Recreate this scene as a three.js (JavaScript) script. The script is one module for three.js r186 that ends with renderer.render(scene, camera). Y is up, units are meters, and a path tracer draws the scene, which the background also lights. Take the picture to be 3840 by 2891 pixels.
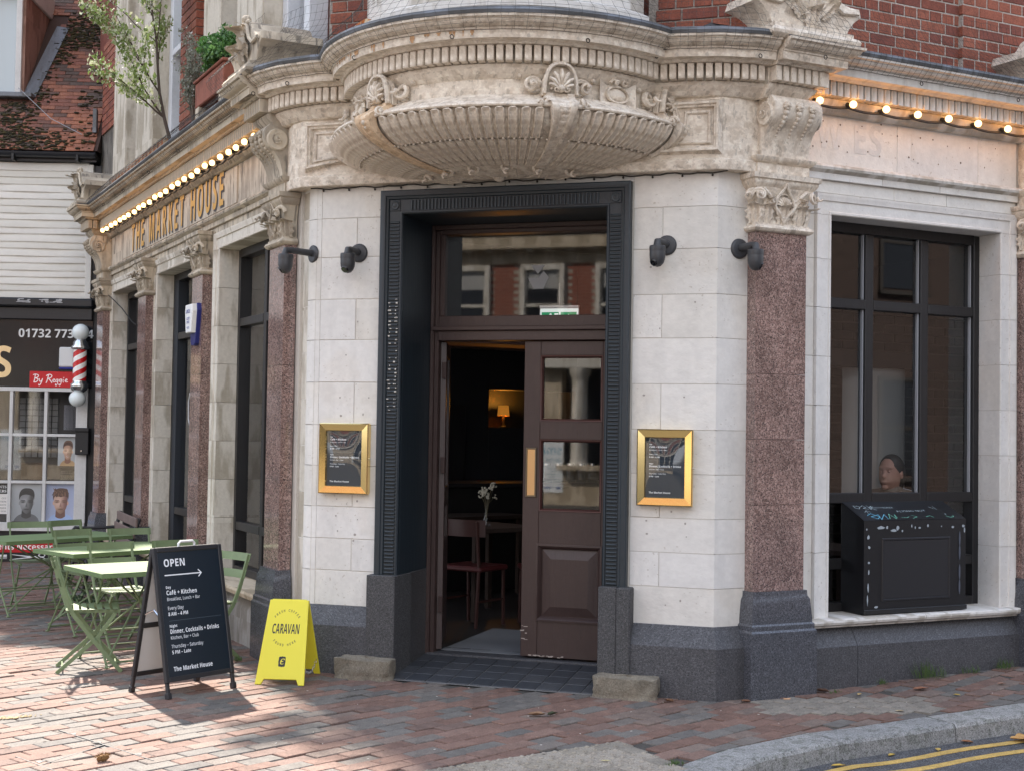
import * as THREE from 'three';
import { mergeGeometries, mergeVertices, toCreasedNormals } from 'three/addons/utils/BufferGeometryUtils.js';
import { FontLoader } from 'three/addons/loaders/FontLoader.js';
import { MarchingCubes } from 'three/addons/objects/MarchingCubes.js';

// ------------------------------------------------------------------ camera, sky, sun, exposure
const scene = new THREE.Scene();
const camera = new THREE.PerspectiveCamera(31.02, 1024 / 770, 0.1, 400);
camera.position.set(-4.931, 1.6, 6.945);
{
  const p = 1.85 * Math.PI / 180, r = 0.9 * Math.PI / 180, y = 27 * Math.PI / 180;
  const f = new THREE.Vector3(Math.sin(y) * Math.cos(p), Math.sin(p), -Math.cos(y) * Math.cos(p));
  const rt = new THREE.Vector3(Math.cos(y), 0, Math.sin(y));
  const up = rt.clone().cross(f);
  const rt2 = rt.clone().multiplyScalar(Math.cos(r)).addScaledVector(up, Math.sin(r));
  const up2 = up.clone().multiplyScalar(Math.cos(r)).addScaledVector(rt, -Math.sin(r));
  camera.quaternion.setFromRotationMatrix(new THREE.Matrix4().makeBasis(rt2, up2, f.clone().negate()));
}
camera.updateMatrixWorld(true);
const renderer = new THREE.WebGLRenderer({ antialias: true });
renderer.setSize(1024, 770);
renderer.toneMapping = THREE.LinearToneMapping;
renderer.toneMappingExposure = 3.3;
renderer.shadowMap.enabled = true;
const SUN = new THREE.Vector3(0.004, 0.702, -0.712).normalize();
const sun = new THREE.DirectionalLight(0xfff4e8, 4.4);
sun.position.copy(SUN).multiplyScalar(60);
sun.castShadow = true; sun.shadow.radius = 2.2;
Object.assign(sun.shadow.camera, { left: -30, right: 30, top: 30, bottom: -30, near: 1, far: 140 });
scene.add(sun); scene.add(sun.target);

let seed = 7;
const rnd = () => { seed = (seed + 0x6D2B79F5) | 0; let t = Math.imul(seed ^ (seed >>> 15), 1 | seed); t = (t + Math.imul(t ^ (t >>> 7), 61 | t)) ^ t; return ((t ^ (t >>> 14)) >>> 0) / 4294967296; };
const rr = (a, b) => a + (b - a) * rnd();
const pick = a => a[Math.floor(rnd() * a.length)];
const clamp = (x, a = 0, b = 1) => Math.min(b, Math.max(a, x));
const mix = (a, b, t) => a + (b - a) * t;
const sst = (a, b, x) => { const t = clamp((x - a) / (b - a)); return t * t * (3 - 2 * t); };
// tileable value noise on a size x size grid
function noise(size, cells, oct, sd, gain = 0.5) {
  const out = new Float32Array(size * size); let amp = 1, tot = 0;
  let s = sd * 7919 + 13; const r = () => { s = (s * 1664525 + 1013904223) >>> 0; return s / 4294967296; };
  for (let o = 0; o < oct; o++) {
    const n = Math.min(size, cells << o), g = new Float32Array(n * n); for (let i = 0; i < n * n; i++) g[i] = r();
    for (let y = 0; y < size; y++) {
      const fy = y / size * n, y0 = Math.floor(fy), ty = fy - y0, wy = ty * ty * (3 - 2 * ty), ya = (y0 % n) * n, yb = ((y0 + 1) % n) * n;
      for (let x = 0; x < size; x++) {
        const fx = x / size * n, x0 = Math.floor(fx), tx = fx - x0, wx = tx * tx * (3 - 2 * tx), xa = x0 % n, xb = (x0 + 1) % n;
        out[y * size + x] += amp * ((g[ya + xa] * (1 - wx) + g[ya + xb] * wx) * (1 - wy) + (g[yb + xa] * (1 - wx) + g[yb + xb] * wx) * wy);
      }
    }
    tot += amp; amp *= gain;
  }
  for (let i = 0; i < out.length; i++) out[i] /= tot;
  return out;
}
// sky: bright broken cloud over pale blue, the same kind of sky all round
{
  const W = 512, H = 256, n = noise(512, 4, 6, 3, 0.55), d = new Float32Array(W * H * 4);
  for (let j = 0; j < H; j++) for (let i = 0; i < W; i++) {
    const el = (j + 0.5) / H * Math.PI - Math.PI / 2, e = Math.max(0, Math.sin(el));
    const c = sst(0.42, 0.6, n[(j * 2 % 512) * 512 + i]);
    const blue = [mix(0.62, 0.22, Math.sqrt(e)), mix(0.72, 0.38, Math.sqrt(e)), mix(0.86, 0.72, Math.sqrt(e))];
    const cl = [0.84, 0.85, 0.88], k = 0.78, o = (j * W + i) * 4;
    for (let q = 0; q < 3; q++) d[o + q] = el < -0.01 ? [0.16, 0.15, 0.14][q] : k * mix(blue[q], cl[q], 0.25 + 0.65 * c);
    d[o + 3] = 1;
  }
  const t = new THREE.DataTexture(d, W, H, THREE.RGBAFormat, THREE.FloatType);
  t.mapping = THREE.EquirectangularReflectionMapping; t.magFilter = THREE.LinearFilter; t.minFilter = THREE.LinearFilter; t.needsUpdate = true;
  scene.background = t; scene.environment = t;
}

// ------------------------------------------------------------------ helpers
const V3 = (x = 0, y = 0, z = 0) => new THREE.Vector3(x, y, z);
const M4 = () => new THREE.Matrix4();
const XL = -1.96, Q2 = Math.SQRT1_2;
// wall frames: local (along, up, out of the wall)
const FR = M4();
const FC = M4().makeBasis(V3(Q2, 0, Q2), V3(0, 1, 0), V3(-Q2, 0, Q2));
const FL = M4().makeBasis(V3(0, 0, 1), V3(0, 1, 0), V3(-1, 0, 0)).setPosition(XL, 0, 0);
const TB = 24 * Math.PI / 180;
const FB = M4().makeBasis(V3(Math.cos(TB), 0, Math.sin(TB)), V3(0, 1, 0), V3(-Math.sin(TB), 0, Math.cos(TB))).setPosition(-2.06, 0, -9.61);

const names = {};
const numbered = n => { names[n] = (names[n] ?? -1) + 1; return names[n] ? `${n}_${String(names[n]).padStart(3, '0')}` : n; };
function mesh(name, geo, mat, parent, frame) {
  const m = new THREE.Mesh(geo, mat); m.name = name; m.castShadow = m.receiveShadow = true;
  if (frame) m.applyMatrix4(frame);
  if (parent) parent.add(m);
  return m;
}
function group(name, parent) { const g = new THREE.Group(); g.name = name; if (parent) parent.add(g); return g; }
function thing(name, label, category, grp, pos, turn = 0) {
  const g = new THREE.Group(); g.name = numbered(name); g.userData = { label, category }; if (grp) g.userData.group = grp;
  if (pos) g.position.set(...pos); g.rotation.y = turn; scene.add(g); return g;
}
function tag(o, label, category, grp) { o.name = numbered(o.name); o.userData.label = label; o.userData.category = category; if (grp) o.userData.group = grp; scene.add(o); return o; }
function structure(o, label, category) { o.userData.kind = 'structure'; if (label) o.userData.label = label; if (category) o.userData.category = category; scene.add(o); return o; }
const stuff = o => { o.userData.kind = 'stuff'; return o; };

// uv in metres by the face's main direction, with an offset so that alike pieces do not repeat
function boxUV(g, off = true) {
  if (g.index) g = g.toNonIndexed();
  if (!g.attributes.normal) g.computeVertexNormals();
  const p = g.attributes.position, uv = new Float32Array(p.count * 2), a = off ? rr(0, 7) : 0, b = off ? rr(0, 7) : 0;
  const A = V3(), B = V3(), C = V3(), N = V3();
  for (let i = 0; i < p.count; i += 3) {
    A.fromBufferAttribute(p, i); B.fromBufferAttribute(p, i + 1); C.fromBufferAttribute(p, i + 2);
    N.copy(B).sub(A).cross(C.clone().sub(A)); const x = Math.abs(N.x), y = Math.abs(N.y), z = Math.abs(N.z);
    for (let k = 0; k < 3; k++) {
      const X = p.getX(i + k), Y = p.getY(i + k), Z = p.getZ(i + k); let u, v;
      if (z >= x && z >= y) { u = X; v = Y; } else if (x >= y) { u = Z; v = Y; } else { u = X; v = Z; }
      uv[(i + k) * 2] = u + a; uv[(i + k) * 2 + 1] = v + b;
    }
  }
  g.setAttribute('uv', new THREE.BufferAttribute(uv, 2)); return g;
}
const merge = list => { const l = list.map(g => { g = g.index ? g.toNonIndexed() : g; for (const k of Object.keys(g.attributes)) if (!['position', 'normal', 'uv'].includes(k)) g.deleteAttribute(k); if (!g.attributes.normal) g.computeVertexNormals(); if (!g.attributes.uv) g.setAttribute('uv', new THREE.BufferAttribute(new Float32Array(g.attributes.position.count * 2), 2)); return g; }); return mergeGeometries(l); };
// box with chamfered edges, 44 triangles
function cbox(w, h, d, c = 0.004, x = 0, y = 0, z = 0) {
  const hw = w / 2, hh = h / 2, hd = d / 2; c = Math.min(c, hw * 0.8, hh * 0.8, hd * 0.8);
  const P = [], id = {};
  const vert = (sx, sy, sz, ax) => { const k = `${sx}${sy}${sz}${ax}`; if (!(k in id)) { id[k] = P.length; P.push([x + sx * (hw - (ax === 0 ? 0 : c)), y + sy * (hh - (ax === 1 ? 0 : c)), z + sz * (hd - (ax === 2 ? 0 : c))]); } return id[k]; };
  const F = [];
  const quad = (a, b, cc, dd) => F.push([a, b, cc], [a, cc, dd]);
  for (const s of [-1, 1]) {
    quad(vert(s, -1, -1, 0), vert(s, -1, 1, 0), vert(s, 1, 1, 0), vert(s, 1, -1, 0));
    quad(vert(-1, s, -1, 1), vert(-1, s, 1, 1), vert(1, s, 1, 1), vert(1, s, -1, 1));
    quad(vert(-1, -1, s, 2), vert(-1, 1, s, 2), vert(1, 1, s, 2), vert(1, -1, s, 2));
    for (const t of [-1, 1]) {
      quad(vert(s, t, -1, 0), vert(s, t, 1, 0), vert(s, t, 1, 1), vert(s, t, -1, 1));
      quad(vert(s, -1, t, 0), vert(s, 1, t, 0), vert(s, 1, t, 2), vert(s, -1, t, 2));
      quad(vert(-1, s, t, 1), vert(1, s, t, 1), vert(1, s, t, 2), vert(-1, s, t, 2));
      for (const q of [-1, 1]) F.push([vert(s, t, q, 0), vert(s, t, q, 1), vert(s, t, q, 2)]);
    }
  }
  const pos = []; const O = [x, y, z];
  for (const f of F) {
    let [a, b, cc] = f.map(i => P[i]);
    const n = [(b[1] - a[1]) * (cc[2] - a[2]) - (b[2] - a[2]) * (cc[1] - a[1]), (b[2] - a[2]) * (cc[0] - a[0]) - (b[0] - a[0]) * (cc[2] - a[2]), (b[0] - a[0]) * (cc[1] - a[1]) - (b[1] - a[1]) * (cc[0] - a[0])];
    if (n[0] * (a[0] + b[0] + cc[0] - 3 * O[0]) + n[1] * (a[1] + b[1] + cc[1] - 3 * O[1]) + n[2] * (a[2] + b[2] + cc[2] - 3 * O[2]) < 0) [b, cc] = [cc, b];
    pos.push(...a, ...b, ...cc);
  }
  const g = new THREE.BufferGeometry(); g.setAttribute('position', new THREE.Float32BufferAttribute(pos, 3)); g.computeVertexNormals(); return boxUV(g);
}
// box from ranges
const rbox = (x0, x1, y0, y1, z0, z1, c = 0.003) => cbox(x1 - x0, y1 - y0, z1 - z0, c, (x0 + x1) / 2, (y0 + y1) / 2, (z0 + z1) / 2);
// sweep a closed profile [u,v] along path [p,q]; u is measured to the left of the walk, mapped by map(p,q,v)
const PLAN = (p, q, v) => [p, v, q], WALL = (p, q, v) => [p, q, v];
function sweep(profile, path, map = PLAN, o = {}) {
  const n = path.length, cl = !!o.closed, N = [];
  const dir = (a, b) => { const x = b[0] - a[0], y = b[1] - a[1], l = Math.hypot(x, y) || 1; return [-y / l, x / l]; };
  for (let i = 0; i < n; i++) {
    const a = i > 0 || cl ? dir(path[(i - 1 + n) % n], path[i]) : null, b = i < n - 1 || cl ? dir(path[i], path[(i + 1) % n]) : null;
    let m; if (!a) m = b; else if (!b) m = a; else { const x = a[0] + b[0], y = a[1] + b[1], k = 1 + a[0] * b[0] + a[1] * b[1]; m = k < 0.12 ? a : [x / k, y / k]; }
    N.push(m);
  }
  const k = profile.length, pos = [], at = (i, j) => { const P = path[i % n], M = N[i % n], [u, v] = profile[j % k]; return map(P[0] + M[0] * u, P[1] + M[1] * u, v); };
  const segs = cl ? n : n - 1, kk = o.open ? k - 1 : k;
  for (let i = 0; i < segs; i++) for (let j = 0; j < kk; j++) { const a = at(i, j), b = at(i + 1, j), c = at(i + 1, j + 1), d = at(i, j + 1); pos.push(...a, ...b, ...c, ...a, ...c, ...d); }
  if (!cl && !o.open) {
    const tri = THREE.ShapeUtils.triangulateShape(profile.map(q => new THREE.Vector2(q[0], q[1])), []);
    for (const [a, b, c] of tri) { pos.push(...at(0, a), ...at(0, b), ...at(0, c), ...at(n - 1, a), ...at(n - 1, c), ...at(n - 1, b)); }
  }
  let g = new THREE.BufferGeometry(); g.setAttribute('position', new THREE.Float32BufferAttribute(pos, 3)); g.computeVertexNormals();
  g = boxUV(g);
  return o.flat ? g : toCreasedNormals(g, o.crease ?? 0.55);
}
const rectP = (u0, u1, v0, v1) => [[u0, v0], [u1, v0], [u1, v1], [u0, v1]];
// tube through points with a radius at each
function tube(pts, rad, seg = 6, caps = true) {
  const P = pts.map(p => p.isVector3 ? p : V3(...p)), n = P.length, R = i => Array.isArray(rad) ? rad[i] : rad, pos = [], rings = [];
  let N = null;
  for (let i = 0; i < n; i++) {
    const t = P[Math.min(n - 1, i + 1)].clone().sub(P[Math.max(0, i - 1)]).normalize();
    if (!N) { N = Math.abs(t.y) < 0.9 ? V3(0, 1, 0) : V3(1, 0, 0); }
    N = N.clone().addScaledVector(t, -N.dot(t)).normalize(); const B = t.clone().cross(N), ring = [];
    for (let k = 0; k < seg; k++) { const a = k / seg * Math.PI * 2; ring.push(P[i].clone().addScaledVector(N, Math.cos(a) * R(i)).addScaledVector(B, Math.sin(a) * R(i))); }
    rings.push(ring);
  }
  const push = (...v) => v.forEach(q => pos.push(q.x, q.y, q.z));
  for (let i = 0; i < n - 1; i++) for (let k = 0; k < seg; k++) { const a = rings[i][k], b = rings[i][(k + 1) % seg], c = rings[i + 1][(k + 1) % seg], d = rings[i + 1][k]; push(a, b, c, a, c, d); }
  if (caps) for (let k = 1; k < seg - 1; k++) { push(rings[0][0], rings[0][k + 1], rings[0][k], rings[n - 1][0], rings[n - 1][k], rings[n - 1][k + 1]); }
  let g = new THREE.BufferGeometry(); g.setAttribute('position', new THREE.Float32BufferAttribute(pos, 3)); g.computeVertexNormals();
  g = boxUV(g); return seg > 4 ? toCreasedNormals(g, 0.9) : g;
}
// surface patch f(u,v) -> [x,y,z], u,v in 0..1
function patch(f, nu, nv, crease = 0.7) {
  const pos = []; const at = (i, j) => f(i / nu, j / nv);
  for (let i = 0; i < nu; i++) for (let j = 0; j < nv; j++) { const a = at(i, j), b = at(i + 1, j), c = at(i + 1, j + 1), d = at(i, j + 1); pos.push(...a, ...b, ...c, ...a, ...c, ...d); }
  let g = new THREE.BufferGeometry(); g.setAttribute('position', new THREE.Float32BufferAttribute(pos, 3)); g.computeVertexNormals();
  g = boxUV(g); return toCreasedNormals(g, crease);
}
const lathe = (pts, seg = 20) => boxUV(new THREE.LatheGeometry(pts.map(p => new THREE.Vector2(p[0], p[1])), seg), true);
const sph = (r, x = 0, y = 0, z = 0, a = 12, b = 8) => new THREE.SphereGeometry(r, a, b).translate(x, y, z);
const cyl = (r0, r1, h, s = 14) => new THREE.CylinderGeometry(r0, r1, h, s);
const TF = (x = 0, y = 0, z = 0, rx = 0, ry = 0, rz = 0, s = 1) => M4().compose(V3(x, y, z), new THREE.Quaternion().setFromEuler(new THREE.Euler(rx, ry, rz)), V3(s, s, s));
const mul = (...m) => m.reduce((a, b) => a.clone().multiply(b), M4());
const font = await new FontLoader().loadAsync('fonts/droid/droid_sans_bold.typeface.json');
function textGeo(str, size, sx = 1) { const g = new THREE.ShapeGeometry(font.generateShapes(str, size), 4); g.computeBoundingBox(); g.translate(-g.boundingBox.min.x, 0, 0); g.scale(sx, 1, 1); return g; }

// ------------------------------------------------------------------ textures and materials
function dataTex(size, fn, srgb = true) {
  const d = new Uint8Array(size * size * 4);
  for (let y = 0; y < size; y++) for (let x = 0; x < size; x++) { const c = fn(x, y, y * size + x), o = (y * size + x) * 4; if (typeof c === 'number') { d[o] = d[o + 1] = d[o + 2] = clamp(c) * 255; } else for (let k = 0; k < 3; k++) d[o + k] = clamp(c[k]) * 255; d[o + 3] = 255; }
  const t = new THREE.DataTexture(d, size, size, THREE.RGBAFormat); t.wrapS = t.wrapT = THREE.RepeatWrapping; t.magFilter = THREE.LinearFilter; t.minFilter = THREE.LinearMipmapLinearFilter; t.generateMipmaps = true;
  if (srgb) t.colorSpace = THREE.SRGBColorSpace; t.needsUpdate = true; return t;
}
const rep = (t, metres) => { t.repeat.set(1 / metres, 1 / metres); return t; };
function canvasTex(w, h, draw) { const c = document.createElement('canvas'); c.width = w; c.height = h; const x = c.getContext('2d'); draw(x, w, h); const t = new THREE.CanvasTexture(c); t.colorSpace = THREE.SRGBColorSpace; t.anisotropy = 4; return t; }
const NA = noise(512, 4, 7, 11), NB = noise(512, 8, 6, 23), NC = noise(512, 64, 3, 31, 0.6), ND = noise(512, 16, 5, 41), NE = noise(512, 128, 2, 57, 0.7);
const lin = c => { const k = new THREE.Color(); if (Array.isArray(c)) k.setRGB(...c); else k.set(c); return k; };
const mat = (c, rough = 0.8, o = {}) => { const m = new THREE[o.phys ? 'MeshPhysicalMaterial' : 'MeshStandardMaterial']({ color: lin(c), roughness: rough, side: THREE.DoubleSide }); delete o.phys; Object.assign(m, o); return m; };
const rgb = (a, b, t) => [mix(a[0], b[0], t), mix(a[1], b[1], t), mix(a[2], b[2], t)];
// warped lookup so that streaks run down the face
const ix = (x, y) => ((y % 512 + 512) % 512) * 512 + ((x % 512 + 512) % 512);
const T = {};
T.stone = rep(dataTex(512, (x, y, i) => { let v = 0.93 + 0.12 * (NA[i] - 0.5) + 0.06 * (NC[i] - 0.5) + 0.07 * (NB[ix(x * 3, y >> 2)] - 0.5); const pit = NE[i] > 0.83 && NB[i] > 0.52 ? 0.2 : 0; const st = sst(0.56, 0.74, NA[ix(x, y)]) * 0.03; v -= pit * 0.6 + st; return [v, v - st * 0.25 - pit * 0.1, v - st * 0.6 - pit * 0.2]; }), 1.7);
T.stoneB = rep(dataTex(512, (x, y, i) => 0.5 + 0.5 * (NC[i] - 0.5) + 0.25 * (NB[i] - 0.5), false), 0.9);
T.worn = rep(dataTex(512, (x, y, i) => { // weathered carving: grey-brown crust in patches over pale stone
  const st = sst(0.44, 0.64, 0.35 * NB[ix(x * 2, y)] + 0.65 * ND[i]), fl = sst(0.56, 0.62, ND[ix(x + 77, y * 2)]) * 0.16, blk = sst(0.63, 0.72, ND[ix(x * 2 + 200, y + 90)]);
  let c = rgb([0.95, 0.925, 0.885], [0.79, 0.74, 0.68], st * 0.55); c = rgb(c, [0.52, 0.50, 0.475], blk * 0.30); const f = 0.10 * (NC[i] - 0.5) + fl * 0.35; return [c[0] + f, c[1] + f, c[2] + f]; }), 0.55);
T.sooty = rep(dataTex(512, (x, y, i) => { const st = sst(0.4, 0.66, 0.5 * NB[ix(x * 3, y >> 1)] + 0.5 * NA[ix(x, y)]), k = sst(0.62, 0.74, ND[ix(x * 2, y >> 1)]); let c = rgb([0.87, 0.845, 0.80], [0.70, 0.675, 0.64], st); c = rgb(c, [0.36, 0.35, 0.34], k * 0.5); const f = 0.07 * (NC[i] - 0.5); return [c[0] + f, c[1] + f, c[2] + f]; }), 1.3);
T.granP = rep(dataTex(512, (x, y, i) => { const a = NE[i], b = NC[ix(x + 130, y + 70)]; let c = [0.66, 0.555, 0.525]; if (b > 0.56) c = [0.77, 0.67, 0.635]; if (a > 0.60) c = [0.38, 0.33, 0.325]; if (a > 0.78) c = [0.22, 0.19, 0.19]; if (b < 0.33) c = [0.54, 0.445, 0.42]; const w = 1 + 0.35 * (NA[ix(x + 60, y + 300)] - 0.5) + 0.2 * (NB[ix(x * 2, y >> 1)] - 0.5); return [c[0] * w, c[1] * w, c[2] * w]; }), 0.62);
T.granG = rep(dataTex(512, (x, y, i) => { const a = NE[ix(x + 40, y + 11)], b = NC[ix(x + 30, y + 170)]; let v = 0.42; if (b > 0.58) v = 0.52; if (a > 0.62) v = 0.24; if (a > 0.80) v = 0.62; return [v, v * 1.0, v * 1.03]; }), 0.45);
T.grit = rep(dataTex(512, (x, y, i) => { const v = 0.86 + 0.30 * (NE[i] - 0.5) + 0.20 * (NC[i] - 0.5) + 0.24 * (NB[i] - 0.5); return [v, v, v]; }), 0.55);
T.gritB = rep(dataTex(512, (x, y, i) => 0.5 + 0.55 * (NE[i] - 0.5) + 0.45 * (NC[i] - 0.5), false), 0.4);
T.paint = rep(dataTex(512, (x, y, i) => { const v = 0.92 + 0.10 * (NA[i] - 0.5) + 0.05 * (NB[ix(x * 3, y)] - 0.5) + 0.06 * (NC[i] - 0.5); return [v, v, v]; }), 1.1);
T.grainB = rep(dataTex(512, (x, y, i) => 0.5 + 0.6 * (ND[ix(x * 4, y >> 2)] - 0.5), false), 0.7);
T.asph = rep(dataTex(512, (x, y, i) => { const a = NE[i], b = NC[ix(x + 9, y + 80)]; let v = 0.40 + 0.16 * (NB[i] - 0.5); if (a > 0.6) v += 0.22 * (b + 0.3); if (a < 0.35) v -= 0.15; return [v, v, v * 1.01]; }), 0.5);
T.kerb = rep(dataTex(512, (x, y, i) => { const a = NE[ix(x + 99, y)], b = NC[ix(x + 3, y + 10)]; let v = 0.66 + 0.12 * (NB[i] - 0.5); if (a > 0.62) v -= 0.2; if (b > 0.6) v += 0.08; const d = sst(0.55, 0.7, ND[i]) * 0.1; return [v - d, v - d * 0.95, v - d * 1.1]; }), 0.5);
T.dirty = rep(dataTex(512, (x, y, i) => { const s = sst(0.45, 0.7, NB[ix(x * 2, y >> 1)]), v = 0.93 - 0.16 * s + 0.08 * (NC[i] - 0.5); return [v, v - 0.015 * s, v - 0.04 * s]; }), 1.2);
T.plank = rep(dataTex(512, (x, y, i) => { const v = 0.93 + 0.08 * (NA[ix(x, 40)] - 0.5) + 0.05 * (NB[ix(x, 300)] - 0.5) + 0.03 * (NC[i] - 0.5); return [v, v * 0.995, v * 0.985]; }), 3.1);
T.rust = rep(dataTex(512, (x, y, i) => { const s = sst(0.42, 0.6, NB[ix(x * 3, y >> 1)]), k = sst(0.6, 0.7, ND[i]); let c = rgb([0.87, 0.82, 0.73], [0.72, 0.42, 0.2], s); c = rgb(c, [0.42, 0.22, 0.12], k * s); return c; }), 0.5);
const std = (c, map, rough, bump, bs, o = {}) => mat(c, rough, { map, bumpMap: bump, bumpScale: bs, ...o });
const S = {
  ashlar: [0, 1, 2, 3].map(k => std([[0.81, 0.785, 0.745], [0.80, 0.765, 0.705], [0.775, 0.745, 0.69], [0.82, 0.79, 0.74]][k], T.stone, 0.82, T.stoneB, 0.0025)),
  mortar: std([0.60, 0.555, 0.49], T.stone, 0.95, T.stoneB, 0.003),
  carve: std([0.79, 0.745, 0.69], T.worn, 0.88, T.stoneB, 0.0025),
  left: std([0.74, 0.685, 0.60], T.sooty, 0.86, T.stoneB, 0.004),
  leftFrame: std([0.74, 0.69, 0.60], T.dirty, 0.85, T.stoneB, 0.003),
  trim: std([0.78, 0.75, 0.70], T.dirty, 0.82, T.stoneB, 0.0025),
  rust: std([0.85, 0.8, 0.74], T.rust, 0.9, T.stoneB, 0.004),
  granP: std([0.66, 0.625, 0.61], T.granP, 0.11, null, 1, { phys: 1, ior: 1.75 }), granG: std([0.56, 0.58, 0.62], T.granG, 0.26, null, 1),
  granD: std([0.46, 0.46, 0.47], T.granG, 0.6, T.gritB, 0.001),
  navy: std([0.022, 0.033, 0.042], T.paint, 0.42, T.grainB, 0.0015),
  wood: std([0.062, 0.038, 0.034], T.paint, 0.42, T.grainB, 0.003), woodRed: std([0.085, 0.03, 0.024], T.paint, 0.4, T.grainB, 0.002),
  frame: std([0.018, 0.017, 0.018], T.paint, 0.4, T.grainB, 0.0015),
  lead: std([0.20, 0.215, 0.24], T.dirty, 0.55, T.stoneB, 0.004, { metalness: 0.25 }),
  leadDark: std([0.10, 0.105, 0.118], T.dirty, 0.6, T.stoneB, 0.005),
  glass: mat([1, 1, 1], 0.02, { phys: 1, transmission: 1, thickness: 0, ior: 1.85 }),
  black: mat([0.012, 0.012, 0.013], 0.5), blackGloss: mat([0.010, 0.011, 0.014], 0.12),
  grey: mat([0.30, 0.31, 0.33], 0.5), white: mat([0.78, 0.78, 0.77], 0.5),
  steel: mat([0.62, 0.63, 0.64], 0.25, { metalness: 1 }), brass: mat([0.93, 0.70, 0.31], 0.10, { metalness: 1 }),
  cable: mat([0.02, 0.02, 0.02], 0.6), wire: mat([0.05, 0.045, 0.04], 0.7, { metalness: 0.3 }),
};
const brickRed = [[0.30, 0.088, 0.052], [0.34, 0.105, 0.06], [0.25, 0.075, 0.05], [0.37, 0.12, 0.07]].map(c => std(c, T.grit, 0.85, T.gritB, 0.002));
// ------------------------------------------------------------------ ground, pavement, kerb, road
const gy = (x, z = 0) => x > 0.2 ? 0.026 * (x - 0.2) : 0;           // the footway climbs a little to the east
const kerbIn = [[-1.62, 1.95], [-1.36, 1.58], [-1.09, 1.30], [-0.70, 1.12], [-0.07, 0.975], [0.80, 0.955], [1.75, 0.945], [2.75, 0.935], [9.0, 0.93]];
const kerbZ = x => { for (let i = 0; i < kerbIn.length - 1; i++) { const [a, b] = kerbIn[i], [c, d] = kerbIn[i + 1]; if (x <= c) return b + (d - b) * (x - a) / (c - a); } return 0.93; };
const inView = (x, y, z, m = 1.06) => { const v = V3(x, y, z).project(camera); return Math.abs(v.x) < m && Math.abs(v.y) < m && v.z < 1; };
{
  const g = new THREE.PlaneGeometry(240, 240, 1, 1).rotateX(-Math.PI / 2).translate(0, -0.16, 0);
  structure(mesh('ground', boxUV(g), std([0.16, 0.155, 0.15], T.asph, 0.95, T.gritB, 0.003)), 'dark asphalt ground stretching away behind the camera', 'ground');
}
const pavement = group('pavement'); structure(pavement, 'worn red and grey brick pavement around the corner building', 'pavement');
{ // bedding sand under the bricks, following the footway
  const bed = (pts, h) => { const s = new THREE.Shape(pts.map(p => new THREE.Vector2(p[0], -p[1]))); const g = new THREE.ShapeGeometry(s); g.rotateX(-Math.PI / 2); const p = g.attributes.position; for (let i = 0; i < p.count; i++) p.setY(i, gy(p.getX(i)) + h); return boxUV(g); };
  const pts = [[-30, 14], [-4, 9], [-2.4, 4.0], ...kerbIn.map(p => [p[0], p[1] + 0.05]), [30, 0.98], [30, -0.5], [0.3, -0.5], [-0.1, -4], [-1, -14], [-30, -14]];
  mesh('joint_bed', bed(pts, -0.012), std([0.085, 0.078, 0.068], T.grit, 1, T.gritB, 0.003), pavement);
}
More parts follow.
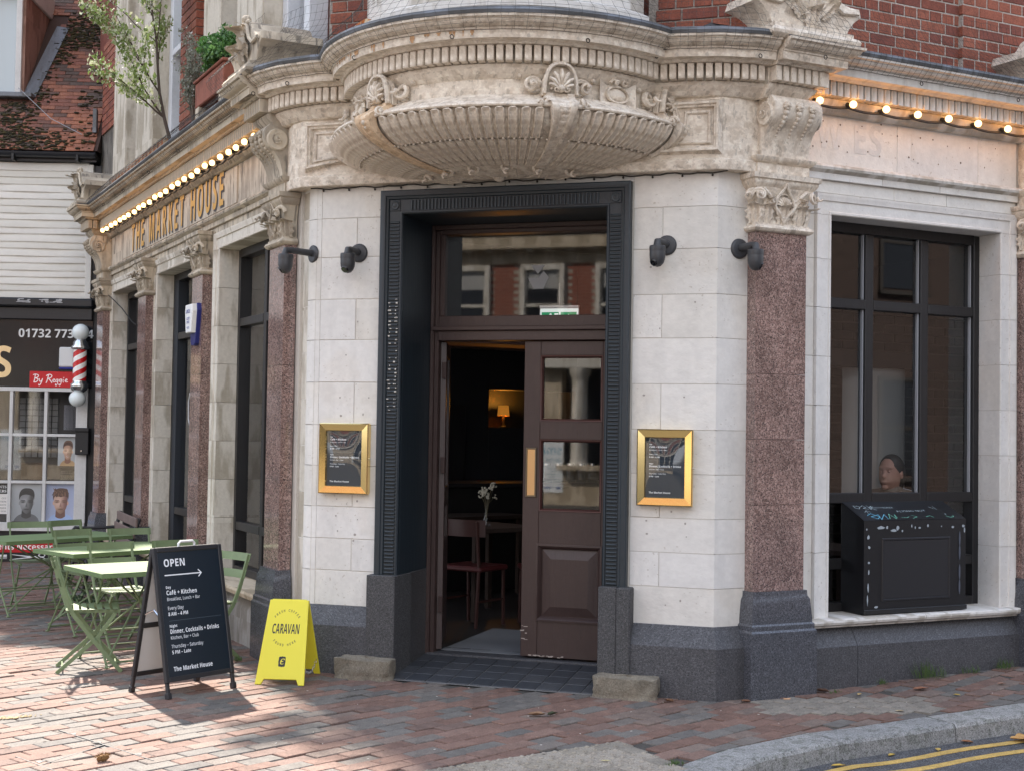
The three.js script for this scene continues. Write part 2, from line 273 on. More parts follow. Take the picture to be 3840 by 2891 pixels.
// running-bond pavers, rows turned 20 degrees to the street
{
  const A = -20 * Math.PI / 180, ux = Math.cos(A), uz = Math.sin(A), vx = -uz, vz = ux, L = 0.218, W = 0.1085, gap = 0.0065;
  const tone = [[0.245, 0.146, 0.112], [0.225, 0.130, 0.099], [0.262, 0.162, 0.126], [0.208, 0.134, 0.108], [0.190, 0.172, 0.153], [0.162, 0.149, 0.136], [0.236, 0.174, 0.142], [0.208, 0.176, 0.152]];
  const mats = tone.map(c => std(c, T.grit, 0.86, T.gritB, 0.0022));
  const mats2 = [[0.30, 0.265, 0.22], [0.27, 0.24, 0.2]].map(c => std(c, T.grit, 0.9, T.gritB, 0.002));
  const proto = [0, 1, 2, 3, 4].map(() => cbox(L - gap, 0.05, W - gap, 0.004));
  const list = [], mStreak = (i, j) => NA[ix(Math.round(i * 9 + 1000), Math.round(j * 17 + 700))];
  const tactile = (x, z) => z > 0.985 - 0.105 * (x + 1.85) * 1.0 + -0.16 && x < -1.085 - 0.03 * (z - 0.74) && x > -2.6 && z > 0.74 + (-1.1 - x) * 0.129;
  for (let j = -110; j < 30; j++) for (let i = -60; i < 60; i++) {
    const off = (j & 1) * L / 2 + Math.sin(j * 12.9) * 0.02;
    const a = i * L + off, b = j * W, x = a * ux + b * vx - 1.2, z = a * uz + b * vz;
    if (x < -9 || x > 6.4 || z < -10.2) continue;
    if (z > 6) continue;
    if (tactile(x, z)) continue;
    if (x < -1.62 ? z > 2.6 : z > kerbZ(x) + 0.10) continue;
    const s = (x + z) * Q2, d = (z - x) * Q2;
    if (x > -1.9 && s > -2.7 && d < -0.02 && z < -0.12) continue;        // under the building
    if (s > -2.02 && s < -0.76 && d < 0.16 && d > -0.7) continue;          // the tiled porch
    if (!inView(x, 0, z, 1.12)) continue;
    const dist = Math.hypot(x + 4.93, z - 6.95); list.push({ x, z, dist, i, j });
  }
  list.sort((p, q) => p.dist - q.dist);
  let made = 0; const rest = [];
  const clipMat = (x, z) => { // buff patch in front of the window
    const u = x - 0.55, w = z - 0.50; return Math.abs(u * 0.86 + w * 0.5 - 0.05) < 0.55 && Math.abs(w * 0.86 - u * 0.5) < 0.22;
  };
  for (const q of list) {
    const { x, z } = q, n = NB[ix(Math.round(x * 60 + 900), Math.round(z * 60 + 900))];
    const grey = rnd() < 0.34 + 0.5 * (n - 0.5); let m = grey ? mats[pick([4, 5, 7, 4])] : mats[pick([0, 1, 2, 3, 6, 0, 1])];
    if (clipMat(x, z)) m = pick(mats2);
    const y = gy(x, z) - 0.026 - (rnd() < 0.06 ? 0.005 : 0) + rr(-0.003, 0.003) + 0.006 * (NB[ix(Math.round(x * 70 + 500), Math.round(z * 70 + 500))] - 0.5);
    const near = z - kerbZ(x) > -0.14 && x > -1.62;
    if (near) { // cut to the kerb line
      let poly = [[-1, -1], [1, -1], [1, 1], [-1, 1]].map(([p, r]) => [x + ux * p * (L - gap) / 2 + vx * r * (W - gap) / 2, z + uz * p * (L - gap) / 2 + vz * r * (W - gap) / 2]);
      const f = p => p[1] - kerbZ(x) - (p[0] - x) * (kerbZ(x + 0.05) - kerbZ(x - 0.05)) / 0.1 + 0.004, out = [];
      for (let k = 0; k < 4; k++) { const a = poly[k], b = poly[(k + 1) % 4], fa = f(a), fb = f(b); if (fa <= 0) out.push(a); if (fa * fb < 0) { const t = fa / (fa - fb); out.push([a[0] + (b[0] - a[0]) * t, a[1] + (b[1] - a[1]) * t]); } }
      if (out.length < 3) continue; poly = out;
      const sh = new THREE.Shape(poly.map(p => new THREE.Vector2(p[0] - x, -(p[1] - z)))); const g = new THREE.ExtrudeGeometry(sh, { depth: 0.045, bevelEnabled: false }).rotateX(-Math.PI / 2).translate(0, -0.02, 0);
      const b = mesh(numbered('paving_brick'), boxUV(g), m, pavement); b.position.set(x, y, z); made++; continue;
    }
    if (made < 300) {
      const b = mesh(numbered('paving_brick'), pick(proto), m, pavement); made++;
      b.position.set(x, y, z); b.rotation.set(rr(-0.014, 0.014), -A + rr(-0.012, 0.012) + (rnd() < 0.5 ? Math.PI : 0), rr(-0.006, 0.006));
    } else rest.push({ x, y, z, m: tone[mats.indexOf(m)] ?? [0.30, 0.265, 0.22] });
  }
  const im = new THREE.InstancedMesh(proto[0], std([1, 1, 1], T.grit, 0.86, T.gritB, 0.0022), rest.length), e = new THREE.Euler(), mm = M4(), col = new THREE.Color();
  rest.forEach((b, k) => { e.set(rr(-0.007, 0.007), -A + rr(-0.012, 0.012), rr(-0.006, 0.006)); mm.compose(V3(b.x, b.y, b.z), new THREE.Quaternion().setFromEuler(e), V3(1, 1, 1)); im.setMatrixAt(k, mm); const v = rr(0.88, 1.1); col.setRGB(b.m[0] * v, b.m[1] * v, b.m[2] * v); im.setColorAt(k, col); });
  im.name = 'distant_paving_bricks'; im.castShadow = im.receiveShadow = true; stuff(im); im.userData.label = 'rows of pavement bricks further from the kerb'; pavement.add(im);

  // blister paving at the dropped kerb
  const buff = [[0.36, 0.315, 0.25], [0.30, 0.265, 0.215], [0.40, 0.35, 0.285]].map(c => std(c, T.grit, 0.9, T.gritB, 0.002));
  const B = -8 * Math.PI / 180, bx = Math.cos(B), bz = Math.sin(B), tx = 0.035, tz = 1; // rows run along B, right edge runs back to the kerb
  const dome = new THREE.SphereGeometry(0.0145, 12, 4, 0, Math.PI * 2, 0, Math.PI / 2).scale(1, 0.7, 1);
  const slabs = [boxUV(merge([cbox(0.195, 0.045, 0.123, 0.005), ...[-0.067, 0, 0.067].flatMap(a => [-0.033, 0.033].map(b => dome.clone().translate(a, 0.0215, b)))]))];
  for (let r = 0; r < 9; r++) for (let k = 0; k < 8; k++) {
    const a = -(k + 0.5 + (r & 1 ? 0.5 : 0)) * 0.203, b = (r + 0.5) * 0.131; const x = -1.105 + a * bx + b * -0.03 + (r & 1 && k === 7 ? 9 : 0), z = 0.745 + a * bz * 1 + b;
    if (!inView(x, 0, z, 1.15) || (z > kerbZ(x) - 0.06 && x > -1.62)) continue;
    const s = mesh(numbered('tactile_slab'), slabs[0], pick(buff), pavement); s.position.set(x, -0.021 + rr(-0.001, 0.001), z); s.rotation.y = -B + rr(-0.01, 0.01);
    if ((r & 1) && k === 0) { const h = mesh(numbered('tactile_slab'), cbox(0.098, 0.045, 0.128, 0.003), pick(buff), pavement); h.position.set(-1.105 - 0.051 + b * -0.03, -0.021, 0.745 + b + 0.007); h.rotation.y = -B; }
  }
}
// granite kerb stones
{
  const kerb = group('kerb'); structure(kerb, 'pale grey granite kerb curving round the corner', 'kerb');
  const mats = [[0.72, 0.71, 0.68], [0.65, 0.645, 0.625], [0.75, 0.735, 0.70]].map(c => std(c, T.kerb, 0.8, T.gritB, 0.004));
  const prof = [[0, -0.16], [0, -0.004], [0.004, 0], [0.195, 0], [0.21, -0.005], [0.222, -0.022], [0.23, -0.16]];
  const cuts = [[-1.62, -1.36, -1.09, -0.70, -0.075], [-0.065, 0.35, 0.79], [0.80, 1.25, 1.74], [1.75, 2.74], [2.75, 5], [5.01, 9]];
  cuts.forEach((xs, k) => {
    const path = []; for (let i = 0; i < xs.length - 1; i++) for (let q = 0; q < 5; q++) { const x = mix(xs[i], xs[i + 1], q / 5); path.push([x, kerbZ(x)]); } path.push([xs.at(-1), kerbZ(xs.at(-1))]);
    const g = sweep(prof, path, (p, q, v) => [p, v + gy(p), q]); mesh(numbered('kerb_stone'), g, mats[k % 3], kerb);
  });
  for (const x of [-0.07, 0.795, 1.745, 2.745]) mesh(numbered('mossy_joint'), sweep([[0.012, -0.012], [0.2, -0.012], [0.2, -0.006], [0.012, 0.0]].map(q => q), [[x - 0.006, kerbZ(x)], [x + 0.006, kerbZ(x)]], (p, q, v) => [p, v + gy(p), q]), std([0.06, 0.075, 0.03], T.grit, 1, T.gritB, 0.004), kerb);
  // the dropped length in front of the blister paving
  const g = sweep([[0, -0.2], [0, -0.02], [0.2, -0.03], [0.22, -0.2]], [[-2.6, 3.4], [-2.05, 2.6], [-1.63, 1.965]], (p, q, v) => [p, v, q]); mesh(numbered('kerb_stone'), g, mats[1], kerb);
}
{ // carriageway with double yellow lines
  const n = 40, pos = [], road = (x0, x1, z0f, z1) => { };
  const s = new THREE.PlaneGeometry(60, 40, 60, 40).rotateX(-Math.PI / 2).translate(20, 0, 20.9 + 0.0);
  const p = s.attributes.position; for (let i = 0; i < p.count; i++) p.setY(i, -0.105 + gy(p.getX(i)) + 0.004 * (NB[ix(Math.round(p.getX(i) * 40), Math.round(p.getZ(i) * 40))] - 0.5));
  const r = mesh('road', boxUV(s), std([0.52, 0.52, 0.53], T.asph, 0.9, T.gritB, 0.006)); structure(r, 'dark grey asphalt road beside the kerb', 'road');
  const yel = std([0.70, 0.46, 0.13], T.grit, 0.75, T.gritB, 0.002);
  for (const off of [0.375, 0.545]) {
    const path = []; for (let x = -1.5; x < 9; x += 0.12) path.push([x, kerbZ(Math.max(x, -1.3)) + off + 0.01 * Math.sin(x * 7)]);
    const g = sweep([[-0.027, -0.1], [0.027, -0.1], [0.024, -0.0965], [-0.024, -0.0965]], path, (p, q, v) => [p + (Math.sin(q * 90 + p * 57) * 0.0022), v + gy(p), q + Math.sin(p * 83) * 0.002 + Math.sin(p * 31) * 0.003]);
    mesh('yellow_line', g, yel, r);
  }
}
{ // porch: dark blue tiles laid square to the door, rising to the threshold
  const porch = group('porch_floor'); structure(porch, 'dark blue-grey square tiles sloping up to the doorway', 'porch floor');
  const mats = [[0.062, 0.067, 0.077], [0.075, 0.079, 0.088], [0.052, 0.057, 0.067]].map(c => std(c, T.grit, 0.62, T.gritB, 0.0015));
  const py = d => 0.004 + clamp((0.14 - d) / 0.64) * 0.072, P = 0.146;
  const bed = new THREE.PlaneGeometry(1.5, 0.9, 1, 4).rotateX(-Math.PI / 2).translate(-1.38, 0, -0.30); const q = bed.attributes.position; for (let i = 0; i < q.count; i++) q.setY(i, py(q.getZ(i)) - 0.006);
  mesh('mortar_bed', boxUV(bed), std([0.24, 0.23, 0.22], T.grit, 1, T.gritB, 0.002), porch, FC);
  const tile = cbox(P - 0.006, 0.02, P - 0.006, 0.003);
  for (let i = 0; i < 10; i++) for (let j = 0; j < 6; j++) {
    const s = -2.10 + (i + 0.5 + (j & 1) * 0.0) * P, d = 0.13 - (j + 0.5) * P; if (s > -0.66 || (d > 0.0 && (s < -2.04 || s > -0.70))) continue;
    const m = mesh('tile', tile, pick(mats), porch, mul(FC, TF(s, py(d) - 0.01 + rr(-0.001, 0.001), d, Math.atan(0.072 / 0.64) + rr(-0.006, 0.006), 0, rr(-0.006, 0.006))));
    m.name = numbered('porch_tile');
  }
}
// ------------------------------------------------------------------ the corner building
const house = thing('market_house', 'ornate cream stone corner building with a bowed carved balcony over its doorway', 'building');
const SC = -1.368, DC = -0.21;                       // axis of the bow, in the doorway wall's frame
const mirror = ([x, z]) => [-1.955 - z, -1.955 - x];   // the west half of the corner mirrors the east half
const toXZ = (s, d) => [(s - d) * Q2, (s + d) * Q2];
const AX = mul(FC, TF(SC, 0, DC));                   // frame on the bow's axis

// --- ashlar of the doorway wall: every block its own stone
{
  const ys = [0.43, 0.66, 0.87, 1.08, 1.35, 1.62, 1.90, 2.18, 2.45, 2.73, 2.99, 3.215], J = 0.0018;
  const blk = (s0, s1, y0, y1, fr = FC, d = 0) => mesh('stone_block', rbox(s0 + J, s1 - J, y0 + J, y1 - J, -0.22, d + rr(-0.0012, 0.0012), 0.0025), pick(S.ashlar), house, fr);
  for (let k = 0; k < ys.length - 1; k++) {
    const y0 = ys[k], y1 = ys[k + 1], odd = k & 1;
    const L0 = -2.66, a = -2.215, b = -0.525;
    if (odd) { blk(L0, -2.40, y0, y1); blk(-2.40, a, y0, y1); } else blk(L0, a, y0, y1);
    const ca = odd ? -0.34 : b; if (odd) blk(b, -0.34, y0, y1);
    mesh('stone_block', sweep(rectP(-0.2, rr(-0.001, 0.001), y0 + J, y1 - J), [toXZ(ca + J, 0), [0, 0], [0.235, 0]]), pick(S.ashlar), house);
    // rounded west corner
    const r = 0.16, c = toXZ(-2.66, -r), path = []; const a0 = Math.PI * 0.75, a1 = Math.PI;
    for (let q = 0; q <= 6; q++) { const t = mix(a1, a0, q / 6); path.push([c[0] + Math.cos(t) * r, c[1] + Math.sin(t) * r]); }
    path.unshift([path[0][0], -2.2]);
    mesh('stone_block', sweep(rectP(0, -0.14, y0 + J, y1 - J), path), pick(S.ashlar), house);
  }
  for (const q of [rbox(-2.70, -2.20, 0.3, 3.3, -0.26, -0.004), rbox(-0.54, -0.006, 0.3, 3.3, -0.26, -0.004), rbox(-2.198, -0.542, 3.1, 3.3, -0.26, -0.01)]) mesh('mortar', q, S.mortar, house, FC);
  mesh('mortar', rbox(0.012, 0.24, 0.3, 3.3, -0.3, -0.004), S.mortar, house);
  mesh('stone_block', rbox(-2.215, -1.37, 3.157, 3.213, -0.22, 0, 0.002), S.ashlar[1], house, FC);
  mesh('stone_block', rbox(-1.366, -0.525, 3.157, 3.213, -0.22, 0, 0.002), S.ashlar[0], house, FC);
  // filled screw holes and chips in the face
  const spots = [[-2.50, 1.80], [-2.30, 1.80], [-2.49, 1.68], [-2.33, 1.69], [-2.52, 1.13], [-2.44, 1.10], [-2.36, 1.12], [-2.52, 1.02], [-2.36, 1.00], [-2.51, 0.92], [-2.37, 0.9], [-2.38, 0.86], [-0.43, 1.06], [-0.18, 1.05], [-0.42, 0.98], [-0.17, 0.97], [-0.36, 1.13], [-0.27, 1.12], [-0.44, 1.83], [-0.2, 1.82], [-2.46, 2.08], [-0.13, 2.4], [-0.42, 2.62], [-0.36, 2.24], [-0.30, 0.55], [-0.2, 0.58], [-2.38, 2.3]];
  const pits = spots.map(([s, y]) => { const r = rr(0.004, 0.008); return new THREE.CircleGeometry(r, 7).scale(rr(0.8, 1.3), rr(0.8, 1.3), 1).translate(s + rr(-0.01, 0.01), y, 0.0022); });
  stuff(mesh('plugged_holes', merge(pits), mat([0.36, 0.33, 0.30], 0.95), house, FC));
}
// --- granite plinth of the doorway wall and of the two fronts
const PLH = [[-0.25, -0.15], [0.082, -0.15], [0.08, 0.31], [0.002, 0.432], [-0.25, 0.432]];
mesh('plinth', sweep(PLH, [toXZ(-0.62, 0), [0, 0], [0.26, 0]]), S.granD, house);
mesh('plinth', sweep(PLH, [mirror([0.26, 0]), mirror([0.04, 0]), mirror(toXZ(-0.10, 0)), mirror(toXZ(-0.62, 0))].map(p => p)), S.granD, house);
mesh('plinth', sweep([[-0.25, -0.15], [0.085, -0.15], [0.082, 0.275], [0.004, 0.40], [-0.25, 0.40]], [[0.62, 0], [1.05, 0]]), S.granD, house);
mesh('plinth', sweep([[-0.25, -0.15], [0.085, -0.15], [0.082, 0.275], [0.004, 0.40], [-0.25, 0.40]], [[1.054, 0], [6.5, 0]]), S.granD, house);
mesh('plinth', sweep([[-0.25, -0.15], [0.06, -0.15], [0.058, 0.26], [0.004, 0.37], [-0.25, 0.37]], [[XL, -9.1], [XL, -2.5]]), std([0.40, 0.37, 0.335], T.dirty, 0.9, T.stoneB, 0.004), house);

// --- carved pieces
function leafGeo(w, h, curl = 0.03, lobes = 4, belly = 0.02) {   // acanthus leaf standing up, curling outward (+z) at its tip
  return patch((u, v) => {
    const t = u * 2 - 1, env = (0.5 + 0.5 * Math.sin(Math.PI * Math.min(1, 0.12 + v * 0.86))) * (1 - 0.30 * Math.pow(Math.abs(Math.sin(lobes * Math.PI * v)), 1.5)) * Math.pow(1 - Math.max(0, v - 0.8) * 3.2, 0.6);
    const W = w / 2 * env, bend = sst(0.55, 1, v);
    return [t * W, h * v - bend * bend * h * 0.22, belly * Math.sin(Math.PI * v * 0.8) + curl * bend * bend * 1.6 + 0.10 * w * (1 - t * t) * (0.4 + 0.6 * Math.cos(t * 9.4)) - 0.05 * w * t * t];
  }, 12, 12, 0.9);
}
function spiralGeo(r0, turns, th, dirn = 1, tail = []) {   // raised scroll in the xy plane
  const pts = [...tail], rad = tail.map((_, i) => th * mix(0.6, 1, i / Math.max(1, tail.length))); const n = Math.round(turns * 14);
  for (let i = 0; i <= n; i++) { const a = i / 14 * Math.PI * 2, r = r0 * Math.pow(0.36, i / 14); pts.push([dirn * Math.cos(a) * r, Math.sin(a) * r, 0.002 * i * th / 0.01]); rad.push(th * Math.pow(0.62, i / 14) + 0.0012); }
  return tube(pts, rad, 6);
}
const LEAFB = leafGeo(0.13, 0.15, 0.006, 4, 0.012), LEAF = leafGeo(0.13, 0.15, 0.045, 4, 0.02), LEAFS = leafGeo(0.085, 0.10, 0.03, 3, 0.014), VOL = spiralGeo(0.047, 2.1, 0.0135), VOLM = spiralGeo(0.047, 2.1, 0.0135, -1);
const SHELL = merge([patch((u, v) => { const a = mix(-1.35, 1.35, u), r = 0.066 * v; return [Math.sin(a) * r, Math.cos(a) * r, 0.020 * Math.sin(v * 2.6) + 0.006 * v * Math.cos(u * Math.PI * 16)]; }, 34, 6, 1.2), tube([...Array(17)].map((_, i) => { const a = i / 16 * Math.PI * 2; return [Math.sin(a) * 0.066, Math.cos(a) * 0.074 + 0.01, 0.006 * Math.cos(a * 2)]; }), 0.008, 6)]);
const ups = (c, w, d) => [[c - w / 2, 0], [c - w / 2, d], [c + w / 2, d], [c + w / 2, 0]];
const around = (prof, c, w, d, o = {}) => sweep(prof, ups(c, w, d), PLAN, o);    // mouldings round a pilaster, outward to its three faces
function capital(p, fr, c, w, y, m) {
  const cap = group('capital', p); const D = 0.085;
  const add = (n, g, l) => mesh(n, g, m, cap, mul(fr, l ?? M4()));
  add('astragal', around([[-0.06, y], [0.012, y], [0.026, y + 0.008], [0.034, y + 0.022], [0.026, y + 0.036], [0.012, y + 0.044], [0.01, y + 0.055], [-0.06, y + 0.055]], c, w, D));
  add('bell', around([[-0.06, y + 0.05], [0.0, y + 0.05], [0.004, y + 0.16], [0.014, y + 0.22], [0.035, y + 0.285], [-0.06, y + 0.285]], c, w - 0.01, D));
  add('abacus', around([[-0.06, y + 0.27], [0.03, y + 0.272], [0.045, y + 0.29], [0.052, y + 0.302], [0.052, y + 0.318], [0.064, y + 0.322], [0.068, y + 0.352], [-0.06, y + 0.356]], c, w, D));
  const z = D + 0.006, e = w / 2;
  for (const s of [-1, 0, 1]) add('leaf', LEAF, TF(c + s * e * 0.66, y + 0.052, z));
  for (const s of [-1, 1]) add('leaf', LEAF, mul(TF(c + s * (e - 0.0), y + 0.052, z - 0.02), TF(0, 0, 0, 0, s * 0.8, 0)));
  for (const s of [-0.5, 0.5]) add('leaf', LEAFS, TF(c + s * e * 0.66 * 2, y + 0.13, z + 0.008, 0.1));
  for (const s of [-1, 1]) add('leaf', LEAFS, TF(c + s * e * 0.36, y + 0.155, z + 0.012, 0.15, 0, -s * 0.75));
  add('volute', VOLM, TF(c - e - 0.004, y + 0.215, z + 0.028, 0, -0.45)); add('volute', VOL, TF(c + e + 0.004, y + 0.215, z + 0.028, 0, 0.45));
  add('volute', VOL, mul(TF(c - e - 0.03, y + 0.215, z - 0.01), TF(0, 0, 0, 0, -1.2)));
  for (const s of [-1, 1]) add('stem', tube([[0, 0.06, z + 0.01], [s * 0.03, 0.11, z + 0.02], [s * 0.075, 0.155, z + 0.02], [s * (e * 0.62), 0.225, z + 0.026], [s * (e * 0.86), 0.262, z + 0.03]].map(q => [c + q[0], y + q[1], q[2]]), [0.006, 0.011, 0.014, 0.013, 0.010], 6));
  for (const s of [-1, 1]) add('stem', tube([[s * 0.052, 0.105, z + 0.022], [s * 0.074, 0.16, z + 0.028], [s * 0.058, 0.215, z + 0.028], [s * 0.014, 0.265, z + 0.034], [0, 0.30, z + 0.046]].map(q => [c + q[0], y + q[1], q[2]]), [0.005, 0.009, 0.010, 0.009, 0.010], 6));
  add('shell', SHELL, TF(c, y + 0.155, z + 0.012));
  return cap;
}
function pedestal(p, fr, c, w, m, top = 0.645) {
  const D = 0.085; return mesh('pedestal', around([[-0.1, -0.12], [0.048, -0.12], [0.046, top - 0.245], [0.036, top - 0.232], [0.036, top - 0.205], [0.026, top - 0.194], [0.026, top - 0.17], [0.020, top - 0.10], [0.016, top - 0.055], [0.004, top - 0.032], [-0.004 + 0.006, top], [-0.1, top]].map(([u, v]) => [u, v]), c, w + 0.02, D + 0.02), m, p, fr);
}
function consoleBracket(p, fr, c, w, m) {
  const b = group('bracket', p), y0 = 3.30, y1 = 3.65;
  mesh('necking', around([[-0.06, 3.19], [0.0, 3.19], [0.0, 3.262], [0.014, 3.268], [0.03, 3.285], [0.034, 3.30], [-0.06, 3.306]], c, w - 0.02, 0.10), m, b, fr);
  // S-shaped side, extruded across the pilaster
  const sh = new THREE.Shape(); sh.moveTo(0, y0); sh.lineTo(0.105, y0); sh.bezierCurveTo(0.115, y0 + 0.10, 0.14, y0 + 0.15, 0.19, y0 + 0.19); sh.bezierCurveTo(0.245, y0 + 0.235, 0.262, y0 + 0.30, 0.20, y1); sh.lineTo(0, y1); sh.closePath();
  const g = new THREE.ExtrudeGeometry(sh, { depth: w - 0.07, bevelEnabled: true, bevelSize: 0.008, bevelThickness: 0.008, bevelSegments: 2, curveSegments: 10 });
  g.applyMatrix4(M4().makeBasis(V3(0, 0, 1), V3(0, 1, 0), V3(-1, 0, 0)).setPosition(c + (w - 0.07) / 2, 0, 0)); mesh('scroll_body', toCreasedNormals(boxUV(g), 0.6), m, b, fr);
  for (const s of [-1, 1]) {
    const disc = merge([lathe([[0, 0.012], [0.03, 0.010], [0.052, 0.006], [0.064, 0.012], [0.072, 0.010], [0.076, -0.004]], 22).rotateX(Math.PI / 2), spiralGeo(0.056, 2.2, 0.007)]);
    mesh('scroll_eye', disc, m, b, mul(fr, TF(c + s * ((w - 0.07) / 2 + 0.012), y1 - 0.10, 0.155, 0, s * Math.PI / 2)));
  }
  const curve = t => { const a = new THREE.CubicBezierCurve(new THREE.Vector2(0.108, y0 + 0.03), new THREE.Vector2(0.118, y0 + 0.12), new THREE.Vector2(0.16, y0 + 0.16), new THREE.Vector2(0.20, y0 + 0.195)); const b2 = new THREE.CubicBezierCurve(new THREE.Vector2(0.20, y0 + 0.195), new THREE.Vector2(0.235, y0 + 0.23), new THREE.Vector2(0.252, y0 + 0.27), new THREE.Vector2(0.24, y0 + 0.31)); return t < 0.6 ? a.getPoint(t / 0.6) : b2.getPoint((t - 0.6) / 0.4); };
  for (const s of [-1, 0, 1]) {   // husk drops hanging down the front
    const parts = [], X = c + s * 0.098, at = (t, o = 0) => { const q = curve(t); return V3(X, q.y, q.x + o + 0.008); };
    const a = at(0.93, 0.004); for (let k = 0; k < 7; k++) { const f = k / 7 * Math.PI * 2; parts.push(sph(0.013, a.x + Math.cos(f) * 0.017, a.y + Math.sin(f) * 0.017, a.z, 7, 5)); } parts.push(sph(0.014, a.x, a.y, a.z + 0.008, 8, 6));
    for (let k = 0; k < 9; k++) { const t = 0.80 - k * 0.088, r = mix(0.021, 0.0055, k / 8), q = at(t); parts.push(sph(r, q.x, q.y, q.z - 0.004, 8, 6).translate(0, 0, 0)); if (k > 1) { parts.push(sph(r * 0.7, q.x - r * 0.9, q.y + 0.008, q.z - 0.004, 6, 4), sph(r * 0.7, q.x + r * 0.9, q.y + 0.008, q.z - 0.004, 6, 4)); } }
    mesh('husk_drop', boxUV(merge(parts)), m, b, fr);
  }
  return b;
}
function pediment(p, fr, c, m, y = 3.955, d0 = 0.36, sc = 1) {
  const b = group('pediment', p); const F = mul(fr, TF(c, y, 0, 0, 0, 0, 1));
  mesh('torus_moulding', sweep([[-0.10, 0], [0.035, 0], [0.058, 0.018], [0.062, 0.035], [0.05, 0.055], [0.028, 0.066], [0.028, 0.088], [-0.10, 0.09]], [[-0.27 * sc, -0.1], [-0.27 * sc, d0], [0.27 * sc, d0], [0.27 * sc, -0.1]]), m, b, F);
  const sh = new THREE.Shape(); const H = 0.46 * sc, w = 0.27 * sc; sh.moveTo(-w, 0.085); sh.lineTo(-w - 0.02, 0.13); sh.bezierCurveTo(-w - 0.055, 0.19, -w - 0.10, 0.215, -w - 0.115, 0.225); sh.lineTo(-w - 0.105, 0.262); sh.bezierCurveTo(-w + 0.02, 0.255, -w + 0.09, 0.30, -0.11 * sc, H * 0.90); sh.bezierCurveTo(-0.06, H, 0.06, H, 0.11 * sc, H * 0.90); sh.bezierCurveTo(w - 0.09, 0.30, w - 0.02, 0.255, w + 0.105, 0.262); sh.lineTo(w + 0.115, 0.225); sh.bezierCurveTo(w + 0.10, 0.215, w + 0.055, 0.19, w + 0.02, 0.13); sh.lineTo(w, 0.085);
  const g = new THREE.ExtrudeGeometry(sh, { depth: d0 + 0.05, bevelEnabled: true, bevelSize: 0.012, bevelThickness: 0.014, bevelSegments: 2, curveSegments: 10 }).translate(0, 0, -0.08);
  mesh('gable', toCreasedNormals(boxUV(g), 0.6), m, b, F);
  const z = d0 + 0.0;
  mesh('rib', tube([[-w - 0.09, 0.235, z], [-w + 0.03, 0.225, z], [-w + 0.11, 0.275, z], [-0.08, 0.37, z], [0, 0.40, z], [0.08, 0.37, z], [w - 0.11, 0.275, z], [w - 0.03, 0.225, z], [w + 0.09, 0.235, z]], 0.013, 6), m, b, F);
  for (const [x, yy, r, s] of [[0, 0.22, 0, 1.5], [-0.07, 0.2, 0.7, 1], [0.07, 0.2, -0.7, 1], [-0.03, 0.33, 0.3, 0.8], [0.03, 0.33, -0.3, 0.8], [0, 0.12, 0, 1.1]]) mesh('leaf', LEAF, m, b, mul(F, TF(x, yy - 0.03, z, 0, 0, r, s)));
  mesh('cresting', merge([sph(0.035, 0, 0.43, z - 0.02), sph(0.024, -0.05, 0.40, z - 0.02), sph(0.024, 0.05, 0.40, z - 0.02)]), m, b, F);
}
function pilaster(fr, c, w, shaftM, pedM, capM, o = {}) {
  const p = group('pilaster', house), n = 7; const y0 = o.top ?? 0.645, cuts = o.cuts ?? [];
  pedestal(p, fr, c, w, pedM, y0);
  const js = [y0, ...(o.cuts ?? [1.24, 2.02]), 2.842]; for (let k = 0; k < js.length - 1; k++) mesh('shaft_drum', sweep(rectP(-0.12, 0, js[k] + (k ? 0.0012 : 0), js[k + 1] - 0.0012), ups(c, w, 0.085), PLAN, { flat: 1 }), shaftM, p, fr);
  capital(p, fr, c, w, 2.84, capM);
  return p;
}
pilaster(FR, 0.418, 0.385, S.granP, S.granG, S.carve, { cuts: [1.17, 1.57, 1.97] });
pilaster(FR, 2.71, 0.385, S.granP, S.granG, S.carve);
const PZ = [-2.335, -4.52, -6.65, -8.79];
PZ.forEach(z => pilaster(FL, z, 0.335, S.granP, S.granG, S.left, { top: 0.63 }));
consoleBracket(house, FR, 0.418, 0.42, S.carve); consoleBracket(house, FR, 2.71, 0.42, S.carve);
consoleBracket(house, FL, PZ[0], 0.40, S.left); consoleBracket(house, FL, PZ[3], 0.40, S.left);
pediment(house, FR, 0.418, S.carve); pediment(house, FR, 2.75, S.carve);
pediment(house, FL, PZ[0] + 0.01, S.left, 3.955, 0.36, 0.9); pediment(house, FL, PZ[3], S.left, 3.955, 0.36, 0.9);

// --- cornice: one walk round the corner, along the front of the dentils
const bow = []; { const h = 67.5 * Math.PI / 180, n = 40; for (let i = 0; i <= n; i++) { const a = mix(-h, h, i / n); bow.push(toXZ(SC + 1.13 * Math.sin(a), DC + 1.13 * Math.cos(a))); } }
const flankE = [[-0.30, 0.02], [-0.11, 0.15], [0.07, 0.215], [0.205, 0.235]];
const east = [[0.205, 0.285], [0.625, 0.285], [0.625, 0.15], [2.50, 0.15], [2.50, 0.285], [2.92, 0.285], [2.92, 0.15], [6.5, 0.15]];
const flankW = flankE.map(mirror).reverse();
const west = [[XL - 0.285, PZ[3] - 0.21], [XL - 0.285, PZ[3] + 0.21], [XL - 0.15, PZ[3] + 0.21], [XL - 0.15, PZ[0] - 0.21], [XL - 0.285, PZ[0] - 0.21], [XL - 0.285, mirror([0.205, 0])[1]]];
const wPath = west, mPath = [...flankW, ...bow, ...flankE], ePath = east.slice(2), bPath = east.slice(0, 3);
const CB = [[-0.30, 3.640], [-0.118, 3.640], [-0.104, 3.648], [-0.09, 3.672], [-0.062, 3.70], [-0.056, 3.722], [-0.30, 3.722]];
